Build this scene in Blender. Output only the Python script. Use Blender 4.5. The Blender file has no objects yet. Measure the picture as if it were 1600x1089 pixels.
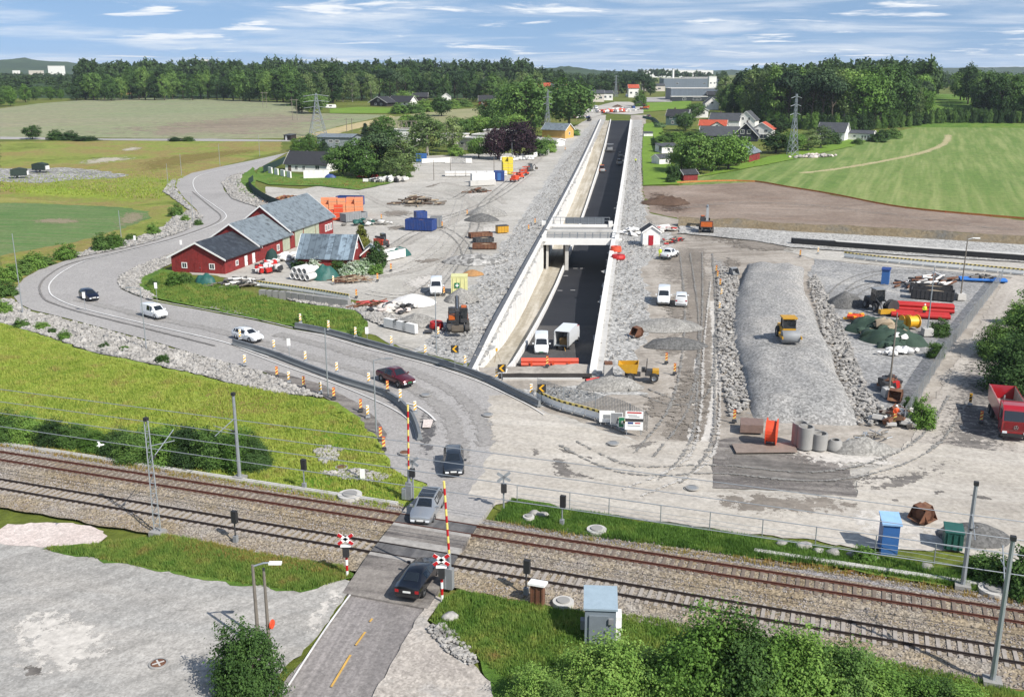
import bpy,bmesh,math,random
import numpy as np
from mathutils import Vector,Matrix,noise,Euler
R = math.radians
random.seed(7)
S = bpy.context.scene
COL = S.collection
# ---------------------------------------------------------------- camera, sky, sun, exposure
CAM_H,FPX,HOR = 34.0,1560.0,108.0
PITCH = math.atan((544.5 - HOR) / FPX)
cd = bpy.data.cameras.new('camera'); cam = bpy.data.objects.new('camera',cd); COL.objects.link(cam)
cam.location = (0,0,CAM_H); cam.rotation_euler = (math.pi / 2 - PITCH,0,0)
cd.sensor_width = 36; cd.lens = 36 * FPX / 1600; cd.clip_start = 0.5; cd.clip_end = 30000
S.camera = cam
SUN_EL = R(43); SUN_AZ = R(-44)                       # direction towards the sun
SUNV = Vector((math.cos(SUN_AZ) * math.cos(SUN_EL),math.sin(SUN_AZ) * math.cos(SUN_EL),math.sin(SUN_EL)))
W = bpy.data.worlds.new('World'); S.world = W; W.use_nodes = True
def world():
 nt = W.node_tree; n = nt.nodes; l = nt.links; n.clear()
 out = n.new('ShaderNodeOutputWorld'); bg = n.new('ShaderNodeBackground')
 sky = n.new('ShaderNodeTexSky'); sky.sky_type = 'NISHITA'; sky.sun_disc = False
 sky.sun_elevation = SUN_EL; sky.sun_rotation = math.atan2(SUNV.x,SUNV.y)
 sky.air_density = 1.0; sky.dust_density = 0.6; sky.ozone_density = 1.0
 bg.inputs['Strength'].default_value = 0.10
 tc = n.new('ShaderNodeTexCoord'); sep = n.new('ShaderNodeSeparateXYZ'); l.new(tc.outputs['Generated'],sep.inputs[0])
 def m(op,a,b):
  q = n.new('ShaderNodeMath'); q.operation = op
  for i,v in enumerate((a,b)):
   if isinstance(v,(int,float)): q.inputs[i].default_value = v
   else: l.new(v,q.inputs[i])
  return q.outputs[0]
 zz = m('ADD',m('MAXIMUM',sep.outputs[2],0.0),0.055)
 cx = m('DIVIDE',sep.outputs[0],zz); cy = m('DIVIDE',sep.outputs[1],zz)
 comb = n.new('ShaderNodeCombineXYZ'); l.new(cx,comb.inputs[0]); l.new(cy,comb.inputs[1])
 def cloud(scale,lo,hi,det,off,sx=1.0):
  mp = n.new('ShaderNodeMapping'); mp.inputs['Scale'].default_value = (sx,1,1); mp.inputs['Location'].default_value = off
  l.new(comb.outputs[0],mp.inputs[0])
  t = n.new('ShaderNodeTexNoise'); t.inputs['Scale'].default_value = scale; t.inputs['Detail'].default_value = det
  t.inputs['Roughness'].default_value = .6; t.inputs['Distortion'].default_value = .4; l.new(mp.outputs[0],t.inputs[0])
  r = n.new('ShaderNodeMapRange'); r.interpolation_type = 'SMOOTHSTEP'
  r.inputs[1].default_value = lo; r.inputs[2].default_value = hi; l.new(t.outputs[0],r.inputs[0]); return r.outputs[0]
 thin = m('MULTIPLY',cloud(.5,.42,.74,12,(3.1,1.7,0)),.8)
 puff = m('MULTIPLY',cloud(.9,.55,.66,12,(8.3,4.9,0),.8),.95)
 cov = m('MAXIMUM',thin,puff)
 mix = n.new('ShaderNodeMix'); mix.data_type = 'RGBA'; l.new(cov,mix.inputs[0])
 tint = n.new('ShaderNodeMix'); tint.data_type = 'RGBA'; tint.blend_type = 'MULTIPLY'; tint.inputs[0].default_value = 1
 l.new(sky.outputs[0],tint.inputs[6]); tint.inputs[7].default_value = (1.10,1.16,1.16,1)
 l.new(tint.outputs[2],mix.inputs[6])
 up = n.new('ShaderNodeVectorMath'); up.operation = 'ADD'; up.inputs[1].default_value = (0,0,.26); l.new(tc.outputs['Generated'],up.inputs[0])
 nm = n.new('ShaderNodeVectorMath'); nm.operation = 'NORMALIZE'; l.new(up.outputs[0],nm.inputs[0]); l.new(nm.outputs[0],sky.inputs[0]); mix.inputs[7].default_value = (7.2,7.4,7.6,1)
 l.new(mix.outputs[2],bg.inputs['Color']); l.new(bg.outputs[0],out.inputs[0])
world()
sd = bpy.data.lights.new('sun','SUN'); sd.energy = 4.7; sd.angle = R(.5); sd.color = (1,.955,.89)
sun = bpy.data.objects.new('sun',sd); COL.objects.link(sun); sun.location = (60,-60,90)
sun.rotation_euler = (-SUNV).to_track_quat('-Z','Y').to_euler()
S.view_settings.view_transform = 'Standard'; S.view_settings.look = 'None'; S.view_settings.exposure = 0.5; S.view_settings.gamma = 1
S.render.engine = 'CYCLES'
try:
 S.cycles.use_denoising = True; S.cycles.max_bounces = 6; S.cycles.transparent_max_bounces = 12; S.cycles.volume_bounces = 0
except Exception: pass
# ---------------------------------------------------------------- terrain height and pixel -> place
def sm(a,b,x):
 t = min(1.,max(0.,(x - a) / (b - a))); return t * t * (3 - 2 * t)
def T(Y):
 if Y <= 250: return 0.
 k = math.floor(Y / 25) * 25
 f = lambda q: 10 * sm(250,900,q)
 return f(k) + (f(k + 25) - f(k)) * (Y - k) / 25
def G(x,y,z=None):
 """the place on the terrain (or at height z) that the photograph shows at pixel x, y"""
 u = (x - 800) / FPX; v = (544.5 - y) / FPX
 a = math.cos(PITCH) + v * math.sin(PITCH); b = -math.sin(PITCH) + v * math.cos(PITCH)
 if z is not None:
  t = (z - CAM_H) / b; return Vector((u * t,a * t,z))
 lo,hi = 1.,6000.
 for _ in range(50):
  mid = (lo + hi) / 2
  if CAM_H + b / a * mid - T(mid) > 0: lo = mid
  else: hi = mid
 return Vector((u * lo / a,lo,T(lo)))
def GZ(x,y,z):                                     # a place z above the terrain
 g = G(x,y)
 for _ in range(4): g = G(x,y,T(g.y) + z)
 return g
# ---------------------------------------------------------------- materials
def col(h,k=1.0):
 h = h.lstrip('#'); v = [int(h[i:i + 2],16) / 255 for i in (0,2,4)]
 v = [c / 12.92 if c <= .04045 else ((c + .055) / 1.055) ** 2.4 for c in v]
 return (v[0] * k,v[1] * k,v[2] * k,1)
def base_mat(name):
 m = bpy.data.materials.new(name); m.use_nodes = True
 nt = m.node_tree; b = nt.nodes['Principled BSDF']
 return m,nt,b
def ramp(nt,fac,stops):
 r = nt.nodes.new('ShaderNodeValToRGB'); e = r.color_ramp.elements
 while len(e) < len(stops): e.new(.5)
 for i,(p,c) in enumerate(stops):
  e[i].position = p; e[i].color = c if len(c) == 4 else (*c,1)
 nt.links.new(fac,r.inputs[0]); return r.outputs[0]
def g3(v): return (v,v,v,1)
def nz(nt,vec,scale,det=4,rough=.55,dist=0.):
 t = nt.nodes.new('ShaderNodeTexNoise'); t.inputs['Scale'].default_value = scale; t.inputs['Detail'].default_value = det
 t.inputs['Roughness'].default_value = rough; t.inputs['Distortion'].default_value = dist
 nt.links.new(vec,t.inputs[0]); return t.outputs[0]
def mixc(nt,fac,a,b,blend='MIX'):
 q = nt.nodes.new('ShaderNodeMix'); q.data_type = 'RGBA'; q.blend_type = blend
 for i,v in ((0,fac),(6,a),(7,b)):
  if isinstance(v,(int,float)): q.inputs[i].default_value = v
  elif isinstance(v,tuple): q.inputs[i].default_value = v
  else: nt.links.new(v,q.inputs[i])
 return q.outputs[2]
def worldpos(nt,rot=0,scale=(1,1,1)):
 g = nt.nodes.new('ShaderNodeNewGeometry'); mp = nt.nodes.new('ShaderNodeMapping'); mp.vector_type = 'POINT'
 mp.inputs['Rotation'].default_value = (0,0,rot); mp.inputs['Scale'].default_value = scale
 nt.links.new(g.outputs['Position'],mp.inputs[0]); return mp.outputs[0]
def rotpos(nt,rot,scale):                          # rotate first, then stretch
 g = nt.nodes.new('ShaderNodeNewGeometry'); v = nt.nodes.new('ShaderNodeVectorRotate'); v.rotation_type = 'Z_AXIS'
 v.inputs['Angle'].default_value = rot; nt.links.new(g.outputs['Position'],v.inputs[0])
 mp = nt.nodes.new('ShaderNodeMapping'); mp.inputs['Scale'].default_value = scale; nt.links.new(v.outputs[0],mp.inputs[0]); return mp.outputs[0]
def bump(nt,b,h,strength,dist):
 q = nt.nodes.new('ShaderNodeBump'); q.inputs['Strength'].default_value = strength; q.inputs['Distance'].default_value = dist
 nt.links.new(h,q.inputs['Height']); nt.links.new(q.outputs[0],b.inputs['Normal'])
def vor(nt,vec,scale,out='Color'):
 t = nt.nodes.new('ShaderNodeTexVoronoi'); t.inputs['Scale'].default_value = scale; nt.links.new(vec,t.inputs[0])
 return t.outputs[out]
def bw(nt,c):
 q = nt.nodes.new('ShaderNodeRGBToBW'); nt.links.new(c,q.inputs[0]); return q.outputs[0]
def edge_alpha(nt,b,out,noise_fac):
 """ragged see-through border from the 'edge' attribute (0 at the rim, 1 inside)"""
 at = nt.nodes.new('ShaderNodeAttribute'); at.attribute_name = 'edge'
 ad = nt.nodes.new('ShaderNodeMath'); ad.operation = 'ADD'; nt.links.new(at.outputs['Fac'],ad.inputs[0])
 sc_ = nt.nodes.new('ShaderNodeMath'); sc_.operation = 'MULTIPLY_ADD'; nt.links.new(noise_fac,sc_.inputs[0]); sc_.inputs[1].default_value = 3.2; sc_.inputs[2].default_value = -1.6
 nt.links.new(sc_.outputs[0],ad.inputs[1])
 r = nt.nodes.new('ShaderNodeMapRange'); r.interpolation_type = 'SMOOTHSTEP'; r.inputs[1].default_value = .42; r.inputs[2].default_value = .50
 nt.links.new(ad.outputs[0],r.inputs[0]); nt.links.new(r.outputs[0],b.inputs['Alpha'])
MATS = {}
def ground(name,stops,big=.05,fine=3.,speck=None,bumps=.4,rough=.95,streak=None,soft=False,mid=.5,bdist=.08):
 """stops: colours run through by large patches; speck: (scale, low, high) stone-to-stone brightness;
 streak: (angle, across, along, colour, amount)"""
 if name in MATS: return MATS[name]
 m,nt,b = base_mat(name); P = worldpos(nt)
 n1 = nz(nt,P,big,6,.6,.6); n2 = nz(nt,P,mid,5,.65)
 a = nt.nodes.new('ShaderNodeMath'); a.operation = 'MULTIPLY_ADD'; nt.links.new(n2,a.inputs[0]); a.inputs[1].default_value = .5
 nt.links.new(n1,a.inputs[2])
 k = len(stops); c = ramp(nt,a.outputs[0],[(.52 + .46 * i / max(1,k - 1),s) for i,s in enumerate(stops)])
 if streak:
  for (ang,ac,al,sc_,am) in (streak if isinstance(streak,list) else [streak]):
   s = nz(nt,rotpos(nt,ang,(ac,al,1)),1.,3,.5,.3)
   f = ramp(nt,s,[(.42,g3(0)),(.62,g3(am))]); c = mixc(nt,f,c,sc_)
 f3 = nz(nt,P,fine,6,.7)
 c = mixc(nt,1.,c,ramp(nt,f3,[(.3,g3(.72)),(.7,g3(1.22))]),'MULTIPLY')
 h = f3
 if speck:
  v = bw(nt,vor(nt,P,speck[0])); c = mixc(nt,1.,c,ramp(nt,v,[(.15,g3(speck[1])),(.85,g3(speck[2]))]),'MULTIPLY'); h = v
 nt.links.new(c,b.inputs['Base Color']); b.inputs['Roughness'].default_value = rough; b.inputs['Specular IOR Level'].default_value = .2
 if bumps: bump(nt,b,h,bumps,bdist)
 if soft: edge_alpha(nt,b,None,nz(nt,P,(soft if isinstance(soft,float) else .9) * 1.6,9,.74))
 MATS[name] = m; return m
def paint(name,c,rough=.5,metal=0.,var=.12,scale=2.,dirt=None,spec=.5,coat=0.):
 """a made surface: one colour with slight wear and dirt in the thing's own space"""
 if name in MATS: return MATS[name]
 m,nt,b = base_mat(name)
 tc = nt.nodes.new('ShaderNodeTexCoord')
 n1 = nz(nt,tc.outputs['Object'],scale,6,.65)
 o = mixc(nt,1.,c,ramp(nt,n1,[(.3,g3(1 - var)),(.7,g3(1 + var * .6))]),'MULTIPLY')
 if dirt:
  n2 = nz(nt,tc.outputs['Object'],scale * .6,8,.7); o = mixc(nt,ramp(nt,n2,[(.5,g3(0)),(.72,g3(dirt[1]))]),o,dirt[0])
 nt.links.new(o,b.inputs['Base Color']); b.inputs['Roughness'].default_value = rough; b.inputs['Metallic'].default_value = metal
 b.inputs['Specular IOR Level'].default_value = spec
 if coat: b.inputs['Coat Weight'].default_value = coat; b.inputs['Coat Roughness'].default_value = .08
 MATS[name] = m; return m
def boards(name,c,c2,pitch,axis='X',rough=.8,depth=.02,var=.15,horiz=False):
 """boarding / seams repeating every pitch metres in the thing's own space"""
 if name in MATS: return MATS[name]
 m,nt,b = base_mat(name); tc = nt.nodes.new('ShaderNodeTexCoord')
 sp = nt.nodes.new('ShaderNodeSeparateXYZ'); nt.links.new(tc.outputs['Object'],sp.inputs[0])
 src = sp.outputs['Z'] if horiz else None
 if src is None:
  ad = nt.nodes.new('ShaderNodeMath'); ad.operation = 'ADD'
  nt.links.new(sp.outputs['X'],ad.inputs[0]); nt.links.new(sp.outputs['Y'],ad.inputs[1])
  src = {'X': sp.outputs['X'],'Y': sp.outputs['Y'],'XY': ad.outputs[0]}[axis]
 q = nt.nodes.new('ShaderNodeMath'); q.operation = 'DIVIDE'; nt.links.new(src,q.inputs[0]); q.inputs[1].default_value = pitch
 fr = nt.nodes.new('ShaderNodeMath'); fr.operation = 'FRACT'; nt.links.new(q.outputs[0],fr.inputs[0])
 fl = nt.nodes.new('ShaderNodeMath'); fl.operation = 'FLOOR'; nt.links.new(q.outputs[0],fl.inputs[0])
 wn = nt.nodes.new('ShaderNodeTexWhiteNoise'); wn.noise_dimensions = '1D'; nt.links.new(fl.outputs[0],wn.inputs['W'])
 n1 = nz(nt,tc.outputs['Object'],1.1,7,.7)
 o = mixc(nt,1.,c,ramp(nt,wn.outputs[0],[(0.,g3(1 - var)),(1.,g3(1 + var))]),'MULTIPLY')
 o = mixc(nt,ramp(nt,n1,[(.48,g3(0)),(.66,g3(.85))]),o,c2)
 gap = ramp(nt,fr.outputs[0],[(0.,g3(.55)),(.12,g3(1)),(.95,g3(1)),(1.,g3(.6))])
 o = mixc(nt,1.,o,gap,'MULTIPLY'); nt.links.new(o,b.inputs['Base Color'])
 b.inputs['Roughness'].default_value = rough; bump(nt,b,gap,.6,depth)
 MATS[name] = m; return m
# ---------------------------------------------------------------- mesh collector
class MB:
 def __init__(s): s.v = []; s.f = []
 def add(s,vs,fs):
  o = len(s.v); s.v += [tuple(q) for q in vs]; s.f += [tuple(i + o for i in f) for f in fs]; return s
 def box(s,c,d,rz=0,taper=1.,rx=0,ry=0):
  x,y,z = d[0] / 2,d[1] / 2,d[2] / 2
  vs = [Vector((a * x * (taper if cc > 0 else 1),b_ * y * (taper if cc > 0 else 1),cc * z)) for cc in (-1,1) for a,b_ in ((-1,-1),(1,-1),(1,1),(-1,1))]
  M = Euler((rx,ry,rz)).to_matrix(); vs = [M @ q + Vector(c) for q in vs]
  return s.add(vs,[(3,2,1,0),(4,5,6,7),(0,1,5,4),(1,2,6,5),(2,3,7,6),(3,0,4,7)])
 def tube(s,pts,r,n=8,cap=True):
  pts = [Vector(p) for p in pts]; rr = r if isinstance(r,(list,tuple)) else [r] * len(pts); vs = []; fs = []
  up = None
  for i,p in enumerate(pts):
   d = (pts[min(i + 1,len(pts) - 1)] - pts[max(i - 1,0)]).normalized()
   if up is None: up = Vector((0,0,1)) if abs(d.z) < .9 else Vector((1,0,0))
   a = d.cross(up).normalized(); b = a.cross(d).normalized(); up = b
   vs += [p + (a * math.cos(2 * math.pi * k / n) + b * math.sin(2 * math.pi * k / n)) * rr[i] for k in range(n)]
  for i in range(len(pts) - 1):
   for k in range(n):
    fs.append((i * n + k,i * n + (k + 1) % n,(i + 1) * n + (k + 1) % n,(i + 1) * n + k))
  if cap: fs += [tuple(range(n - 1,-1,-1)),tuple(range((len(pts) - 1) * n,len(pts) * n))]
  return s.add(vs,fs)
 def prism(s,prof,a,b,axis='Y'):
  """prof: outline in the plane across axis; swept from a to b"""
  n = len(prof); vs = []
  for t in (a,b):
   for (u,w) in prof:
    vs.append((u,t,w) if axis == 'Y' else (t,u,w) if axis == 'X' else (u,w,t))
  fs = [(i,(i + 1) % n,n + (i + 1) % n,n + i) for i in range(n)] + [tuple(range(n - 1,-1,-1)),tuple(range(n,2 * n))]
  return s.add(vs,fs)
 def lathe(s,prof,c=(0,0,0),n=16,axis='Z'):
  vs = []; fs = []; m = len(prof)
  for k in range(n):
   a = 2 * math.pi * k / n
   for (r,h) in prof:
    q = (r * math.cos(a),r * math.sin(a),h)
    if axis == 'Y': q = (q[0],q[2],q[1])
    if axis == 'X': q = (q[2],q[0],q[1])
    vs.append((q[0] + c[0],q[1] + c[1],q[2] + c[2]))
  for k in range(n):
   for i in range(m - 1):
    a,b_ = k * m + i,((k + 1) % n) * m + i; fs.append((a,b_,b_ + 1,a + 1))
  return s.add(vs,fs)
 def rock(s,c,d,seed=0,sub=1):
  bm = bmesh.new(); bmesh.ops.create_icosphere(bm,subdivisions=sub,radius=.5)
  off = Vector((seed * 1.7,seed * .9,seed * 2.3))
  vs = [Vector(c) + Vector((q.co.x * d[0],q.co.y * d[1],q.co.z * d[2])) * (1 + .55 * noise.noise(q.co * 2.3 + off)) for q in bm.verts]
  fs = [tuple(w.index for w in f.verts) for f in bm.faces]; bm.free(); return s.add(vs,fs)
 def build(s,name,mat,parent=None,smooth=None,loc=None,rz=0,recalc=True):
  me = bpy.data.meshes.new(name); me.from_pydata(s.v,[],s.f)
  if recalc:
   bm = bmesh.new(); bm.from_mesh(me); bmesh.ops.recalc_face_normals(bm,faces=bm.faces); bm.to_mesh(me); bm.free()
  if smooth:
   for p in me.polygons: p.use_smooth = True
   me.set_sharp_from_angle(angle=R(smooth))
  return link(name,me,mat,parent,loc,rz)
def link(name,me,mat,parent=None,loc=None,rz=0):
 if mat is not None:
  for q in (mat if isinstance(mat,(list,tuple)) else [mat]): me.materials.append(q)
 o = bpy.data.objects.new(name,me); COL.objects.link(o)
 if parent is not None: o.parent = parent
 if loc is not None: o.location = loc
 o.rotation_euler[2] = rz
 return o
def tag(o,label,cat,group=None):
 o['label'] = label; o['category'] = cat
 if group: o['group'] = group
 return o
def thing(name,label,cat,loc,rz=0,group=None):
 o = bpy.data.objects.new(name,None); COL.objects.link(o); o.empty_display_size = .3
 o.location = loc; o.rotation_euler = (0,0,rz); return tag(o,label,cat,group)
def structure(o): o['kind'] = 'structure'; return o
def stuff(o): o['kind'] = 'stuff'; return o
KIDS = {}
def dup(root,loc,rz=None,label=None,group=None,scale=None,name=None):
 def cp(o,parent=None):
  c = o.copy(); COL.objects.link(c)
  if parent is not None: c.parent = parent
  for ch in o.children: cp(ch,c)
  return c
 c = cp(root); c.location = loc
 if rz is not None: c.rotation_euler = (0,0,rz)
 if scale: c.scale = scale if isinstance(scale,(tuple,list)) else (scale,) * 3
 if label: c['label'] = label
 if group: c['group'] = group
 return c
def heading(a,b): return math.atan2(b[1] - a[1],b[0] - a[0])
ORD = ['first','second','third','fourth','fifth','sixth','seventh','eighth','ninth','tenth','eleventh','twelfth','thirteenth','fourteenth','fifteenth','sixteenth','seventeenth','eighteenth','nineteenth','twentieth','twenty-first','twenty-second','twenty-third','twenty-fourth','twenty-fifth','twenty-sixth','twenty-seventh','twenty-eighth']
# ---------------------------------------------------------------- ground sheets
def resample(pts,smooth,jit,closed=True,seed=0,stepk=140.):
 pts = [Vector((p[0],p[1])) for p in pts]; n = len(pts); out = []
 for i in range(n if closed else n - 1):
  p0,p1,p2,p3 = pts[(i - 1) % n],pts[i],pts[(i + 1) % n],pts[(i + 2) % n]
  if not closed: p0 = pts[max(i - 1,0)]; p3 = pts[min(i + 2,n - 1)]
  L = (p2 - p1).length; step = max(.5,p1.y / stepk); k = max(1,int(L / step)); k = min(k,160)
  if not smooth and not jit: k = 1
  for j in range(k):
   t = j / k
   q = p1.lerp(p2,t) if not smooth else .5 * ((2 * p1) + (p2 - p0) * t + (2 * p0 - 5 * p1 + 4 * p2 - p3) * t * t + (3 * p1 - p0 - 3 * p2 + p3) * t ** 3)
   if jit:
    s = .35 / max(.6,jit)
    q = q + Vector((noise.noise(Vector((q.x * s,q.y * s,seed))),noise.noise(Vector((q.x * s,q.y * s,seed + 9))))) * jit * 1.3 \
     + Vector((noise.noise(Vector((q.x * s * 4,q.y * s * 4,seed + 3))),noise.noise(Vector((q.x * s * 4,q.y * s * 4,seed + 5))))) * jit * .5
   out.append(q)
 if not closed: out.append(pts[-1])
 return out
LAYER = [0]; LAYER_H = .0016
def drape(bm,off,zf=None):
 ys = [v.co.y for v in bm.verts]; lo,hi = min(ys),max(ys)
 y = max(250,math.ceil(lo / 25) * 25)
 while y < min(hi,925):
  bmesh.ops.bisect_plane(bm,geom=bm.verts[:] + bm.edges[:] + bm.faces[:],plane_co=(0,y,0),plane_no=(0,1,0)); y += 25
 bmesh.ops.triangulate(bm,faces=bm.faces[:])
 for v in bm.verts: v.co.z = T(v.co.y) + off
def sheet(name,pix,mat,jit=0.,smooth=False,worldpts=False,off=None,seed=1,kind='structure'):
 LAYER[0] += 1
 off = LAYER_H * LAYER[0] if off is None else off
 pts = [Vector(p[:2]) for p in pix] if worldpts else [G(*p) for p in pix]
 pts = resample(pts,smooth,jit,True,seed)
 bm = bmesh.new(); bm.faces.new([bm.verts.new((p.x,p.y,0)) for p in pts]); drape(bm,off)
 bmesh.ops.recalc_face_normals(bm,faces=bm.faces)
 if sum(f.normal.z for f in bm.faces) < 0: bmesh.ops.reverse_faces(bm,faces=bm.faces)
 me = bpy.data.meshes.new(name); bm.to_mesh(me); bm.free()
 o = link(name,me,mat); o['kind'] = kind; return o
def seg_dist(q,pts):
 a = np.array([p[:2] for p in pts]); b = np.roll(a,-1,0); d = b - a; L = (d * d).sum(1) + 1e-9
 t = np.clip(((q[:,None,:] - a[None]) * d[None]).sum(2) / L[None],0,1)
 return np.sqrt((((a[None] + t[...,None] * d[None]) - q[:,None,:]) ** 2).sum(2)).min(1)
def inside(q,pts):
 a = np.array([p[:2] for p in pts]); b = np.roll(a,-1,0); x,y = q[:,0:1],q[:,1:2]
 c = ((a[:,1] > y) != (b[:,1] > y)) & (x < (b[:,0] - a[:,0]) * (y - a[:,1]) / (b[:,1] - a[:,1] + 1e-12) + a[:,0])
 return c.sum(1) % 2 == 1
def soft(name,pix,mat,jit=.6,rings=None,worldpts=False,seed=2,smooth=True,fade=.8):
 """a patch with a ragged rim that fades out over the ground below it"""
 from mathutils.geometry import delaunay_2d_cdt
 LAYER[0] += 1; off = LAYER_H * LAYER[0]
 pts = [Vector(p[:2]) for p in pix] if worldpts else [Vector(G(*p)[:2]) for p in pix]
 pts = resample(pts,smooth,0,True,seed,60.)
 A = np.array([p[:2] for p in pts]); lo,hi = A.min(0),A.max(0)
 area = abs(np.dot(A[:,0],np.roll(A[:,1],-1)) - np.dot(A[:,1],np.roll(A[:,0],-1))) / 2
 per = np.sqrt(((A - np.roll(A,-1,0)) ** 2).sum(1)).sum()
 w = fade * 2 * area / per                                  # half the mean breadth
 st = max(w * .45,math.sqrt(area) / 40)
 gx,gy = np.meshgrid(np.arange(lo[0],hi[0],st),np.arange(lo[1],hi[1],st)); q = np.stack([gx.ravel(),gy.ravel()],1)
 q = q[inside(q,pts)]; q = q[seg_dist(q,pts) > st * .45] if len(q) else q
 vs2 = [Vector(p) for p in pts] + [Vector(p) for p in q.tolist()]; n = len(pts)
 r = delaunay_2d_cdt(vs2,[],[list(range(n))],1,1e-5)
 V = np.array([p[:2] for p in r[0]]); at = np.clip(seg_dist(V,pts) / max(w,1e-3),0,1)
 fs = [tuple(f) if (V[f[1]] - V[f[0]])[0] * (V[f[2]] - V[f[0]])[1] - (V[f[1]] - V[f[0]])[1] * (V[f[2]] - V[f[0]])[0] > 0 else tuple(f[::-1]) for f in r[2]]
 me = bpy.data.meshes.new(name); me.from_pydata([(x,y,T(y) + off) for x,y in V.tolist()],[],fs)
 a = me.attributes.new('edge','FLOAT','POINT'); a.data.foreach_set('value',at.astype(np.float32))
 return structure(link(name,me,mat))
def band(name,pix,width,mat,soft_edge=True,jit=0.,off=None,worldpts=False,smooth=True,kind='structure',wends=None,emax=1.):
 """a strip along a line: markings, tracks, verges"""
 LAYER[0] += 1; off = LAYER_H * LAYER[0] if off is None else off
 pts = [Vector(p[:2]) for p in pix] if worldpts else [Vector(G(*p)[:2]) for p in pix]
 pts = resample(pts,smooth,0,False) if smooth else resample(pts,False,.0001,False); n = len(pts); vs = []; fs = []; at = []
 for i,p in enumerate(pts):
  d = (pts[min(i + 1,n - 1)] - pts[max(i - 1,0)]).normalized(); nn = Vector((-d.y,d.x)); w = width / 2
  if wends: w = (wends[0] + (wends[1] - wends[0]) * i / (n - 1)) / 2
  w *= 1 + jit * noise.noise(Vector((p.x * .2,p.y * .2,4)))
  for s,e in ((-1,0.),(-.5,.6),(0,1.),(.5,.6),(1,0.)):
   q = p + nn * w * s; vs.append((q.x,q.y,T(q.y) + off)); at.append(e * emax if 0 < i < n - 1 else 0.)
  if i:
   a,b = (i - 1) * 5,i * 5
   for k in range(4): fs.append((a + k,a + k + 1,b + k + 1,b + k)[::-1])
 me = bpy.data.meshes.new(name); me.from_pydata(vs,[],fs)
 if soft_edge:
  a = me.attributes.new('edge','FLOAT','POINT'); a.data.foreach_set('value',at)
 o = link(name,me,mat); o['kind'] = kind; return o
# ================================================================ GROUND, ROADS, FIELDS
M_rough = ground('rough_grass',[col('#5f6b2a',.5),col('#7d8a38',.55),col('#8b8450',.6)],big=.02,fine=.9,bumps=.8,bdist=.4)
M_lime = ground('lime_grass',[col('#6f8c34',.62),col('#8ea63e',.66),col('#a2b44c',.68),col('#a4aa56',.66)],big=.07,fine=1.6,mid=.35,bumps=1.,bdist=.35)
M_green = ground('green_grass',[col('#54782c',.6),col('#6c9038',.62),col('#8c9c4c',.64)],big=.12,fine=1.8,mid=.4,bumps=1.,bdist=.3)
M_dry = ground('dry_grass',[col('#8a6a3a',.62),col('#9c8444',.65),col('#7d8434',.60)],big=.09,fine=2.2,mid=.6,bumps=1.,bdist=.25)
M_wild = ground('wild_meadow',[col('#6d7a2c',.60),col('#94a04a',.66),col('#a08e58',.66),col('#8f9a40',.64)],big=.018,fine=.7,mid=.12,bumps=.8,bdist=.5)
M_crop = ground('crop_rows',[col('#4d7a3a',.6),col('#648c48',.62),col('#7f9560',.62)],big=.02,fine=1.2,mid=.2,bumps=.4,streak=(R(12),.06,1.3,col('#94936c',.6),.6))
M_field = ground('pale_field',[col('#90a074',.62),col('#9fa67c',.64),col('#a9a284',.66)],big=.006,fine=.3,mid=.05,bumps=.2,
    streak=[(R(-20),.008,.22,col('#a89f88',.64),.75),(R(-20),.02,.8,col('#86966a',.6),.4)])
M_plough = ground('ploughed_field',[col('#9c8c7a',.62),col('#a39480',.62),col('#a99c88',.64)],big=.01,fine=.3,mid=.06,bumps=.2,soft=.06,
    streak=[(R(-20),.008,.16,col('#877868',.6),.6),(R(-20),.01,.5,col('#a9a88a',.64),.4)])
M_meadow = ground('sown_field',[col('#6c8a44',.6),col('#7e964e',.62),col('#909e5c',.62)],big=.012,fine=.6,mid=.1,bumps=.3,
    streak=[(R(22),.3,.012,col('#a8b070',.66),.6),(R(22),.8,.03,col('#6e9040',.6),.45)])
M_soil = ground('bare_soil',[col('#8a7466',.62),col('#a39080',.66),col('#b3a294',.68)],big=.05,fine=1.1,mid=.3,bumps=.7,bdist=.2,streak=[(R(8),.05,.9,col('#95887c',.62),.7)])
M_cutbank = ground('cut_bank',[col('#7a6a52',.6),col('#998a70',.64),col('#7e7c76',.6)],big=.08,fine=1.6,mid=.5,bumps=1.,bdist=.4)
M_yard = ground('dusty_gravel',[col('#aca89f',.64),col('#c3beb5',.68),col('#d0cbc3',.71)],big=.03,fine=1.4,mid=.18,bumps=.5,bdist=.08,streak=[(R(60),.06,.35,col('#b6b0a5',.66),.35),(R(-15),.08,.4,col('#d8d3c8',.72),.3)])
M_yard_brown = ground('brownish_gravel',[col('#a0968a',.62),col('#b5aca0',.66),col('#c8c0b4',.70)],big=.04,fine=1.6,mid=.25,bumps=.5,bdist=.08,streak=[(R(0),.3,.03,col('#948a7e',.6),.5),(R(-15),.08,.5,col('#d2cabf',.7),.4)])
M_crush = ground('crushed_stone',[col('#b0aeaa',.62),col('#c0beb9',.66),col('#c6c3bd',.66)],big=.07,fine=1.6,mid=.4,speck=(3.4,.55,1.4),bumps=.6,bdist=.1)
M_crush_light = ground('pale_crushed_stone',[col('#a3a29f',.60),col('#b2b0ac',.63),col('#bab6b0',.65)],big=.1,fine=2.5,mid=.6,speck=(5.,.62,1.3),bumps=.5,bdist=.06)
M_rubble = ground('coarse_rubble',[col('#94928e',.58),col('#aeaca8',.62),col('#c2bfba',.66)],big=.09,fine=1.,mid=.5,speck=(1.5,.45,1.55),bumps=1.,bdist=.4)
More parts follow.
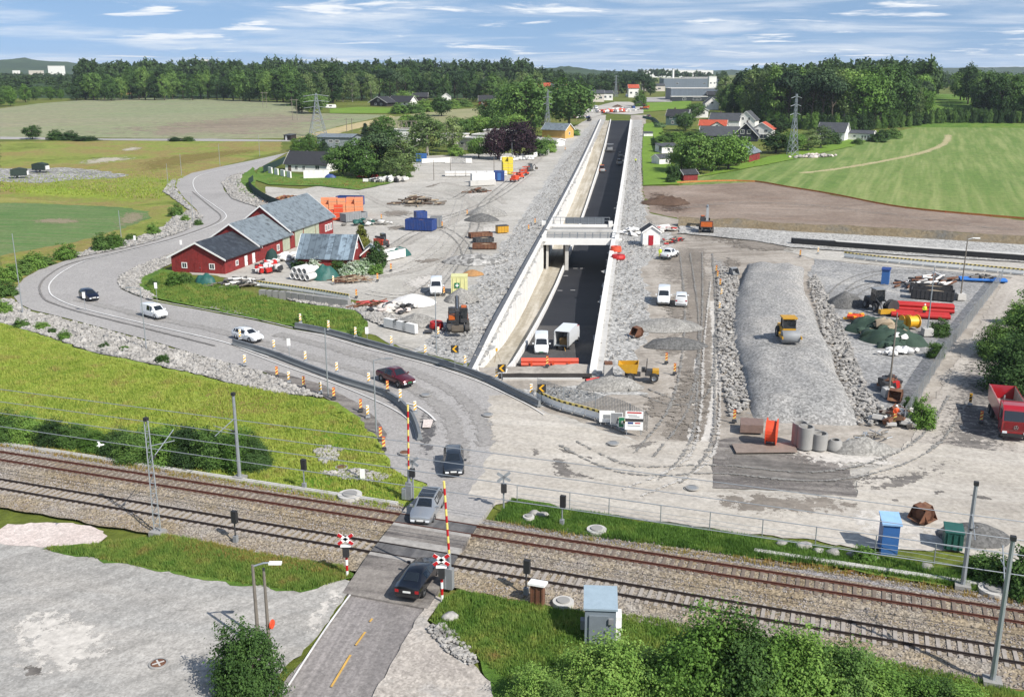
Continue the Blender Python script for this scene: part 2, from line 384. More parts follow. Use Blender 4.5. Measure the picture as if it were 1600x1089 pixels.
M_asphalt = ground('worn_asphalt',[col('#b0aca8',.62),col('#b9b5b1',.64),col('#c0bcb7',.66)],big=.03,fine=3.5,mid=.3,bumps=.1,rough=.85,speck=(9.,.9,1.08),bdist=.01)
M_asphalt_old = ground('old_asphalt',[col('#8f8a88',.6),col('#a29c98',.62),col('#b0aaa4',.64)],big=.06,fine=3.5,mid=.4,bumps=.15,rough=.85,speck=(8.,.85,1.12),bdist=.01,
     streak=[(R(9),1.1,.03,col('#b3aca8',.64),.7),(R(9),2.2,.04,col('#86817f',.58),.5)])
M_asphalt_dark = ground('patched_asphalt',[col('#676260',.55),col('#7c7672',.58),col('#948d87',.6)],big=.2,fine=3.,mid=.6,bumps=.1,rough=.85,speck=(9.,.88,1.1),bdist=.01,streak=(R(12),.12,1.1,col('#aaa39b',.64),.7))
M_asphalt_new = ground('fresh_asphalt',[col('#2b2c30',.5),col('#34353a',.55),col('#3c3d40',.6)],big=.05,fine=4.,mid=.3,bumps=.08,rough=.7,bdist=.01)
M_plaza = ground('dust_covered_asphalt',[col('#bab2a6',.64),col('#cbc3b6',.68),col('#d4ccc0',.70)],big=.05,fine=2.5,mid=.3,bumps=.15,bdist=.02,
    streak=[(R(8),.05,.5,col('#ddd7cd',.72),.35),(R(24),.07,.7,col('#b9b1a7',.62),.35)])
M_wet = ground('damp_stain',[col('#6f6a66',.55),col('#7f7a75',.58),col('#938d87',.6)],big=.2,fine=2.,mid=.7,bumps=.1,soft=1.1,bdist=.02,streak=(R(12),.1,1.2,col('#a8a198',.64),.5))
M_damp = ground('damp_gravel',[col('#8a8176',.57),col('#9a9186',.6),col('#aca296',.62)],big=.15,fine=2.,mid=.6,bumps=.3,soft=.7,bdist=.04)
M_dust = ground('pale_dust',[col('#d0cac1',.70),col('#dad4cb',.72)],big=.1,fine=2.,mid=.6,bumps=.1,soft=.8,bdist=.02)
M_track = ground('tyre_track',[col('#bab4ab',.64),col('#c4beb4',.66)],big=.1,fine=2.,mid=.8,bumps=.3,soft=1.1,bdist=.04)
M_lot = ground('gravel_lot',[col('#aaa8a3',.64),col('#bbb8b2',.67),col('#c8c4bd',.70)],big=.09,fine=2.6,mid=.4,speck=(8.,.85,1.14),bumps=.25,bdist=.02,streak=[(R(10),.08,.5,col('#c8c2b9',.70),.5),(R(-40),.1,.9,col('#98958f',.6),.4)])
M_pink = ground('pink_chippings',[col('#d4c4bb',.74),col('#e2d6ce',.78)],big=.1,fine=3.,mid=.5,speck=(10.,.85,1.12),bumps=.3,bdist=.03)
M_ballast = ground('ballast',[col('#94836a',.62),col('#a5967e',.64),col('#a69c8e',.64),col('#b0aaa2',.66)],big=.10,fine=3.,mid=.5,speck=(9.,.5,1.5),bumps=1.,bdist=.05)
M_ballast_new = ground('pale_ballast',[col('#aaa7a6',.62),col('#bfbcba',.66)],big=.2,fine=3.,mid=.7,speck=(9.,.5,1.4),bumps=1.,bdist=.05,soft=1.2)
M_white_line = paint('road_marking_white',col('#e6e4e0',.8),.7,var=.25,scale=.8)
M_yellow_line = paint('road_marking_yellow',col('#e0b25a',.75),.7,var=.25,scale=.8)
M_lawn = ground('lawn',[col('#6f9430',.62),col('#86a43c',.64)],big=.05,fine=1.,mid=.2,bumps=.4,bdist=.1)
M_bed = ground('soil_bed',[col('#5b4c40',.55),col('#6d5e50',.6)],big=.1,fine=1.4,bumps=.6)
# the sunken road: where its walls stand (world, metres)
R0Y,RK = 109.1,.1235
def XR(Y): return 8.79 + RK * (Y - R0Y)                     # inner face of its right wall
def XL(Y): return -3.95 + .1165 * (Y - 115)                  # inner face of its left wall
Y0,Y1 = 110.5,590.
def road_z(Y):
 xs = [100,110,122,135,150,165,190,220,300,420,500,590,640]; zs = [-.9,-1.2,-2,-3.2,-4.3,-5.2,-6.2,-6.6,-6.3,-5.4,-2.2,T(590),T(640)]
 return float(np.interp(Y,xs,zs))
def path_z(Y):
 xs = [100,112,120,140,155,170,200,230,300,400,480,590,640]; zs = [-.4,-.6,-1.9,-4.4,-5.4,-6.,-6.2,-6.2,-5.8,-4.,-1.,T(590),T(640)]
 return float(np.interp(Y,xs,zs))
# base land, left open where the sunken road runs
def wp(name,pts,mat): return sheet(name,pts,mat,worldpts=True,off=0.)
LAND = 3200
wp('ground',[(-LAND,-60),(LAND,-60),(LAND,Y0),(-LAND,Y0)],M_rough)
wp('ground',[(-LAND,Y1),(LAND,Y1),(LAND,9000),(-LAND,9000)],M_rough)
wp('ground',[(-LAND,Y0),(XL(Y0),Y0),(XL(Y1),Y1),(-LAND,Y1)],M_rough)
wp('ground',[(XR(Y0),Y0),(LAND,Y0),(LAND,Y1),(XR(Y1),Y1)],M_rough)
# fields and meadows, far to near
sheet('meadow',[(0,222),(200,220),(440,222),(440,236),(300,272),(275,292),(310,330),(290,358),(220,378),(150,392),(60,420),(20,450),(0,470)],M_wild,jit=1.5)
sheet('field',[(-260,172),(0,170),(62,162),(175,154),(250,153.5),(400,157),(462,161),(485,177),(607,180),(585,185),(540,195),(460,216),(400,217),(0,214.5),(-260,213)],M_field,jit=1.)
soft('ploughed_land',[(60,213),(120,203),(260,188),(360,176),(420,169),(485,178),(600,181),(540,194),(460,214),(300,216)],M_plough,jit=2.,rings=(0.,.25,.5,1.),smooth=False)
sheet('stubble_strip',[(460,216),(540,196),(590,186),(610,181),(618,183),(575,197),(500,216)],ground('stubble',[col('#cbb98c',.68),col('#c0b184',.68)],big=.02,fine=.6,bumps=.2),jit=.6)
sheet('vegetable_field',[(560,205),(610,184),(690,172),(785,168),(800,190),(700,200),(640,205)],ground('vegetable_rows',[col('#a8a67c',.64),col('#b5ad88',.66)],big=.02,fine=.5,bumps=.2,streak=(R(50),.5,.02,col('#7c8a50',.6),.7)),jit=.8)
sheet('lane',[(0,214),(170,217),(330,217),(440,219),(480,219),(480,221.5),(330,221),(0,218)],M_asphalt)
sheet('vegetable_field',[(-60,318),(0,316),(120,321),(190,324),(230,331),(235,341),(190,358),(120,378),(40,392),(0,400),(-60,412)],M_crop,jit=.8)
soft('bare_patch',[(190,330),(232,333),(236,342),(195,357),(170,360)],ground('bare_patch_soil',[col('#a59a80',.62),col('#9a9070',.6)],soft=.5,big=.1),jit=.8)
soft('bare_patch',[(35,347),(60,340),(130,341),(140,348),(90,352)],MATS['bare_patch_soil'],jit=.8)
soft('dry_strip',[(-40,318),(0,306),(120,315),(230,322),(262,331),(235,350),(130,385),(0,415),(-40,420),(90,385),(215,345),(225,330),(120,319)],ground('dry_verge',[col('#b0a468',.66),col('#9fa050',.64),col('#a8905e',.64)],soft=.5,big=.08),jit=.8)
sheet('gravel_patch',[(-30,263),(50,264),(100,262),(150,266),(205,274),(180,279),(120,281),(60,287),(0,284),(-30,284)],M_rubble,jit=1.2)
soft('bare_patch',[(110,255),(160,245),(225,247),(180,254),(140,259)],ground('sand_patch',[col('#c8bfae',.7),col('#b8b09a',.68)],soft=.4,big=.1),jit=1.2)
soft('bare_patch',[(180,236),(205,229),(232,231),(205,237)],MATS['sand_patch'],jit=1.)
soft('bright_grass',[(0,292),(60,287),(140,291),(200,300),(255,315),(190,320),(80,313),(0,308)],ground('bright_grass',[col('#8fa838',.66),col('#a8b04c',.68)],soft=.4,big=.06,bumps=.8),jit=1.2)
soft('reddish_grass',[(200,255),(300,238),(400,232),(430,236),(330,252),(270,268),(215,272)],ground('reddish_grass',[col('#94804a',.62),col('#8a8440',.62)],soft=.4,big=.05,bumps=.8),jit=1.5)
# right hand field, soil and cuttings
sheet('field',[(1062,290),(1080,276),(1150,262),(1240,245),(1330,228),(1400,206),(1440,197),(1700,192),(1800,345),(1600,343),(1415,325),(1210,288),(1180,285)],M_meadow,jit=.8)
band('field_track',[(1250,271),(1310,264),(1380,252),(1440,239),(1475,225),(1482,211)],4.5,ground('field_track',[col('#c9bd94',.68),col('#b4ab7c',.66)],soft=.6,big=.1),jit=.4)
sheet('bare_soil',[(1002,292),(1090,289),(1180,285),(1215,289),(1415,326),(1600,344),(1800,352),(1800,372),(1600,370),(1400,357),(1200,352),(1060,342),(1015,332)],M_soil,jit=1.)
soft('dark_soil',[(1003,300),(1050,300),(1062,312),(1090,330),(1040,336),(1018,330)],ground('turned_soil',[col('#5c4a40',.55),col('#75604f',.6)],soft=.5,big=.2,bumps=1.),jit=.8)
sheet('gravel_yard',[(760,600),(1000,585),(1440,600),(1500,700),(1700,720),(1700,890),(1500,860),(1200,835),(900,795),(780,780)],M_yard,jit=.3)
# work yard around the sunken road
sheet('gravel_yard',[(415,292),(470,296),(620,270),(650,268),(640,245),(760,240),(850,240),(885,205),(930,180),(946,180),(946.5,187),(893,292),(861,357),(804,467),(752,569),
 (720,565),(640,548),(575,520),(560,470),(400,445),(330,430),(300,430),(280,405),(330,380),(420,335),(450,325),(415,310)],M_yard,jit=.5)
sheet('gravel_yard',[(986,180),(1010,180),(1005,240),(1003,300),(1016,334),(1060,343),(1250,372),(1290,400),(1600,430),(1700,440),(1700,760),(1440,700),(1110,700),(1000,690),(845,640),(760,600),(748,575),(924,569),(941,467),(958.5,357),(969.5,292),(985,187)],M_yard_brown,jit=.5)
sheet('crushed_stone_strip',[(946,186),(893,292),(861,357),(804,467),(752,569),(700,562),(655,548),(690,505),(745,440),(800,360),(835,310),(880,240),(925,190)],M_crush,jit=1.)
sheet('crushed_stone_strip',[(985,188),(1004,188),(1001,300),(1012,340),(1005,350),(1040,352),(1055,380),(1000,420),(1015,470),(1012,530),(985,565),(958,600),(1010,615),(840,637),(795,610),(924,602),(941,467),(958.5,357),(969.5,292)],M_crush,jit=.9)
soft('grey_rubble_patch',[(1105,400),(1150,420),(1162,500),(1170,600),(1180,660),(1130,672),(1120,600),(1112,520)],ground('grey_rubble_patch',[col('#a09d98',.6),col('#b8b5b0',.64)],soft=.9,big=.2,speck=(1.8,.5,1.4),bumps=1.,bdist=.3),jit=.8)
band('haul_track',[(1085,388),(1088,450),(1090,540),(1080,640),(1070,690)],5.5,M_damp,jit=.3)
band('haul_track',[(1112,470),(1118,560),(1112,650),(1100,695)],1.2,M_dust,jit=.4)
band('haul_track',[(1088,560),(1086,620),(1078,690)],.8,M_dust,jit=.4)
soft('dark_gravel_patch',[(1010,400),(1060,385),(1110,392),(1115,440),(1060,450),(1030,450)],M_damp,jit=.8)
soft('dark_gravel_patch',[(1012,530),(1060,518),(1085,528),(1070,560),(1030,565)],M_damp,jit=.8)
soft('dark_gravel_patch',[(1060,350),(1230,362),(1240,376),(1120,384),(1050,372)],M_damp,jit=.8)
soft('dark_gravel_patch',[(1290,412),(1380,420),(1385,440),(1340,458),(1300,452)],M_wet,jit=.8)
for q,w in ((((640,300),(690,300),(740,320),(700,350),(640,375),(600,400)),4.),(((690,285),(760,300),(790,320)),3.),(((780,265),(820,262),(850,240),(880,205)),4.),(((560,300),(600,320),(650,335),(720,335)),3.),
   (((620,480),(680,430),(720,380),(760,340)),3.),(((470,430),(560,435),(640,425),(690,405)),3.)):
 band('yard_track',q,w,M_track,jit=.5)
for q in (((590,330),(640,328),(650,336),(600,341)),((600,355),(635,352),(640,358),(605,362)),((655,295),(690,285),(680,292)),((640,407),(700,402),(690,410),(650,414))):
 soft('damp_patch',q,M_damp,jit=.5)
for q in (((480,410),(540,395),(600,420),(560,440)),((700,300),(760,290),(790,300),(740,315)),((740,355),(790,352),(800,365),(750,372)),((620,440),(680,425),(700,440),(640,455)),((1265,430),(1300,460),(1330,490),(1300,500),(1270,450))):
 soft('pale_patch',q,M_dust,jit=.8)
sheet('gravel_yard',[(1060,350),(1235,376),(1400,388),(1600,400),(1800,416),(1800,450),(1600,436),(1270,405),(1200,385)],M_yard,jit=.3)
# right hand compound and access road
sheet('fine_gravel',[(1275,405),(1330,412),(1560,432),(1500,510),(1440,600),(1415,655),(1360,660),(1330,610),(1300,500),(1262,430)],ground('fine_grey_gravel',[col('#9a9997',.58),col('#aeadab',.62),col('#c4c1bb',.66)],big=.09,fine=2.,mid=.5,speck=(4.,.7,1.25),bumps=.5),jit=.6)
sheet('access_road',[(1600,425),(1640,430),(1640,700),(1560,720),(1420,700),(1442,645),(1480,590),(1540,490),(1570,440)],ground('dirt_road',[col('#b3aba1',.64),col('#c6beb3',.68),col('#cfc7bc',.70)],big=.08,fine=2.,mid=.5,bumps=.3,streak=(R(30),.5,.04,col('#a89f95',.62),.5)),jit=.4)
soft('wet_patch',[(1490,560),(1530,545),(1570,600),(1600,680),(1560,740),(1470,750),(1440,700),(1455,650)],M_wet,jit=1.)
# paved ground: main road, dusty apron, lower road
ROAD_OUT = [(480,232),(400,250),(350,260),(300,271),(278,281),(275,292),(288,310),(307,328),(315,340),(307,351),(275,365),(225,380),(175,391.5),(125,402),(100,409),(62,422),(37,436),(24,452),(22,465),(30,475),(50,485),(100,497),(175,517),(250,537),(325,560),(412,582)]
ROAD_IN = [(845,640),(800,618),(762,599),(720,584),(675,569.5),(650,561),(575,543),(510,524),(460,516),(400,502),(300,483),(245,473),(212,463),(190,453),(184,443),(190,432),(212,420),(250,405),(285,392),(330,378),(375,360),(402,345),(412,335),(400,323),(362,311),(350,298),(347,286),(360,276),(400,266),(447,240),(490,236)]
sheet('road',[(-30,1210),(150,1350),(430,1350),(580,1110),(602,1052),(639,999),(655,970),(676,933),(717,878),(750,824),(762,800),(740,780),(690,775),(640,800),(606,844),(575,880),(559,911),(511,983),(430,1089),(250,1350)][2:],M_asphalt_old,jit=.12)
sheet('road',ROAD_OUT + [(470,600),(508,622),(545,645),(565,668),(590,690),(600,705),(607,727),(625,742),(668,757),(660,775),(640,800),(640,812),(745,826),(760,805),(790,775),(850,770),(930,720),(910,680)] + ROAD_IN,M_asphalt,jit=.06)
sheet('apron',[(800,619),(845,640),(875,660),(985,688),(1060,690),(1112,692),(1115,765),(1335,775),(1340,760),(1420,690),(1700,720),(1700,900),(1500,862),(1340,858),(1200,838),(1000,812),(880,795),(805,780),(775,790),(740,800),(720,790),(760,730),(770,690),(760,650),(765,620)],M_plaza,jit=.5)
sheet('dark_apron',[(1115,690),(1150,684),(1240,700),(1325,730),(1337,778),(1200,766),(1114,764)],M_asphalt_dark,jit=.25)
soft('pale_patch',[(1240,690),(1290,692),(1380,705),(1440,712),(1400,735),(1300,735),(1220,712)],M_dust,jit=.6)
soft('wet_patch',[(1122,696),(1240,705),(1330,735),(1440,725),(1500,700),(1490,740),(1400,760),(1320,772),(1200,764),(1120,745)],M_wet)
soft('pale_patch',[(1330,790),(1400,800),(1480,820),(1500,850),(1380,850),(1310,815)],M_dust,jit=.8)
soft('grey_gravel_patch',[(1115,768),(1330,776),(1350,800),(1240,812),(1120,800)],M_damp,jit=.6)
for q in (((855,718),(880,712),(900,735),(930,745),(955,757),(915,752),(870,748)),((862,698),(895,708),(905,714),(880,709)),((975,697),(1010,690),(1038,688),(1020,700),(985,706)),((828,702),(842,700),(846,712),(832,715)),
  ((904,712),(930,716),(925,720)),((1455,768),(1475,766),(1478,772),(1460,775)),((1510,773),(1540,776),(1560,784),(1530,782)),((1392,781),(1405,780),(1404,785),(1394,786)),((1340,770),(1400,745),(1460,735),(1440,755),(1390,768))):
 soft('wet_patch',q,M_wet,jit=.35)
soft('patched_asphalt',[(590,873),(640,838),(735,850),(722,872),(690,905),(560,915),(575,890)],ground('dark_patch',[col('#6b6a6b',.56),col('#7b797a',.58)],soft=.7,big=.3,fine=3.),jit=.25,smooth=False)
soft('patched_asphalt',[(650,660),(660,640),(690,668),(682,690),(680,713),(657,712)],MATS['dark_patch'],jit=.2)
M_polish = ground('tyre_polish',[col('#a8a4a0',.62),col('#b0aca7',.64)],soft=.8,big=.1)
for q in (((120,468),(220,493),(340,518),(430,543),(540,575),(640,606),(700,650),(720,730)),((430,522),(560,556),(660,588),(740,640),(760,700))): band('tyre_track',q,2.6,M_polish,jit=.3)
# cycle lane, darker asphalt beside the main road
sheet('cycle_lane',[(413,580),(440,584),(505,603),(560,632),(588,655),(604,680),(597,700),(590,688),(565,665),(540,640),(506,622),(440,597)],M_asphalt_dark,jit=.12)
def ruts(q,gap=1.9,w=.5,m=None):
 P2 = resample([Vector(G(*p)[:2]) for p in q],True,0,False); n = len(P2)
 for s_ in (-1,1):
  L = []
  for i in range(0,n,2): d = (P2[min(i + 1,n - 1)] - P2[max(i - 1,0)]).normalized(); L.append((P2[i].x - d.y * gap / 2 * s_,P2[i].y + d.x * gap / 2 * s_))
  band('tyre_rut',L,w,m or M_rut,worldpts=True,jit=.6,emax=.62)
ruts_dirt = [soft('dirt_patch',q,M_damp) for q in (((1130,400),(1160,405),(1150,500),(1160,620),(1130,640),(1125,520)),((1050,590),(1110,570),(1112,660),(1080,690),(1030,660)),((1000,625),(1060,610),(1070,650),(1010,660)),((1120,372),(1230,378),(1250,395),(1150,392)),((1030,470),(1075,460),(1085,500),(1040,505)))]
M_rut = ground('rut_gravel',[col('#989590',.62),col('#a6a39d',.64)],big=.3,fine=3.,mid=1.2,bumps=.6,soft=1.3,bdist=.06); M_rut_pale = ground('rut_pale',[col('#c9c4bc',.69),col('#d2cdc5',.71)],big=.3,fine=3.,mid=1.2,bumps=.3,soft=1.3)
for i,q in enumerate((((570,345),(640,352),(700,340),(770,312),(830,270)),((600,395),(660,360),(730,352),(800,345)),((480,428),(580,432),(650,410),(700,365),(720,310)),((640,470),(690,430),(735,370),(755,320),(800,280)),((640,300),(700,312),(730,300),(780,270)),((560,455),(640,462),(700,420),(725,380)),((620,335),(700,362),(730,400),(700,450)),
  ((1070,395),(1080,480),(1078,560),(1060,640),(1000,720)),((1105,395),(1108,480),(1104,580),(1096,690),(1040,760)),((1120,440),(1112,540),(1110,640),(1090,720),(980,775)),((1000,610),(1060,630),(1100,600),(1105,520)),((880,690),(980,735),(1120,735),(1300,745),(1440,700),(1500,620)),((1290,480),(1330,440),(1400,425),(1540,435)),((1320,470),(1350,450),(1400,440)),((1050,350),(1200,350),(1400,362),(1590,378)),((1030,330),(1150,318),(1300,325),(1590,362)))):
 ruts(q,1.9,.6,M_rut_pale if i in (2,5,9) else M_rut)
# road markings
EDGE_LINE = [(440,242),(400,254),(350,265),(315,274),(302,284),(308,302),(335,322),(352,335),(351,344),(332,355),(275,375),(200,394),(137,408),(100,425),(80,442),(77,455),(87,467),(125,482.5),(225,507),(325,530),(362,540),(420,560)]
band('edge_line',EDGE_LINE,.22,M_white_line,soft_edge=False)
band('edge_line',[(285,393),(250,406),(213,421),(191,433),(186,443),(192,452),(213,461.5),(246,471.5),(300,481.5),(400,500.5),(458,514)],.14,M_white_line,soft_edge=False)
band('rumble_line',[(300,300),(330,325),(344,337),(342,346),(320,357),(260,377),(180,397),(110,413),(75,432),(62,449),(68,467),(85,476),(125,489),(225,514),(340,543)],.5,ground('rumble_line',[col('#8f8b87',.6),col('#9a9692',.6)],soft=.7,big=.2),jit=.2)
band('edge_line',[(462,518),(510,528),(575,547),(650,566),(720,588),(762,604),(820,632),(850,650)],.14,M_white_line,soft_edge=False)
band('edge_line',[(375,548),(440,572),(520,600),(600,634),(640,660),(652,690)],.14,M_white_line,soft_edge=False)
band('edge_line',[(630,632),(650,636),(670,649),(681,660)],.2,M_white_line,soft_edge=False)
band('edge_line',[(559,917),(511,983),(442,1089),(395,1160)],.13,M_white_line,soft_edge=False)
for a,b in (((582,970),(578,975)),((571,991),(556,1012)),((548,1027),(518,1077)),((508,1100),(480,1150))):
 band('centre_line',[a,((a[0] + b[0]) / 2,(a[1] + b[1]) / 2),b],.14,M_yellow_line,soft_edge=False)
# railway
def along(pl,pr):                                          # a line through two places
 a,b = G(*pl),G(*pr); return a,(b - a).normalized()
# gravel lot, verges
sheet('gravel_lot',[(-60,850),(0,848),(100,858),(230,882),(330,900),(400,908),(470,916),(525,906),(556,914),(511,983),(450,1040),(400,1130),(300,1350),(-300,1350),(-200,1000)],M_lot,jit=.3)
soft('pale_patch',[(520,920),(553,918),(535,945),(505,983),(480,1005),(462,990),(490,950)],M_dust,jit=.3,smooth=False)
soft('pale_patch',[(20,960),(120,950),(200,1000),(120,1060),(20,1060),(0,1000)],M_dust,jit=1.)
soft('oil_stain',[(30,1050),(50,1038),(75,1045),(68,1062),(40,1066)],M_wet,jit=.3)
sheet('gravel_verge',[(676,933),(690,940),(668,975),(690,1010),(735,1035),(780,1085),(850,1350),(420,1350),(585,1100),(602,1052),(639,999),(655,970)],ground('verge_gravel',[col('#b7aea5',.66),col('#c7beb3',.68),col('#b3b0ac',.66)],big=.15,fine=3.,mid=.7,speck=(7.,.8,1.2),bumps=.4),jit=.25)
sheet('grass_verge',[(690,940),(720,925),(800,940),(860,950),(1000,965),(1100,985),(1300,1015),(1420,1040),(1560,1070),(1700,1100),(1700,1400),(850,1400),(790,1110),(742,1030),(700,1000),(672,972)],M_green,jit=.4)
soft('dry_grass_strip',[(700,930),(800,930),(1000,955),(1250,1000),(1550,1062),(1640,1090),(1640,1100),(1420,1060),(1100,995),(900,958),(740,942)],ground('dry_verge_grass',[col('#9a7e4c',.62),col('#8d8848',.62)],soft=.8,big=.2,bumps=1.),jit=.5,smooth=False)
sheet('stone_verge',[(664,985),(690,980),(720,1000),(748,1040),(735,1045),(700,1025)],M_rubble,jit=.3)
sheet('grass_verge',[(60,862),(110,852),(200,850),(255,838),(310,850),(390,868),(470,878),(536,885),(552,905),(520,915),(470,931),(400,921),(330,912),(230,893),(120,872)],M_green,jit=.4)
soft('dry_grass_strip',[(255,838),(330,848),(420,866),(500,876),(545,893),(500,908),(420,890),(340,880),(270,872)],MATS['dry_verge_grass'],jit=.4,smooth=False)
sheet('chippings_patch',[(10,824),(70,820),(150,826),(172,842),(150,855),(70,858),(0,852)],M_pink,jit=.5)
sheet('grass_slope',[(-30,512),(0,505),(60,524),(140,552),(250,575),(320,592),(372,604),(430,617),(505,626),(530,632),(560,655),(590,690),(600,706),(612,735),(640,750),(668,762),(655,780),(640,797),(600,806),(470,785),(330,758),(200,733),(60,706),(-60,686)],M_lime,jit=.4)
soft('dry_grass_patch',[(240,570),(330,592),(440,616),(480,640),(400,660),(320,670),(250,662),(300,630)],ground('dry_meadow_patch',[col('#a08e50',.64),col('#94904a',.62),col('#8a7444',.62)],soft=.4,big=.12,bumps=1.),jit=.8)
soft('dry_grass_strip',[(-60,690),(0,692),(200,722),(400,762),(560,795),(600,806),(470,790),(200,738),(-60,700)],ground('rusty_grass',[col('#96683e',.6),col('#8f7c42',.6)],soft=.7,big=.2,bumps=1.),jit=.4,smooth=False)
soft('green_grass_patch',[(470,690),(560,640),(592,690),(600,705),(560,720),(480,720)],ground('green_patch',[col('#5f8a22',.62),col('#7a9a30',.64)],soft=.5,big=.2,bumps=1.),jit=.5)
soft('green_grass_patch',[(420,755),(500,735),(560,745),(655,770),(640,797),(600,804),(500,790)],MATS['green_patch'],jit=.5)
soft('stone_scatter',[(488,710),(510,700),(535,705),(528,722),(508,732),(492,725)],M_rubble if False else ground('pink_rubble',[col('#b5a49a',.66),col('#cbbcb2',.7)],soft=.8,big=.3,speck=(3.5,.6,1.35),bumps=1.),jit=.3)
soft('stone_scatter',[(500,740),(560,735),(615,748),(600,758),(540,756),(498,750)],ground('grey_stone_scatter',[col('#b0aba4',.64),col('#c2bdb6',.68)],soft=.8,big=.3,speck=(3.5,.6,1.3),bumps=1.),jit=.3)
# stone slope along the outer side of the main road
sheet('stone_slope',[(-20,470),(20,470),(30,479),(50,489),(100,501),(175,521),(250,541),(325,563),(412,585),(440,598),(505,623),(430,617),(372,604),(320,590),(250,574),(140,551),(60,523),(0,506),(-20,500)],M_rubble,jit=.3)
sheet('stone_slope',[(300,328),(318,340),(309,352),(275,367),(225,382),(175,393),(125,403),(110,402),(150,388),(215,372),(255,356),(272,340)],M_rubble,jit=.5)
sheet('stone_slope',[(268,283),(275,281),(273,294),(288,314),(305,330),(296,330),(276,315),(255,300),(262,290)],M_rubble,jit=.5)
sheet('stone_slope',[(346,287),(360,276),(380,270),(375,285),(388,300),(420,315),(430,325),(405,326),(362,312)],M_rubble,jit=.3)
sheet('stone_slope',[(184,442),(190,431),(212,419),(250,404),(285,391),(292,400),(255,420),(222,436),(218,450),(245,465),(235,471),(212,462),(190,452)],M_rubble,jit=.3)
sheet('grass_strip',[(213,440),(255,420),(285,432),(330,440),(370,455),(470,476),(555,487),(574,507),(565,525),(520,522),(460,513),(400,500),(300,480),(245,469),(222,455)],M_green,jit=.4)
soft('dry_grass_patch',[(250,440),(330,450),(420,478),(400,490),(300,472)],MATS['dry_meadow_patch'],jit=.5)
soft('grey_gravel_patch',[(300,470),(360,478),(420,492),(400,498),(320,484)],MATS['grey_stone_scatter'],jit=.4)
sheet('stone_slope',[(440,466),(548,475),(600,490),(650,505),(655,520),(600,512),(572,500),(555,487),(470,475)],M_rubble,jit=.4)
sheet('grass_strip',[(405,262),(440,268),(480,276),(560,276),(640,270),(645,277),(600,290),(560,298),(500,292),(420,290),(398,282)],M_green,jit=.5)
sheet('grass_strip',[(370,282),(395,262),(402,275),(398,290),(412,305),(400,312),(372,300)],M_green,jit=.5)
sheet('grass_verge',[(785,800),(800,782),(830,785),(900,800),(1000,818),(1200,845),(1340,868),(1420,885),(1540,905),(1640,920),(1640,960),(1500,925),(1300,890),(1100,868),(900,842),(770,818)],M_green,jit=.4)
soft('dry_grass_strip',[(765,812),(900,838),(1100,866),(1300,888),(1500,922),(1640,950),(1640,965),(1500,940),(1300,905),(1100,880),(900,852),(762,824)],MATS['rusty_grass'],jit=.4,smooth=False)
# gardens right of the works
sheet('lawn',[(1006,195),(1030,190),(1040,215),(1030,240),(1070,270),(1062,289),(1005,291),(1003,240)],M_lawn,jit=.4)
sheet('lawn',[(1003,162),(1080,158),(1080,170),(1004,176)],M_lawn,jit=.4)
sheet('lawn',[(1140,262),(1200,246),(1300,226),(1370,206),(1400,206),(1330,230),(1200,258),(1080,280)],M_lawn,jit=.6)
sheet('gravel_yard',[(925,185),(946,178),(985,180),(1005,178),(1006,168),(985,160),(960,160),(920,170),(910,178)],M_yard,jit=.6)
sheet('car_park',[(1010,160),(1010,153),(1050,152),(1050,160)],M_asphalt,jit=.1)
sheet('lawn',[(515,178),(515,171),(560,168),(620,170),(620,178)],M_lawn,jit=.5)
sheet('access_road',[(1440,167),(1475,168),(1485,177),(1478,180),(1462,172)],M_asphalt,jit=.3)
sheet('access_road',[(1390,195),(1400,190),(1430,190),(1420,194)],M_asphalt,jit=.3)
sheet('lawn',[(20,140),(60,130),(115,128),(160,143),(150,150),(60,152)],ground('distant_pasture',[col('#86a04a',.62),col('#9aac5c',.64)],big=.01,fine=.4,bumps=.1),jit=1.)
# ================================================================ RAILWAY
TA,TB = G(0,721.2),G(1600,977.4)                        # axis of the far track
d0 = (Vector((TB.x,TB.y)) - Vector((TA.x,TA.y))).normalized(); n0 = Vector((-d0.y,d0.x))
LB = G(0,765.6); SEP = abs((Vector((LB.x,LB.y)) - Vector((TA.x,TA.y))).dot(n0))
def rail_pt(s,t): q = Vector((TA.x,TA.y)) + d0 * s + n0 * t; return q     # s along, t across (far track at 0, near one at -SEP)
RANG = math.atan2(d0.y,d0.x)
# long enough to leave the picture on both sides
S0,S1 = -60.,(Vector((TB.x,TB.y)) - Vector((TA.x,TA.y))).length + 40
def strip(name,t0,t1,mat,jit=.3,off=None):
 return sheet(name,[rail_pt(S0,t0),rail_pt(S1,t0),rail_pt(S1,t1),rail_pt(S0,t1)],mat,jit=jit,worldpts=True,off=off)
strip('ballast_bed',-SEP - 3.1,2.9,M_ballast)
for t in (-SEP - 1.45,-SEP + 1.3):
 band('ballast_strip',[rail_pt(S0,t),rail_pt((S0 + S1) / 2,t),rail_pt(S1,t)],1.1,M_ballast_new,worldpts=True,jit=.5)
band('ballast_strip',[rail_pt(S0,1.9),rail_pt((S0 + S1) / 2,1.9),rail_pt(S1,1.9)],1.5,ground('grey_ballast',[col('#9c999a',.6),col('#b0acab',.62)],big=.2,fine=3.,mid=.7,speck=(9.,.5,1.4),bumps=1.,bdist=.05,soft=1.2),worldpts=True,jit=.4)
ZB = .52                                                    # top of the sleepers
M_sleeper_wood = paint('sleeper_timber',col('#8d7e70',.6),.9,var=.3,scale=3.)
M_sleeper_conc = paint('sleeper_concrete',col('#b5aca2',.66),.9,var=.2,scale=3.)
M_rail_rust = paint('rail_rust',col('#6a3a2a',.6),.8,var=.25,scale=2.)
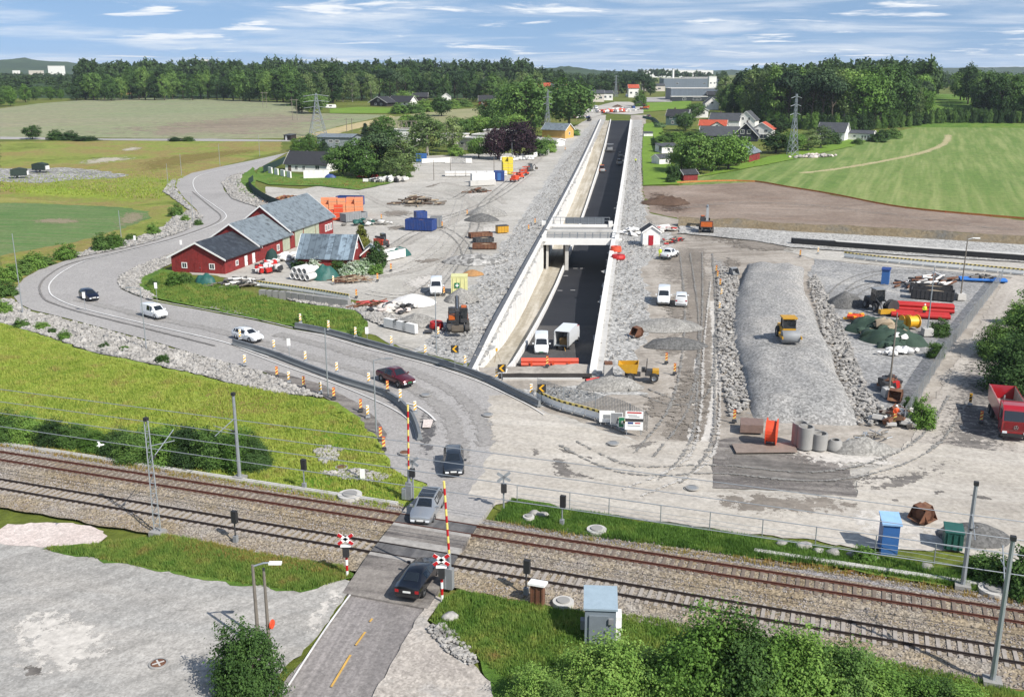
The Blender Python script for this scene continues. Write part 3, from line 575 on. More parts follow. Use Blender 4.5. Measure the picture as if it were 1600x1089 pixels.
M_rail_dark = paint('rail_brown',col('#3b2f2b',.6),.6,var=.25,scale=2.)
cross_s = (Vector(G(652,850)[:2]) - Vector((TA.x,TA.y))).dot(d0)
def road_gap(t):                                            # the stretch where the road lies over the track
 a = Vector(G(575,880)[:2]); b = Vector(G(668,762)[:2]); c = Vector(G(717,878)[:2]); d_ = Vector(G(762,806)[:2])
 def cut(p,q):
  u = (p - Vector((TA.x,TA.y))); w = (q - p); k = (t - u.dot(n0)) / w.dot(n0); return (p + w * k - Vector((TA.x,TA.y))).dot(d0)
 return cut(a,b),cut(c,d_)
def make_track(t,label,conc_wood,railmat):
 tr = thing('railway_track',label,'railway track',(TA.x,TA.y,0),RANG)
 g0,g1 = road_gap(t)
 sl = MB(); s = S0
 while s < S1:
  if not (g0 - .2 < s < g1 + .2):
   sl.box((s,t,ZB - .10 + .012 * math.sin(s * 7)),(.24,2.5,.22),rz=.01 * math.sin(s * 3))
  s += .61
 o = sl.build('sleepers',conc_wood,tr); o['kind'] = 'stuff'
 for e in (-.752,.752):
  m = MB(); y = t + e
  pr = [(-.065,ZB),(.065,ZB),(.065,ZB + .02),(.012,ZB + .04),(.012,ZB + .12),(.036,ZB + .13),(.036,ZB + .17),(-.036,ZB + .17),(-.036,ZB + .13),(-.012,ZB + .12),(-.012,ZB + .04),(-.065,ZB + .02)]
  m.prism([(y + a,z) for a,z in pr],S0,S1,'X'); m.build('rail',railmat,tr)
 return tr
make_track(0.,'rust red railway track on the far side, nearer the roadworks',M_sleeper_wood,M_rail_rust)
make_track(-SEP,'dark railed railway track on the near side, nearer the gravel lot',M_sleeper_conc,M_rail_dark)
# ballast shoulders between sleepers
def ballast_mound():
 m = MB()
 for t in (0.,-SEP):
  prof = [(t - 2.1,.2),(t - 1.45,ZB - .05),(t + 1.45,ZB - .05),(t + 2.1,.2)]
  m.prism([(a,z) for a,z in prof],S0,S1,'X')
 o = m.build('ballast_bank',M_ballast,None,None,(TA.x,TA.y,.35),RANG); o.location.z = .0; structure(o)
 # loose stones scattered over the bed
 rs = np.random.RandomState(3); N = 26000; k = MB(); proto = MB().rock((0,0,0),(1,1,.8),3,0)
 V = np.array(proto.v); F = np.array(proto.f); sc = rs.uniform(.06,.15,N); th = rs.uniform(0,6.28,N)
 ss = rs.uniform(S0 + 30,S1 - 20,N); tt = rs.uniform(-SEP - 3.,3.2,N)
 keep = np.ones(N,bool)
 gaps = [road_gap(0.),road_gap(-SEP)]
 keep &= ~((ss > min(g[0] for g in gaps) - .5) & (ss < max(g[1] for g in gaps) + 1.))
 ss,tt,sc,th = ss[keep],tt[keep],sc[keep],th[keep]; N = len(ss)
 zz = np.maximum(0.,np.where((np.abs(tt) < 1.5) | (np.abs(tt + SEP) < 1.5),ZB - .04,ZB - .16))
 zz = np.where((np.abs(tt) < 1.85) | (np.abs(tt + SEP) < 1.85),zz,LAYER_H * LAYER[0] + .02)
 c,s_ = np.cos(th),np.sin(th)
 X = (V[None,:,0] * c[:,None] - V[None,:,1] * s_[:,None]) * sc[:,None] + ss[:,None]
 Y = (V[None,:,0] * s_[:,None] + V[None,:,1] * c[:,None]) * sc[:,None] + tt[:,None]
 Z = V[None,:,2] * sc[:,None] + zz[:,None]
 vs = np.stack([X,Y,Z],2).reshape(-1,3); fs = (F[None] + (np.arange(N) * len(V))[:,None,None]).reshape(-1,3)
 me = bpy.data.meshes.new('ballast_stones'); me.from_pydata(vs.tolist(),[],fs.tolist())
 stuff(tag(link('ballast_stones',me,ground('ballast_stone',[col('#8f8077',.6),col('#aea59e',.64),col('#c2bcb8',.68)],big=.9,fine=9.,mid=5.,bumps=0),None,(TA.x,TA.y,0),RANG),'loose grey and brown stones over the railway bed','ballast'))
ballast_mound()
# level crossing deck: road carried over the rails
def deck():
 top = ZB + .155
 A = [road_gap(t) for t in (2.6,1.1,-1.1,-SEP + 1.1,-SEP - 1.1,-SEP - 2.9)]
 def slab(name,t0,t1,z0,z1,mat,inset=0.):
  a0,b0 = road_gap(t0); a1,b1 = road_gap(t1); m = MB()
  vs = [(a0,t0,z0),(b0,t0,z0),(b1,t1,z1),(a1,t1,z1)]
  m.add([(x,y,.02) for x,y,z in vs] + vs,[(0,1,5,4),(1,2,6,5),(2,3,7,6),(3,0,4,7),(4,5,6,7)])
  structure(m.build(name,mat,None,None,(TA.x,TA.y,0),RANG))
 rub = ground('rubber_panel',[col('#5e5d5f',.56),col('#6f6e6f',.58)],big=.3,fine=2.,mid=.8,bumps=.1,streak=(RANG * -1.,1.6,.1,col('#8d8b89',.6),.6))
 con = ground('concrete_edge',[col('#a9a5a0',.66),col('#bcb7b0',.68)],big=.3,fine=2.,bumps=.1)
 slab('crossing_ramp',6.5,1.75,.22,top,M_asphalt)
 for t in (0.,-SEP):
  slab('crossing_panel',t + 1.75,t + .85,top,top,con); slab('crossing_panel',t + .66,t - .66,top - .01,top - .01,rub); slab('crossing_panel',t - .85,t - 1.3,top,top,con)
 slab('crossing_ramp',-1.3,-SEP + 1.75,top + .004,top + .004,MATS['patched_asphalt'])
 slab('crossing_ramp',-SEP - 1.3,-SEP - 6.0,top,.22,MATS['patched_asphalt'])
deck()
# low concrete cable duct beside the far track
M_conc = paint('concrete',col('#c9c6c0',.8),.9,var=.12,scale=.6,dirt=(col('#8a857c',.6),.35))
M_conc_white = paint('pale_concrete',col('#e6e4df',.86),.9,var=.06,scale=.25,dirt=(col('#b9b4aa',.7),.25))
M_conc_grey = paint('grey_concrete',col('#a3a19d',.7),.9,var=.15,scale=.5)
def duct(t,s0,s1,label):
 m = MB(); s = s0
 while s < s1: m.box((s + .5,t,.32),(.985,.42,.26)); s += 1.
 tag(m.build('cable_duct',M_conc,None,None,(TA.x,TA.y,0),RANG),label,'cable duct')
duct(2.95,S0 + 30,road_gap(2.95)[0] - 2,'low concrete cable duct along the grass left of the crossing')
gx = (Vector(G(1180,858)[:2]) - Vector((TA.x,TA.y))).dot(d0)
duct(4.15,gx,gx + 34,'low concrete cable duct along the verge right of the crossing')
# ================================================================ SUNKEN ROAD
YS = [Y0 + (Y1 - Y0) * (i / 90) ** 1.35 for i in range(91)]
def lat_mid(Y): return 9.7 + max(0,Y - 250) * .004
def ribbon(name,fl,fr,zf,mat,y0=Y0,y1=Y1,kind='structure'):
 m = MB(); ys = [y for y in YS if y0 <= y <= y1]
 ys = [y0] + [y for y in ys if y0 < y < y1] + [y1]
 for y in ys: m.v += [(fl(y),y,zf(y)),(fr(y),y,zf(y))]
 for i in range(len(ys) - 1): m.f.append((2 * i,2 * i + 1,2 * i + 3,2 * i + 2))
 o = m.build(name,mat,recalc=False); o['kind'] = kind; return o
M_path = ground('dusty_path',[col('#bdb4a2',.66),col('#cbc3b3',.70),col('#d6d0c4',.72)],big=.09,fine=2.,mid=.35,bumps=.1,streak=(R(6.8),1.,.03,col('#aaa08c',.62),.7))
ribbon('sunken_road',lambda y: XR(y) - lat_mid(y),XR,road_z,M_asphalt_new,150,Y1)
ribbon('sunken_road',lambda y: XR(y) - lat_mid(y),XR,road_z,ground('dusty_new_asphalt',[col('#5f5d5c',.55),col('#6e6b69',.58)],big=.1,fine=3.,bumps=.1),Y0,150)
ribbon('sunken_path',XL,lambda y: XR(y) - lat_mid(y) - .35,path_z,M_path)
soft_mud = ground('damp_path_mud',[col('#8d846f',.6),col('#9d9480',.62)],soft=.6,big=.3)
def wall_mesh(xin,xout,zb,zt,y0=Y0,y1=Y1,name='wall',mat=None,parent=None,cap=None):
 m = MB(); ys = [y0] + [y for y in YS if y0 < y < y1] + [y1]
 for y in ys: m.v += [(xin(y),y,zb(y)),(xin(y),y,zt(y)),(xout(y),y,zt(y)),(xout(y),y,zb(y))]
 for i in range(len(ys) - 1):
  for k in range(4): m.f.append((4 * i + k,4 * i + (k + 1) % 4,4 * i + 4 + (k + 1) % 4,4 * i + 4 + k))
 n = len(ys) - 1; m.f += [(3,2,1,0),(4 * n,4 * n + 1,4 * n + 2,4 * n + 3)]
 return m.build(name,mat,parent)
M_wall = boards('cast_concrete_wall',col('#e8e6e2',.86),col('#d2cec6',.8),2.4,'Y',rough=.9,depth=.01,var=.04)
lw = thing('retaining_wall','long white concrete wall on the left side of the sunken road','retaining wall',(0,0,0))
wall_mesh(XL,lambda y: XL(y) - .45,lambda y: path_z(y) - .6,lambda y: T(y) + .5 * sm(112,135,y) + .1,name='wall_face',mat=M_wall,parent=lw)
M_coping = paint('slate_coping',col('#6d7075',.6),.8,var=.2,scale=.4)
wall_mesh(lambda y: XL(y) - .46,lambda y: XL(y) - 1.0,lambda y: T(y) - .2,lambda y: T(y) + .5 * sm(112,135,y) + .2,name='coping',mat=M_coping,parent=lw)
rw = thing('retaining_wall','white concrete wall on the right side of the sunken road','retaining wall',(0,0,0))
wall_mesh(XR,lambda y: XR(y) + .8,lambda y: road_z(y) - .6,lambda y: T(y) + .5,name='wall_face',mat=M_conc_white,parent=rw)
wall_mesh(lambda y: XR(y) + .81,lambda y: XR(y) + 1.5,lambda y: T(y) - .2,lambda y: T(y) + .35,name='footing',mat=M_conc,parent=rw)
mw = thing('retaining_wall','low white concrete wall between cycle path and sunken road','retaining wall',(0,0,0))
wall_mesh(lambda y: XR(y) - lat_mid(y) + .02,lambda y: XR(y) - lat_mid(y) - .36,lambda y: road_z(y) - .5,lambda y: max(path_z(y),road_z(y)) + .75,name='wall_face',mat=M_wall,parent=mw)
wall_mesh(lambda y: XR(y) - lat_mid(y) - .37,lambda y: XR(y) - lat_mid(y) - .75,lambda y: path_z(y) - .3,lambda y: path_z(y) + .12,name='drain_channel',mat=paint('drain_grating',col('#55585c',.6),.7),parent=mw)
# end of the built stretch, near the viewer
def near_end():
 t = thing('slab_end','concrete end beam of the unfinished sunken road beside a dark trench','concrete beam',(0,0,0))
 m = MB(); a = XR(Y0) - 9.9; b = XR(Y0) - .3
 m.box(((a + b) / 2,Y0 - .3,-.75),(b - a,.5,.9)); m.build('end_beam',M_conc_white,t)
 m = MB(); m.box(((a + b) / 2 - .4,Y0 - 2.3,-.0),(b - a - .6,.4,.5)); m.build('outer_beam',M_conc,t)
 structure(sheet('trench',[(a - .6,Y0 - 2.1),(b + .5,Y0 - 2.1),(b + .5,Y0 - .55),(a - .6,Y0 - .55)],ground('dark_trench',[col('#3c3733',.5),col('#57514b',.5)],big=.4),worldpts=True,jit=.1))
near_end()
# road dashes and gullies in the sunken road
mk = MB()
for (px,py) in ((899,419.5),(910,419.5),(875,454),(895,453.5),(911,379),(884,431),(920,366),(918,325)):
 y = G(px,py,road_z(180)).y; y = G(px,py,road_z(y)).y; g = G(px,py,road_z(y)); mk.box((g.x,g.y,road_z(g.y) + .006),(.9,.18,.01))
structure(mk.build('lane_dashes',M_white_line))
# bridge over the sunken road
def bridge():
 yb0,yb1 = 203.5,224.
 t = thing('bridge','white concrete road bridge with steel railings across the sunken road','bridge',((XL(213) + XR(213)) / 2,213.5,0),R(-1.5))
 hw = (XR(213) - XL(213)) / 2; L = (yb1 - yb0) / 2
 m = MB()
 m.box((0,0,-.45),(2 * hw + 2.2,2 * L - 2,.7)); m.build('deck',M_conc_white,t)
 for s in (-1,1):
  m = MB(); m.box((0,s * (L - .7),-.22),(2 * hw + 2.4,.6,1.35)); m.build('edge_beam',M_conc_white,t)
 m = MB(); m.box((0,0,-.07),(2 * hw + 1,2 * L - 2.4,.05)); m.build('roadway',M_conc_grey,t)
 m = MB(); m.box((0,.5,.25),(2 * hw + .6,1.4,.7)); m.build('kerb_beam',M_conc,t)
 m = MB(); m.box((0,-L + 2.2,.0),(2 * hw + .4,.25,.2)); m.build('kerb',M_conc_white,t)
 steel = paint('galvanised_steel',col('#a7adb2',.7),.45,.6,var=.1)
 for (y,z,h) in ((-L + .7,.5,1.15),(-L + 3.2,.05,1.2),(L - .7,.5,1.5)):
  m = MB(); n = 9
  for i in range(n + 1):
   x = -hw + 2 * hw * i / n; m.box((x,y,z + h / 2),(.1,.1,h))
  m.box((0,y,z + h),(2 * hw,.12,.12)); m.box((0,y,z + h * .55),(2 * hw,.07,.07)); m.build('railing',steel,t)
  if y > 0:
   m = MB(); m.box((1.5,y + .06,z + h * .5),(2 * hw * .62,.02,h * .85)); m.build('mesh_screen',paint('screen_mesh',col('#7c838a',.6),.6),t)
 # piers
 xm = XR(213) - lat_mid(213) - .2 - t.location.x
 for x,w in ((xm - .1,.7),(-hw + .1,.5)):
  m = MB(); m.box((x,0,-3.9),(w,2 * L - 3,6.2)); m.build('pier',M_conc,t)
 for x in (-hw - .6,hw + .2):
  for e in (-L + .6,L - .6): MB().box((x,e,.5),(.9,1.3,1.3)).build('corner_block',M_conc_white,t)
bridge()
# grey shoring barriers at the road side: concrete blocks under a dark board
M_barrier = paint('barrier_slate',col('#7a8086',.62),.75,var=.15,scale=.7,dirt=(col('#9a9a96',.6),.5))
M_barrier_side = paint('barrier_face',col('#8b8f90',.66),.8,var=.15,scale=.7)
def road_barrier(label,pix,h=.66,w=.36,seg=6.,world=None):
 pts = resample([Vector(G(*p)[:2]) for p in pix],True,0,False,0,60.); c = pts[len(pts) // 2]
 t = thing('road_barrier',label,'barrier',(c.x,c.y,0)); top = MB(); side = MB(); acc = 0
 sec = lambda z,ww: (z,ww)
 for m,prof in ((side,((0,w * .75),(.12,w * .75),(.3,w * .42),(h - .04,w * .36))),(top,((h - .04,w * .40),(h + .03,w * .40)))):
  n = len(pts); k = len(prof) * 2
  for i,p in enumerate(pts):
   d = (pts[min(i + 1,n - 1)] - pts[max(i - 1,0)]).normalized(); nn = Vector((-d.y,d.x)); q = p - c
   for z,ww in prof: m.v.append((q.x + nn.x * ww,q.y + nn.y * ww,z + .22))
   for z,ww in reversed(prof): m.v.append((q.x - nn.x * ww,q.y - nn.y * ww,z + .22))
  for i in range(n - 1):
   for j in range(k): m.f.append((i * k + j,i * k + (j + 1) % k,(i + 1) * k + (j + 1) % k,(i + 1) * k + j))
  m.f += [tuple(range(k)),tuple(range((n - 1) * k,n * k))]
 side.build('barrier_base',M_barrier_side,t); top.build('barrier_top',M_barrier,t)
 t.location.z = -.05
MED = [(365,540),(420,556),(475,577),(540,601),(590,616),(618,630),(640,650),(652,675),(656,690)]
RB = [(462,514),(510,523),(575,541),(640,559),(675,568),(720,582),(762,598),(800,617),(843,638)]
road_barrier('long slate grey median barrier curving down to the level crossing',MED)
road_barrier('slate grey barrier along the far road edge beside the sunken road',RB,h=.7)
# ================================================================ EARTHWORKS
def mound(name,label,cat,px,rx,ry,h,mat,rz=0,seed=1,power=1.4,n=26,group=None,rough=.12,kind=None,z=None):
 """a heap of loose stuff: rx, ry half breadths in metres"""
 g = G(*px); vs = []; fs = []; rings = 9
 for i in range(rings + 1):
  f = 1 - i / rings
  for k in range(n):
   a = 2 * math.pi * k / n; w = 1 + .22 * noise.noise(Vector((math.cos(a) * 1.3,math.sin(a) * 1.3,seed * 3.1)))
   x,y = rx * f * w * math.cos(a),ry * f * w * math.sin(a)
   zz = h * (1 - f ** power) * (1 if f < 1 else 0) if power else 0
   zz += rough * h * noise.noise(Vector((x * 1.1,y * 1.1,seed))) * (1 if 0 < i else 0) + rough * .5 * h * noise.noise(Vector((x * 3.1,y * 3.1,seed))) * (1 if 0 < i else 0)
   vs.append((x,y,(zz if i else -.15) + .25))
   if i and k < n: pass
  if i:
   for k in range(n): a_,b_ = (i - 1) * n + k,(i - 1) * n + (k + 1) % n; fs.append((a_,b_,b_ + n,a_ + n))
 me = bpy.data.meshes.new(name); me.from_pydata(vs,[],fs)
 for p in me.polygons: p.use_smooth = True
 o = link(name,me,mat,None,(g.x,g.y,g.z),rz)
 if kind: o['kind'] = kind
 return tag(o,label,cat,group)
M_heap_grey = ground('heap_gravel',[col('#94918b',.6),col('#a6a39d',.64),col('#b2afa8',.66)],big=.3,fine=3.,mid=1.,speck=(6.,.75,1.25),bumps=.6)
M_heap_dark = ground('heap_dark',[col('#6f6e6d',.55),col('#858481',.6)],big=.3,fine=3.,mid=1.,speck=(6.,.7,1.3),bumps=.6)
M_heap_sand = ground('heap_sand',[col('#b98a58',.64),col('#c2976a',.66)],big=.3,fine=3.,bumps=.4)
M_heap_white = ground('heap_white',[col('#dcd9d4',.8),col('#e6e4e0',.84)],big=.3,fine=3.,bumps=.15)
M_heap_soil = ground('heap_soil',[col('#5c483c',.55),col('#7c6656',.6)],big=.3,fine=2.5,bumps=.9)
mound('gravel_heap','smooth grey gravel heap with two crests in the yard left of the sunken road','gravel heap',(762,336),5.2,4.2,2.3,M_heap_grey,seed=2)
mound('gravel_heap','lower dark grey gravel heap leaning on the larger two-crest heap','gravel heap',(752,345),4.,3.,1.5,M_heap_dark,seed=3)
mound('stone_heap','wide heap of coarse grey stones below the rusty flat skips','stone heap',(742,410),5.5,4.2,1.3,M_rubble,seed=4,rough=.3)
mound('sand_heap','small flat orange brown sand heap beside the yellow container','sand heap',(738,430),1.9,1.7,.7,M_heap_sand,seed=5)
mound('sand_heap','bright white sand heap in front of the parked white van','sand heap',(645,474),3.6,3.2,1.2,M_heap_white,seed=6,rough=.05)
mound('gravel_heap','grey gravel heap behind the black and orange excavator','gravel heap',(722,470),2.9,2.3,1.7,M_heap_grey,seed=7)
mound('gravel_heap','grey gravel heap beside the striped tape, left of the red cable reel','gravel heap',(652,506),3.,2.4,1.3,M_heap_grey,seed=8)
mound('gravel_heap','flat light grey gravel heap below the two parked white vans','gravel heap',(1043,512),5.,3.4,1.0,M_heap_grey,seed=9)
mound('gravel_heap','dark damp gravel heap just below the flat light grey heap','gravel heap',(1055,540),4.2,2.6,.8,M_heap_dark,seed=10)
mound('stone_heap','low crushed stone heap in front of the yellow dumper','stone heap',(955,605),3.8,1.9,1.0,M_heap_grey,seed=11,rough=.3)
mound('gravel_heap','dark grey gravel heap beside the grey wheel loader','gravel heap',(1322,478),3.,2.6,1.9,M_heap_dark,seed=12)
mound('gravel_heap','grey gravel heap behind the row of concrete pipes','gravel heap',(1345,706),3.2,1.3,1.2,M_heap_grey,seed=13,rough=.2)
mound('gravel_heap','dark gravel heap behind the green container by the railway','gravel heap',(1522,842),2.6,1.8,1.1,M_heap_dark,seed=14)
mound('soil_heap','brown soil heap at the left end of the bare brown field','soil heap',(1040,318),6.5,5.,1.6,M_heap_soil,seed=15,rough=.35)
mound('soil_heap','small brown soil heap at the far edge of the sunken road works','soil heap',(965,168),4,3,1.6,M_heap_soil,seed=16)
mound('rubble_heap','heap of pale broken stumps and stones at the edge of the wild meadow','rubble heap',(196,151),11,5,5,M_heap_sand,seed=17,rough=.3)
# raised stone embankment
def berm():
 C = [(1212,416),(1205,450),(1210,500),(1226,560),(1246,620),(1262,664)]
 Wd = [6.,6.4,7.4,7.8,7.2,6.]
 pts = [Vector(G(x,y)[:2]) for x,y in C]; P2 = resample(pts,True,0,False,0,90.); n = len(P2); m = MB(); c0 = P2[n // 2]
 K = 25
 for i,p in enumerate(P2):
  d = (P2[min(i + 1,n - 1)] - P2[max(i - 1,0)]).normalized(); nn = Vector((d.y,-d.x)); w = float(np.interp(i / (n - 1),np.linspace(0,1,6),Wd)) / 2
  hh = 1.35 * sm(0,.07,i / (n - 1)) * (1 - .93 * sm(.9,1.,i / (n - 1)))
  for j in range(K):
   u = -1 + 2 * j / (K - 1); x = u * (w + 2.2)
   x += .9 * noise.noise(Vector((i * .09,u * 2,7))); e_ = abs(x) / (w + 1.9); top = max(0.,1 - e_ ** 4.5)
   q = p + nn * (-x); z = hh * top + .34 * noise.noise(Vector((q.x * .45,q.y * .45,1))) * (1 if top > 0 else 0) + .12 * noise.noise(Vector((q.x * 1.7,q.y * 1.7,2)))
   m.v.append((q.x - c0.x,q.y - c0.y,z + .24 - (.5 if j in (0,K - 1) or i in (0,n - 1) else 0)))
  if i:
   for j in range(K - 1): m.f.append(((i - 1) * K + j,(i - 1) * K + j + 1,i * K + j + 1,i * K + j))
 o = m.build('embankment',M_crush_light,None,60,(c0.x,c0.y,0)); return tag(o,'long raised embankment of pale crushed stone carrying the yellow roller','embankment')
berm()
def bank(label,pix_top,h,w,mat,name='embankment'):
 """a slope falling towards the viewer along a line"""
 P2 = resample([Vector(G(*p)[:2]) for p in pix_top],True,0,False,0,70.); n = len(P2); c = P2[n // 2]; m = MB(); K = 8
 for i,p in enumerate(P2):
  d = (P2[min(i + 1,n - 1)] - P2[max(i - 1,0)]).normalized(); nn = Vector((d.y,-d.x))
  for j in range(K):
   u = j / (K - 1); ww = w * (u - .35) + .5 * noise.noise(Vector((p.x * .15,p.y * .15,j * .7)))
   q = p + nn * ww; z = h * (math.sin(min(1,u * 2.2) * math.pi / 2) if u < .45 else 1 - sm(.45,1,u)) + .35 * h * noise.noise(Vector((q.x * .35,q.y * .35,3))) * (1 if 0 < j < K - 1 else 0)
   m.v.append((q.x - c.x,q.y - c.y,max(z,0) + .15))
  if i:
   for j in range(K - 1): m.f.append(((i - 1) * K + j,(i - 1) * K + j + 1,i * K + j + 1,i * K + j))
 o = m.build(name,mat,None,70,(c.x,c.y,T(c.y))); return tag(o,label,'earth bank')
structure(sheet('grey_cutting',[(1062,352),(1200,360),(1400,366),(1600,378),(1800,392),(1800,420),(1600,412),(1400,400),(1235,388),(1180,378),(1060,366)],M_crush,jit=.5))
bank('ragged brown and grey earth bank below the bare brown field',[(1060,352),(1150,355),(1250,361),(1400,369),(1600,381),(1800,395)],1.6,5.,M_cutbank)
def low_wall():
 t = thing('retaining_wall','dark low wall with a white top running below the earth bank','retaining wall',G(1400,398))
 P2 = [Vector(G(*p)[:2]) for p in ((1238,383),(1305,388),(1450,399),(1600,410),(1800,428))]; c = Vector(t.location[:2])
 for nm,mat,w0,w1,z0,z1 in (('wall_face',paint('bitumen_black',col('#2b2b2d',.5),.7,var=.3,scale=.3),0.,.5,-.2,1.3),('wall_top',M_conc,-.05,.95,1.3,1.4)):
  m = MB(); a = 0 if nm == 'wall_face' else 1
  for i,p in enumerate(P2[a:]):
   q = p - c; m.v += [(q.x,q.y + w0,z0),(q.x,q.y + w0,z1),(q.x,q.y + w1 + .6,z1),(q.x,q.y + w1 + .6,z0)]
   if i:
    for k in range(4): m.f.append((4 * i - 4 + k,4 * i - 4 + (k + 1) % 4,4 * i + (k + 1) % 4,4 * i + k))
  m.build(nm,mat,t)
low_wall()
def rocks_along(name,label,areas,N,smin,smax,mat,seed=5,zb=.2,cat='stones'):
 """stones scattered through outlines given in pixels"""
 rs = np.random.RandomState(seed); protos = []
 for k in range(4):
  mm = MB().rock((0,0,0),(1,1,.75),k + seed,1); protos.append((np.array(mm.v),np.array(mm.f)))
 vs = []; fs = []; o = 0; polys = [[Vector(G(*p)[:2]) for p in a] for a in areas]
 ar = [abs(sum(p[i].x * p[(i + 1) % len(p)].y - p[(i + 1) % len(p)].x * p[i].y for i in range(len(p)))) / 2 for p in polys]
 for p,a in zip(polys,ar):
  n = int(N * a / sum(ar)); A = np.array(p); lo,hi = A.min(0),A.max(0)
  q = rs.uniform(lo,hi,(n * 6,2)); q = q[inside(q,p)][:n]
  for x,y in q:
   s = rs.uniform(smin,smax) * (1 + .9 * (rs.rand() ** 6)); V,F = protos[rs.randint(4)]; th = rs.uniform(0,6.28); c,s_ = math.cos(th),math.sin(th)
   sx,sy,sz = s * rs.uniform(.7,1.3),s * rs.uniform(.7,1.3),s * rs.uniform(.7,1.1)
   W_ = np.stack([V[:,0] * sx * c - V[:,1] * sy * s_ + x,V[:,0] * sx * s_ + V[:,1] * sy * c + y,V[:,2] * sz + T(y) + zb + s * .1],1)
   vs.append(W_); fs.append(F + o); o += len(V)
 me = bpy.data.meshes.new(name); me.from_pydata(np.concatenate(vs).tolist(),[],np.concatenate(fs).tolist())
 return stuff(tag(link(name,me,mat),label,cat))
M_stone = ground('loose_stone',[col('#8e8b86',.6),col('#b3afa9',.66),col('#cbc7c0',.7)],big=.7,fine=6.,mid=2.5,bumps=.3)
rocks_along('riprap','grey blocks of stone lining the outer side of the main road',[
 [(-10,472),(20,470),(30,479),(50,489),(100,501),(175,521),(250,541),(325,563),(412,585),(440,598),(505,623),(430,616),(372,603),(320,589),(250,573),(140,550),(60,522),(0,505)]],5200,.2,.55,M_stone,5)
rocks_along('riprap','grey stones along the inner side of the road bend',[
 [(184,442),(190,431),(212,419),(250,404),(285,391),(292,400),(255,420),(222,436),(218,450),(245,465),(235,471),(212,462),(190,452)],
 [(440,466),(548,475),(600,490),(650,505),(655,520),(600,512),(572,500),(555,487),(470,475)]],2200,.2,.5,M_stone,6)
rocks_along('riprap','grey stones sloping from the far stretch of road to the wild meadow',[
 [(300,328),(318,340),(309,352),(275,367),(225,382),(175,393),(125,403),(110,402),(150,388),(215,372),(255,356),(272,340)],
 [(268,283),(275,281),(273,294),(288,314),(305,330),(296,330),(276,315),(255,300),(262,290)],
 [(346,287),(360,276),(380,270),(375,285),(388,300),(420,315),(430,325),(405,326),(362,312)]],2400,.25,.65,M_stone,7)
rocks_along('crushed_stone','loose crushed stone strewn beside the sunken road walls',[
 [(893,294),(858,357),(800,467),(749,569),(700,558),(665,545),(700,500),(760,430),(815,345),(850,300),(885,250),(930,195)],
 [(985,200),(1000,200),(1000,300),(1010,340),(1040,360),(1040,385),(1000,420),(1012,470),(1010,530),(985,560),(958,600),(1000,615),(840,632),(800,610),(926,602),(944,467),(961,357),(972,292)]],9000,.12,.36,M_stone,8,.26)
rocks_along('rubble','rough rubble of grey stones between embankment and compound',[
 [(1275,430),(1310,500),(1335,560),(1360,620),(1400,660),(1345,670),(1312,610),(1290,540),(1262,440)],
 [(1120,420),(1150,420),(1168,520),(1172,640),(1140,655),(1122,560)]],4200,.12,.5,M_stone,9,.25)
rocks_along('verge_stones','pale stones edging the gravel verge beside the near road',[[(664,985),(690,980),(720,1000),(748,1040),(735,1045),(700,1025)],[(490,708),(512,700),(535,706),(525,724),(505,730)],[(500,742),(560,737),(612,748),(595,757),(540,755)]],900,.1,.3,M_stone,10,.3)
for i,(p,s) in enumerate((((836,808),1.1),((850,810),.9),((1258,860),1.2),((1278,868),.9),((1300,870),1.1),((1332,874),1.),((1366,878),.8),((1448,892),1.0),((703,970),1.1),((1220,856),.8))):
 g = G(*p); m = MB().rock((0,0,.1),(s,s * .8,s * .6),i + 20,2)
 lab = ['pale angular boulder right of the crossing, left of a pair','pale flat boulder right of the crossing, right of a pair','whitish boulder on the verge, left in the row below the wire fence','second whitish boulder in the verge row below the wire fence',
  'third whitish boulder in the verge row below the wire fence','boulder on the verge just left of the bush by the blue cabin','small boulder on the verge below the blue cabin','boulder on the verge below the green container','white boulder at the edge of the tall grass beside the near road','grey boulder at the left start of the verge boulder row'][i]
 tag(m.build('boulder',M_stone,None,60,(g.x,g.y,g.z + .2)),lab,'boulder')
# ================================================================ BUILDINGS
M_red = boards('red_boards',col('#9c2f2c',.62),col('#7c2422',.55),.22,'XY',var=.12)
M_whiteb = boards('white_boards',col('#eeece8',.84),col('#d8d5cf',.8),.25,'XY',var=.04)
M_navyb = boards('dark_blue_boards',col('#2b3140',.5),col('#222835',.5),.25,'XY',var=.1)
M_greyb = boards('grey_boards',col('#9fa8ae',.64),col('#8b949a',.6),.3,'XY',var=.06)
M_greenb = boards('green_boards',col('#66807a',.6),col('#56706a',.58),.25,'XY',var=.08)
M_yellowb = boards('yellow_boards',col('#e2b566',.72),col('#d8a758',.7),.25,'XY',var=.05)
M_brownb = boards('dark_brown_boards',col('#3a302c',.5),col('#2e2623',.5),.25,'XY',var=.1)
M_slate = boards('grey_roof_tiles',col('#5a5d62',.55),col('#474a4f',.5),.35,'XY',var=.1,depth=.03)
M_dark_tile = boards('dark_roof_tiles',col('#3d3e43',.5),col('#313236',.5),.35,'XY',var=.08,depth=.03)
M_orange_tile = boards('orange_roof_tiles',col('#c8593a',.68),col('#a84a32',.62),.3,'XY',var=.12,depth=.03)
M_sheet_roof = boards('weathered_sheet_roof',col('#8d989e',.62),col('#4f5458',.5),.75,'XY',var=.08,rough=.45,depth=.03)
M_sheet_dark = boards('dark_sheet_roof',col('#3c4046',.5),col('#5c646c',.55),.75,'XY',var=.12,rough=.45,depth=.03)
M_sheet_stripe = boards('striped_sheet_roof',col('#8fa0ac',.6),col('#46505a',.5),1.1,'X',var=.45,rough=.45,depth=.03)
M_flat_roof = paint('flat_roof_felt',col('#b9b6b0',.66),.9,var=.12,scale=.2)
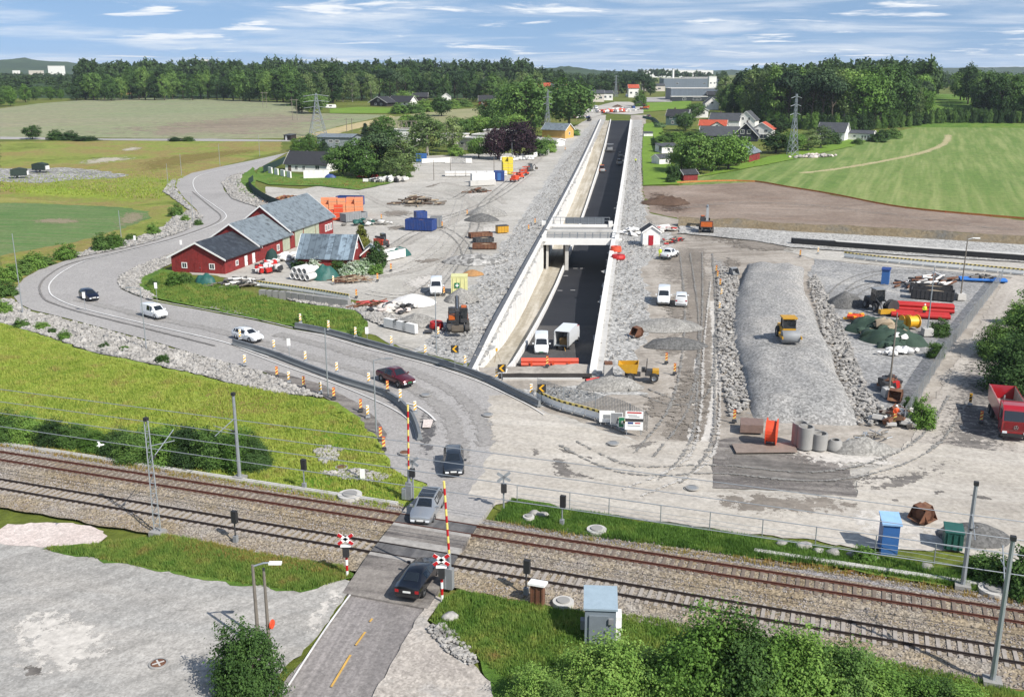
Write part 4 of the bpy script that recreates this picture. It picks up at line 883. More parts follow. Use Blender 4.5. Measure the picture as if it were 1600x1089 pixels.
M_trim = paint('white_trim',col('#f0eeea',.84),.6,var=.05)
M_glass = paint('window_glass',(.03,.04,.05,1),.08,0,var=.2,spec=.7)
M_pale_wall = paint('pale_render',col('#d8cfc4',.78),.9,var=.08,scale=.3)
M_white_wall = paint('white_render',col('#edebe6',.84),.9,var=.05,scale=.3)
M_brick = paint('red_brick',col('#9c5a48',.6),.9,var=.15,scale=.5)
M_grey_panel = boards('grey_cladding',col('#8995a2',.6),col('#7a8693',.58),1.2,'XY',var=.05,rough=.5)
M_dark_panel = boards('dark_cladding',col('#454c55',.5),col('#3b4149',.5),1.2,'XY',var=.05,rough=.5)
M_door_red = paint('red_door',col('#c0182c',.6),.5)
M_door_pale = boards('pale_green_doors',col('#b9bfa6',.7),col('#a4ab92',.66),.3,'X',var=.06)
M_door_grey = paint('grey_door',col('#8d979f',.62),.5)
M_brickc = paint('chimney_brick',col('#77655c',.5),.9)
def window(parent,p,w,h,face,frame=None,pane=None):
 """p: centre on the wall; face: 0 front (-Y), 1 right (+X), 2 back, 3 left"""
 rz = [0,math.pi / 2,math.pi,-math.pi / 2][face]
 m = MB(); d = .08
 m.box((0,-d / 2,h / 2 + .05),(w + .24,d,.12)).box((0,-d / 2,-h / 2 - .05),(w + .24,d,.12)).box((-w / 2 - .06,-d / 2,0),(.12,d,h)).box((w / 2 + .06,-d / 2,0),(.12,d,h)).box((0,-d * .4,0),(.06,d * .8,h))
 f = m.build('window',frame or M_trim,parent,None,p,rz); MB().box((0,-.02,0),(w,.03,h)).build('pane',pane or M_glass,f)
def door(parent,p,w,h,face,mat):
 rz = [0,math.pi / 2,math.pi,-math.pi / 2][face]; m = MB().box((0,-.05,h / 2),(w,.1,h)); d = m.build('door',mat,parent,None,p,rz)
 MB().box((w * .35,-.13,h * .48),(.06,.06,.14)).build('handle',M_door_grey,d)
def house(name,label,cat,loc,rz,L,Wd,h,rh,wall,roof,ridge='X',over=.4,wins=(),doors=(),chimney=None,trim=M_trim,group=None,base=None):
 """L along local x, Wd along local y, front at -y; ridge 'X' or 'Y' or 'flat' or 'mono'"""
 t = thing(name,label,cat,loc,rz,group); x,y = L / 2,Wd / 2; m = MB()
 if ridge == 'X':
  m.prism([(-y,-.5),(y,-.5),(y,h),(0,h + rh),(-y,h)],-x,x,'X')
 elif ridge == 'Y':
  m.prism([(-x,-.5),(x,-.5),(x,h),(0,h + rh),(-x,h)],-y,y,'Y')
 elif ridge == 'mono':
  m.prism([(-y,-.5),(y,-.5),(y,h + rh),(-y,h)],-x,x,'X')
 else: m.box((0,0,h / 2 - .25),(L,Wd,h + .5))
 m.build('wall',wall,t); r = MB(); th = .16
 if ridge in 'XY' and ridge != '':
  hw = y if ridge == 'X' else x; ln = x if ridge == 'X' else y
  k = rh / hw; e = hw + over; ze = h - k * over
  r.prism([(-e,ze + .03),(0,h + rh + .03),(e,ze + .03),(e,ze + th),(0,h + rh + th),(-e,ze + th)],-ln - over * .8,ln + over * .8,'X' if ridge == 'X' else 'Y')
  rf = r.build('roof',roof,t)
  for s in (-1,1):
   b = MB(); a0 = s * (ln + over * .8); b.prism([(-e,ze - .12),(0,h + rh - .12),(e,ze - .12),(e,ze + th + .03),(0,h + rh + th + .03),(-e,ze + th + .03)],a0,a0 + s * .06,'X' if ridge == 'X' else 'Y')
   b.build('bargeboard',trim,t)
  if chimney:
   MB().box((chimney[0],chimney[1],h + rh + .1),(.7,.7,1.5)).build('chimney',M_brickc,rf)
 elif ridge == 'mono':
  k = rh / (2 * y); r.prism([(-y - over,h - k * over + .03),(y + over,h + rh + k * over + .03),(y + over,h + rh + k * over + th),(-y - over,h - k * over + th)],-x - over,x + over,'X'); r.build('roof',roof,t)
 else:
  r.box((0,0,h + .1),(L + .5,Wd + .5,.2)); r.build('roof',roof,t); b = MB()
  for s in (-1,1): b.box((0,s * (y + .26),h + .22),(L + .56,.12,.3)).box((s * (x + .26),0,h + .22),(.12,Wd + .4,.3))
  b.build('parapet',trim,t)
 for (face,u,z,w_,h_) in wins:
  p = [(u,-y,z),(x,u,z),(u,y,z),(-x,u,z)][face]; window(t,p,w_,h_,face)
 for (face,u,w_,h_,mt) in doors:
  p = [(u,-y,0),(x,u,0),(u,y,0),(-x,u,0)][face]; door(t,p,w_,h_,face,mt)
 if base: MB().box((0,0,-.1),(L + .1,Wd + .1,base)).build('plinth',M_conc,t)
 return t
def at(pl,pr,Wd,yaw=None):
 """footprint whose front runs between two pixels on the ground"""
 a,b = G(*pl),G(*pr); d = b - a; rz = math.atan2(d.y,d.x) if yaw is None else yaw; L = math.hypot(d.x,d.y) if yaw is None else abs(pr[0] - pl[0]) / 1560 * (math.hypot(*a[:2]) + 2) / max(.3,math.cos(yaw))
 c = (a + b) / 2; nv = Vector((-math.sin(rz),math.cos(rz),0)); q = c + nv * Wd / 2; return (q.x,q.y,min(a.z,b.z) + .02),rz,L
# red barn of three lengths
bx = Vector((-49.3,168.7)); ba = math.atan2(213 - 168.7,-38.3 + 49.3); bd = Vector((math.cos(ba),math.sin(ba))); bn = Vector((-bd.y,bd.x))
def barn(s0,s1,w,h,rh,roof,label,wins,doors,shift=0.):
 c = bx + bd * (s0 + s1) / 2 + bn * (w / 2 + shift)
 return house('red_barn',label,'barn',(c.x,c.y,.15),ba,s1 - s0,w,h,rh,M_red,roof,'X',.55,wins,doors)
barn(0,12.4,10.2,2.6,2.5,M_sheet_dark,'low red barn with black sheet roof, nearest of the red barns',[(3,2.6,1.1,.8,.8),(3,-2.7,1.1,.8,.8),(0,-2,1.1,.7,.7)],[(3,0,1.3,1.7,M_red),(0,1.2,.9,1.8,M_trim),(0,4,.9,1.8,M_trim)])
barn(12.46,25.4,10.8,3.0,3.5,M_sheet_roof,'middle red barn with half weathered grey sheet roof',[(0,1.2,1.1,.8,1.)],[(0,4.6,2.9,2.5,M_door_pale)],.1)
barn(25.46,46.,11.6,3.7,4.4,M_sheet_roof,'largest red barn at the far end with tall weathered grey roof',[(0,6.6,1.5,.7,1.2),(0,7.9,1.5,.7,1.2),(0,9.2,1.5,.7,1.2)],[(0,-6.4,3.6,3.3,M_door_pale),(0,-1.5,5.2,3.3,M_door_pale),(0,2.2,1.6,3.3,M_door_pale)],.2)
l,z,L = at((466,420),(550,422),7.4)
house('red_cottage','small red cottage with striped grey sheet roof amid flowering shrubs','cottage',l,z,L,7.4,2.1,3.4,M_red,M_sheet_stripe,'X',.4,[(1,0,3.6,.7,.7)])
l,z,L = at((570,415),(594,412),3.4,R(20))
house('lean_to_shed','little red shed with white gable edges joined to the red cottage','shed',l,R(5),2.9,3.6,1.9,1.2,M_red,M_sheet_stripe,'Y',.3,(),[(0,0,1.2,1.8,M_door_pale)])
# houses left and centre
l,z,L = at((446,268),(511,270),9.5)
house('white_house','long white house with dark grey roof behind the white wall','house',l,z,L,9.5,2.8,3.6,M_white_wall,M_dark_tile,'X',.6,[(0,-3.5,1.4,.9,1.1),(0,-.8,1.4,.9,1.1),(0,4.2,1.6,1.4,1.2)],[(0,-6,1.1,2.1,M_brickc)])
l,z,L = at((560,262),(584,260),8)
house('white_house','white house half hidden behind dense trees in the yard','house',l,z,L,8,4.6,2.6,M_white_wall,M_dark_tile,'X',.5,[(1,0,2.2,1.2,1.3),(0,1,2,1.2,1.2)])
l,z,L = at((496,231),(550,232),13)
house('grey_hall','grey boarded hall with flat bluish roof behind the white house','hall',l,z,L,13,4.4,1.,M_greyb,M_sheet_roof,'X',.6,[(0,-1.5,2.8,1.6,.9),(0,1.2,2.8,1.6,.9)],trim=M_dark_panel)
l,z,L = at((598,222),(622,223),8)
house('grey_annex','low grey flat roofed annex left of the white block','annex',l,z,L,8,3.4,.5,M_greyb,M_flat_roof,'flat')
l,z,L = at((615,223),(646,224),10)
wb = house('white_block','white windowless block with timber roof trusses standing bare on top','building',l,z,L,10,5.6,.5,M_white_wall,M_flat_roof,'flat',wins=[(0,2,2,1,1)])
m = MB()
for i in range(9): m.tube([(-L / 2 + L * i / 8,0,5.9),(-L / 2 + L * (i + (.5 if i % 2 else -.5)) / 8,0,9.2)],.16,6)
m.box((0,0,9.2),(L,.3,.3)); m.box((0,0,6.),(L,.3,.3)); m.build('roof_truss',paint('grey_timber',col('#9a917f',.6),.9),wb)
for k,(pl,pr,d,h,lab) in enumerate((((688,226),(722,227),9,4.2,'pale flat roofed school wing left, behind tall weeping tree'),((716,234),(742,236),8,4.8,'pale flat roofed school block with white ground floor'),((738,228),(766,229),9,4.6,'pale flat roofed school wing beside the dark red tree'),((756,222),(800,223),8,5.,'pale flat roofed block behind the dark red tree'))):
 l,z,L = at(pl,pr,d); house('school_block',lab,'school building',l,z,L,d,h,.4,M_pale_wall,M_flat_roof,'flat',wins=[(0,-L * .25,h * .55,1.6,1.1),(0,L * .2,h * .55,1.6,1.1)])
l,z,L = at((576,166),(604,167),12)
house('farmhouse','dark brown alpine farmhouse with white lower floor and dark roof','house',l,z,15,10,3.0,3.6,M_brownb,M_dark_tile,'Y',1.2,[(0,-2.5,1.5,1.5,1.2),(0,2.5,1.5,1.5,1.2),(0,0,4.2,1.6,1.2)])
house('farmhouse','long dark roofed wing of the alpine farmhouse with white walls','house',(l[0] + 14,l[1] + 4,l[2]),z,19,9,3.4,3.6,M_white_wall,M_dark_tile,'X',.9,[(0,-5,1.8,1.5,1.2),(0,0,1.8,1.5,1.2),(0,5,1.8,1.5,1.2)])
l,z,L = at((645,158),(668,158),9)
house('farm_outbuilding','dark outbuilding with black roof right of the alpine farmhouse','outbuilding',l,z,L,9,3.2,3.,M_brownb,M_dark_tile,'X',.5)
l,z,L = at((690,158),(704,158),8)
house('white_cottage','tiny white cottage by the hedge far behind the vegetable field','cottage',l,z,L,8,3.2,2.6,M_whiteb,M_slate,'Y',.4,[(0,0,1.6,1.2,1.2)])
l,z,L = at((748,166),(773,166),9)
house('red_house','red wooden house with dark roof at the edge of the woods','house',l,z,L,9,3.6,3.6,M_red,M_dark_tile,'X',.5,[(0,-3,1.8,1.1,1.2),(0,2,1.8,1.1,1.2)],chimney=(1,0))
l,z,L = at((441,219),(456,220),4)
house('hut','small dark open-fronted hut beside the lane at the field corner','hut',l,z,4.4,3.5,2.2,.4,M_brownb,M_slate,'mono',.3,(),[(0,-.7,1.,1.9,M_trim)])
l,z,L = at((847,215),(883,217),8)
house('yellow_house','yellow wooden house with light grey roof left of the sunken road','house',l,z,L,8,4.,2.6,M_yellowb,M_sheet_roof,'X',.6,[(1,0,2.2,1.1,1.2)])
l,z,L = at((833,226),(868,229),6)
house('white_shed','low white shed with pale roof in front of the yellow house','shed',l,z,L,6,2.3,.8,M_whiteb,M_flat_roof,'X',.4)
# far left farm and town
l,z,L = at((62,137),(72,137),9); house('red_barn','tiny red barn on the distant pasture at far left','barn',l,z,L,9,6.5,4.,M_red,M_slate,'Y',.4,[(0,0,3.5,1.5,1.5)])
l,z,L = at((88,141),(112,142),10); house('farm_house','long low red and white farmhouse on the distant pasture','house',l,z,L,10,4.2,4.,M_white_wall,M_brick,'X',.6,[(0,-6,2,2,1.5),(0,2,2,2,1.5)])
# right of the works
l,z,L = at((1040,196),(1073,197),9); house('green_house','grey-green two storey house with dark roof and pale gable dormer','house',l,z,L,9,5.2,3.2,M_greenb,M_dark_tile,'X',.5,[(0,-2,1.7,1.2,1.3),(0,3.6,1.7,1.4,1.3),(0,-3,4,1.2,1.2)],chimney=(-2,0))
house('timber_porch','pale green gabled porch on the front of the grey-green house','porch',(l[0] + 3.,l[1] - 4.8,l[2]),z,3.6,2.4,5.2,2.,paint('pale_green_render',col('#9db5ac',.7),.8),M_dark_tile,'Y',.3,[(0,0,3.9,1.6,1.4),(0,0,1.5,1.6,1.4)])
l,z,L = at((1081,184),(1106,184),9); house('white_house','white house with broad low gable behind the grey-green house','house',l,z,9.5,11,4.2,2.4,M_whiteb,M_slate,'Y',.5,[(0,-1.8,2.6,1.3,1.2),(0,2,2.6,1.3,1.2)],chimney=(0,1))
l,z,L = at((1102,172),(1122,172),9); house('white_house','white steep gabled house farthest back below the forest edge','house',l,z,9,10,4.2,3.6,M_whiteb,M_slate,'Y',.5,[(0,0,4.6,1.5,1.2)])
l,z,L = at((1115,199),(1146,200),10); house('white_house','white house with long grey roof behind the orange roofed house','house',l,z,16,9,3.6,3.6,M_whiteb,M_slate,'X',.4,[(0,-4,2,1.2,1.2)],chimney=(-3,.5))
house('white_house','white two window gable front facing the dark navy house','house',(l[0] + 11.5,l[1] - 1,l[2]),z,9.6,11,4,4.4,M_whiteb,M_slate,'Y',.5,[(0,-1.6,4.6,1.,1.3),(0,1.6,4.6,1.,1.3),(0,0,1.8,2.2,1.3)])
l,z,L = at((1092,205),(1134,206),8); house('orange_roof_house','white house under a bright orange tiled roof','house',l,z,L,8,3.,2.4,M_whiteb,M_orange_tile,'X',.5,[(0,-3,1.6,1.2,1.1)])
house('white_wing','white gabled front of the orange roofed house','gable',(l[0] + 1.,l[1] - 4.6,l[2]),z,6.4,2.,2.8,1.9,M_whiteb,M_orange_tile,'Y',.4,[(0,0,2.7,1.3,1.)],trim=M_brownb)
l,z,L = at((1103,220),(1142,221),9); house('navy_house','dark house with wide grey roof, long side to the viewer','house',l,z,17,8,2.6,3.6,M_navyb,M_slate,'X',.6,[(0,-3,1.4,1.2,1.1)])
house('navy_gable_house','dark navy gable with two white framed windows','house',(l[0] + 11.6,l[1] - 2.5,l[2]),z,10.6,10,2.8,5.2,M_navyb,M_slate,'Y',.8,[(0,-1.5,4.2,1.5,1.6),(0,1.5,4.2,1.5,1.6),(0,0,1.3,1.6,1.2)],chimney=(0,2))
l,z,L = at((1174,217),(1204,218),10); house('balcony_house','white house with red edged gable and balcony right of the navy gable','house',l,z,9.4,10,4.6,2.8,M_whiteb,M_orange_tile,'Y',.7,[(0,-2,3.7,1.4,1.2),(0,2,3.7,1.4,1.2),(0,1,1.2,3.4,1.8)])
l,z,L = at((1160,258),(1196,247),9); house('red_barn','red barn with pale sheet roof beside the gardens and sown field','barn',l,z,13.5,9,3.4,2.8,M_red,M_sheet_roof,'X',.5,(),[(0,3,2.,2.2,M_red)])
l,z,L = at((1034,240),(1062,239),6); house('garden_shed','white garden house with flat grey roof above the smaller garden shed','shed',l,z,L,6,2.6,.8,M_whiteb,M_slate,'mono',.4,[(0,-1,1.4,1.,1.),(0,1.6,1.4,1.,1.)])
l,z,L = at((1030,258),(1048,257),5); house('garden_shed','small white garden shed with slate roof on the lawn','shed',l,z,L,5,2.3,1.2,M_whiteb,M_slate,'X',.3,[(0,.6,1.2,.8,.8)])
l,z,L = at((1068,283),(1090,282),4); house('red_shed','small dark red shed under the big garden trees','shed',l,z,L,4,2.,1.2,M_red,M_dark_tile,'X',.3)
l,z,L = at((1006,214),(1020,214),3); house('garden_shed','tiny white shed beside the green fence at the lawn edge','shed',l,z,L,3,1.6,.5,M_whiteb,M_slate,'mono',.2)
l,z,L = at((1276,219),(1319,221),9); house('white_house','white house with steep grey roof in front of the right hand forest','house',l,z,L,9,4.,3.8,M_whiteb,M_slate,'X',.4,[(0,-4,2,1.2,1.3),(0,3,2,1.4,1.3)])
house('white_annex','low white annex with three windows right of the steep roofed house','annex',(l[0] + L * .5 + 6.1,l[1] - 1.,l[2]),z,12,7,3.2,1.2,M_whiteb,M_slate,'X',.4,[(0,-2,2.,.9,.9),(0,1.5,1.6,.7,1.5),(0,2.8,1.6,.7,1.5),(0,4.1,1.6,.7,1.5)])
l,z,L = at((1048,157),(1122,157),30); house('industrial_hall','big bluish grey industrial hall beyond the gardens','industrial building',l,z,L,30,9,.5,M_grey_panel,M_flat_roof,'flat',wins=[(0,-12,1.6,3,1.6),(0,2,1.6,8,1.6)])
l2,z2,L2 = at((1048,158.5),(1104,158.5),6); house('glazed_pavilion','dark glazed single storey front of the industrial hall','building',(l2[0],l2[1] - 3,l2[2]),z2,L2,6,3.4,.4,M_dark_panel,M_flat_roof,'flat',wins=[(0,-4,1.7,2.4,1.6),(0,6,1.7,6,1.5)])
l2,z2,L2 = at((1096,157),(1122,157),8); house('hall_annex','dark pitched roof annex at the right corner of the industrial hall','building',(l2[0] + 4,l2[1] - 8,l2[2]),z2,15,9,4.5,2.5,M_dark_panel,M_dark_tile,'X',.5,[(0,2,1.8,3,1.4)])
for k,(x,Y,L,d,h,mat,rf,lab) in enumerate(((1075,1350,70,40,12,M_grey_panel,M_flat_roof,'wide grey warehouse roof beyond the industrial hall'),(1112,1250,9,9,15,M_white_wall,M_flat_roof,'white block tower on the warehouse beyond the industrial hall'),(1098,1500,60,30,12,M_dark_panel,M_flat_roof,'dark warehouse far behind the industrial hall'),
  (1058,3000,200,40,20,M_white_wall,M_flat_roof,'long white factory on the far hillside'),(1020,1150,25,14,6,M_pale_wall,M_slate,'pale building left of the industrial hall'),
  (90,2600,34,20,31,M_white_wall,M_flat_roof,'white apartment block on the far left ridge'),(27,2500,14,10,20,M_white_wall,M_flat_roof,'small white block at far left on the horizon'),(58,2500,30,14,20,M_pale_wall,M_flat_roof,'pale flat block between the white blocks at far left'),
  (322,2300,14,14,44,M_white_wall,M_flat_roof,'white tower top rising over the woods'),(854,900,34,12,9,M_brick,M_orange_tile,'long red brick building among the far trees'),(872,880,12,10,9,M_brick,M_slate,'short red brick house right of the long brick building'),
  (932,800,11,9,6.5,M_pale_wall,M_slate,'grey gabled house left of the road at the far end'),(949,830,8,8,5.5,M_whiteb,M_slate,'white house behind the grey gabled house at the far end'),(989,900,9,9,8,M_white_wall,M_orange_tile,'white house with red roof at the end of the road'))):
 z0 = T(min(Y,900)); X = (x - 800) / 1560 * (Y * math.cos(PITCH) + (34 - z0) * math.sin(PITCH))
 house('far_building',lab,'building',(X,Y,z0),0,L,d,h,h * .35,mat,rf,'X' if rf in (M_slate,M_orange_tile) else 'flat',.5,[(0,-L * .25,h * .5,min(3,L * .2),min(1.6,h * .3)),(0,L * .25,h * .5,min(3,L * .2),min(1.6,h * .3))])
def factory_chimney():
 Y = 1700; X = (1051 - 800) / 1560 * (Y * math.cos(PITCH) + 24 * math.sin(PITCH)); t = thing('factory_chimney','tall white factory chimney rising above the far industrial area','chimney',(X,Y,10))
 MB().tube([(0,0,0),(0,0,23)],[2.2,1.7],14).build('stack',M_white_wall,t); MB().tube([(0,0,23),(0,0,24)],1.8,14).build('crown',M_conc_grey,t)
factory_chimney()
# small technical buildings
l,z,L = at((1004,386),(1031,386),3.6)
house('transformer_hut','small white hut with dark gable roof and bright red door beside the bridge','hut',(l[0],l[1],.3),z,L,3.6,2.7,1.15,M_whiteb,M_dark_tile,'Y',.3,(),[(0,-.1,.95,2.,M_door_red)],base=.5)
# ================================================================ VEHICLES
M_tyre = paint('tyre_rubber',(.022,.022,.023,1),.85,var=.2)
M_rim = paint('wheel_rim',col('#b4b7ba',.7),.35,.8)
M_cglass = paint('car_glass',(.012,.015,.018,1),.04,spec=.9,var=.05)
M_lamp = paint('headlamp',col('#e8ecef',.85),.1,spec=.9)
M_tail = paint('tail_lamp',col('#c31820',.6),.2,spec=.8)
M_plate = paint('number_plate',col('#e8e8e4',.8),.5)
M_plate_green = paint('green_number_plate',col('#2c8a58',.6),.5)
M_black = paint('black_plastic',(.02,.02,.021,1),.6,var=.2)
M_chrome = paint('chrome_trim',col('#c5c9cc',.8),.2,.9)
def carpaint(name,c,metal=.0): return paint(name,c,.28,metal,var=.03,spec=.6,coat=.8)
C_WHITE = carpaint('car_white',col('#eef0f0',.84)); C_NAVY = carpaint('car_dark_blue',col('#161d36',.6),.3); C_RED = carpaint('car_dark_red',col('#6d1622',.6),.3)
C_GREY = carpaint('car_grey',col('#3c444e',.6),.4); C_SILVER = carpaint('car_silver',col('#c4c8cb',.7),.6); C_BLACK = carpaint('car_black',col('#12131c',.6),.2)
def wheel(parent,x,y,r,w,name='wheel',rim=True,rimmat=None,n=20):
 m = MB(); s = 1 if y > 0 else -1
 m.lathe([(r * .55,-w / 2),(r * .9,-w / 2),(r,-w * .36),(r,w * .36),(r * .9,w / 2),(r * .55,w / 2)],(0,0,0),n,'Y')
 wl = m.build(name,M_tyre,parent,40,(x,y,r))
 if rim:
  m = MB(); m.lathe([(.001,s * w * .40),(r * .18,s * w * .42),(r * .2,s * w * .30),(r * .5,s * w * .34),(r * .62,s * w * .5),(r * .64,s * w * .3),(r * .5,-s * w * .3),(.001,-s * w * .3)],(0,0,0),n,'Y')
  for k in range(5):
   a = 2 * math.pi * k / 5; m.box((r * .36 * math.cos(a),s * w * .38,r * .36 * math.sin(a)),(r * .42,w * .1,r * .1),ry=-a)
  m.build('rim',rimmat or M_rim,wl,40)
 return wl
def vehicle(name,label,cat,loc,rz,st,color,wheels,r,side=(),front=None,rear=None,lower_dark=True,plate=M_plate,rails=False,extra=None,group=None,mirrors=None,roofmat=None,frontdark=None):
 """st: stations (x, half width at sill, half width at belt, half width at roof, sill z, belt z, roof z)"""
 t = thing(name,label,cat,loc,rz,group); m = MB(); K = 13
 for (x,ws,wb,wt,z0,zb,zt) in st:
  zm = z0 + (zb - z0) * .55
  ring = [(-ws * .9,z0),(-ws,z0 + .12),(-wb * 1.0,zm),(-wb * .985,zb),(-wt,zt - .05),(-wt * .8,zt),(0,zt + .025)]
  ring = ring + [(-a,z) for a,z in reversed(ring[:-1])]
  m.v += [(x,a,z) for a,z in ring]
 n = len(st)
 for i in range(n - 1):
  for k in range(K - 1): m.f.append((i * K + k,i * K + k + 1,(i + 1) * K + k + 1,(i + 1) * K + k))
  m.f.append((i * K + K - 1,i * K,(i + 1) * K,(i + 1) * K + K - 1))
 m.f += [tuple(range(K)),tuple(range((n - 1) * K,n * K))]
 body = m.build('body',color,t,32)
 def quad(i,k0,k1,shrink=.88,nm='window',mat=M_cglass,off=.012):
  P = [Vector(m.v[i * K + k0]),Vector(m.v[i * K + k1]),Vector(m.v[(i + 1) * K + k1]),Vector(m.v[(i + 1) * K + k0])]
  c = sum(P,Vector()) / 4; N = (P[1] - P[0]).cross(P[3] - P[0]).normalized()
  cen = Vector((c.x,0,.8)); N = N if N.dot(c - cen) > 0 else -N
  Q = [c + (p - c) * shrink + N * off for p in P]; B = [q - N * (off + .02) for q in Q]; mm = MB()
  mm.add(Q + B,[(0,1,2,3),(0,1,5,4),(1,2,6,5),(2,3,7,6),(3,0,4,7)]); mm.build(nm,mat,t)
 def screen(i,nm,shrink=.9,off=.012):
  A = [Vector(v) for v in m.v[i * K + 4:i * K + 9]]; B = [Vector(v) for v in m.v[(i + 1) * K + 4:(i + 1) * K + 9]]
  c = (A[2] + B[2]) / 2; N = (A[3] - A[1]).cross(B[2] - A[2]).normalized(); N = N if N.z > 0 else -N
  top = [Vector((c.x + (p.x - c.x) * shrink,p.y * shrink,c.z + (p.z - c.z) * shrink)) + N * off for p in A + B]
  low = [p - N * .03 for p in top]; mm = MB()
  mm.add(top + low,[(k,k + 1,k + 6,k + 5) for k in range(4)] + [(0,5,15,10),(4,9,19,14),(0,1,11,10),(1,2,12,11),(2,3,13,12),(3,4,14,13),(5,6,16,15),(6,7,17,16),(7,8,18,17),(8,9,19,18)])
  mm.build(nm,M_cglass,t)
 for i in side:
  quad(i,3,4,.86,'side_window'); quad(i,K - 4,K - 5,.86,'side_window')
 if front is not None: screen(front,'windscreen')
 if rear is not None: screen(rear,'rear_window',.84)
 xf,xr = st[-1][0],st[0][0]; wf,wr = st[-2][1],st[1][1]; zbf,zbr = st[-1][5],st[0][5]
 for (x,y) in wheels:
  for s in (-1,1): wheel(t,x,s * (y - .10),r,.22)
  a = MB()
  for s in (-1,1): a.lathe([(r * .98,s * (y + .02)),(r * 1.14,s * (y + .02)),(r * 1.14,s * (y - .2))],(x,0,r),18,'Y')
  a.build('wheel_arch',M_black,t)
 for s in (-1,1):
  MB().box((xf - .10,s * wf * .74,zbf - .12),(.26,wf * .40,.15)).build('headlight',M_lamp,t)
  MB().box((xr + .09,s * wr * .82,zbr - .06),(.22,wr * .30,.2)).build('tail_light',M_tail,t)
  if mirrors:
   MB().box((mirrors[0],s * (mirrors[1] + .12),mirrors[2]),(.12,.22,.16)).build('mirror',color,t)
 MB().box((xf + .01,0,zbf - .22),(.06,wf * .9,.16)).build('grille',M_black,t)
 MB().box((xf + .03,0,st[-1][4] + .18),(.04,.52,.12)).build('number_plate',plate,t)
 MB().box((xr - .02,0,zbr - .1),(.04,.52,.12)).build('number_plate',plate,t)
 if lower_dark: MB().box(((xf + xr) / 2,0,st[0][4] + .06),(xf - xr + .04,2 * wf * .96,.12)).build('bumper_trim',M_black,t)
 if rails:
  for s in (-1,1): MB().tube([(rails[0],s * rails[2],rails[3]),(rails[0] + .1,s * rails[2],rails[3] + .07),(rails[1] - .1,s * rails[2],rails[3] + .07),(rails[1],s * rails[2],rails[3])],.025,6).build('roof_rail',M_chrome,t)
 return t
def scaled(st,l=1.,w=1.,h=1.): return [(x * l,a * w,b * w,c * w,z0,zb * h,zt * h) for x,a,b,c,z0,zb,zt in st]
HATCH = [(-2.1,.74,.80,.60,.35,.80,.86),(-2.05,.82,.86,.66,.22,.92,1.06),(-1.75,.86,.88,.62,.2,.96,1.38),(-1.35,.87,.89,.60,.2,.95,1.47),(-.35,.87,.89,.62,.2,.93,1.50),(.45,.87,.89,.60,.2,.92,1.40),(1.15,.87,.88,.74,.2,.92,1.0),(1.75,.84,.85,.66,.2,.78,.88),(2.05,.74,.76,.55,.25,.64,.74),(2.12,.62,.64,.45,.34,.58,.66)]
ESTATE = [(-2.35,.74,.80,.60,.35,.80,.86),(-2.3,.84,.88,.68,.22,.92,1.0),(-1.95,.88,.9,.64,.2,.95,1.36),(-1.6,.89,.91,.61,.2,.95,1.44),(-.5,.89,.91,.63,.2,.93,1.48),(.4,.89,.91,.61,.2,.92,1.42),(1.1,.89,.90,.76,.2,.92,1.0),(1.85,.86,.87,.68,.2,.80,.90),(2.3,.76,.78,.58,.25,.66,.76),(2.38,.64,.66,.48,.34,.58,.66)]
SEDAN = [(-2.42,.72,.78,.62,.36,.78,.88),(-2.36,.84,.88,.72,.25,.90,1.0),(-1.75,.89,.91,.72,.2,.93,1.06),(-.95,.90,.92,.58,.2,.94,1.38),(-.2,.90,.92,.60,.2,.93,1.43),(.45,.90,.92,.59,.2,.92,1.37),(1.2,.90,.91,.78,.2,.91,.99),(1.95,.87,.88,.70,.2,.80,.90),(2.4,.76,.78,.58,.25,.66,.76),(2.46,.64,.66,.48,.34,.58,.66)]
SUV = [(-2.3,.76,.82,.62,.42,.90,.98),(-2.25,.86,.90,.70,.3,1.02,1.12),(-1.95,.9,.92,.68,.28,1.08,1.54),(-1.55,.91,.93,.65,.28,1.06,1.64),(-.4,.91,.93,.67,.28,1.04,1.68),(.4,.91,.93,.64,.28,1.03,1.60),(1.05,.91,.92,.78,.28,1.03,1.12),(1.8,.88,.90,.72,.28,.94,1.04),(2.25,.78,.80,.62,.32,.80,.90),(2.32,.66,.68,.5,.4,.66,.78)]
SMALLVAN = [(-2.2,.80,.84,.70,.35,1.0,1.55),(-2.16,.87,.89,.76,.22,1.02,1.74),(-1.6,.89,.90,.76,.2,1.02,1.8),(-.55,.89,.90,.75,.2,1.0,1.82),(.3,.89,.90,.74,.2,.98,1.80),(.75,.89,.90,.70,.2,.97,1.68),(1.4,.89,.89,.78,.2,.98,1.1),(1.9,.85,.86,.70,.2,.86,.98),(2.15,.75,.77,.58,.25,.72,.82),(2.22,.62,.64,.48,.34,.62,.7)]
BIGVAN = [(-2.6,.88,.90,.80,.4,1.2,2.0),(-2.55,.95,.96,.86,.28,1.2,2.18),(-1.8,.97,.98,.86,.25,1.2,2.26),(-.2,.97,.98,.85,.25,1.2,2.28),(.9,.97,.98,.84,.25,1.2,2.24),(1.25,.97,.98,.78,.25,1.2,2.05),(1.85,.96,.97,.84,.25,1.15,1.3),(2.3,.92,.92,.76,.25,1.0,1.12),(2.55,.82,.84,.64,.3,.82,.94),(2.62,.7,.72,.5,.38,.7,.8)]
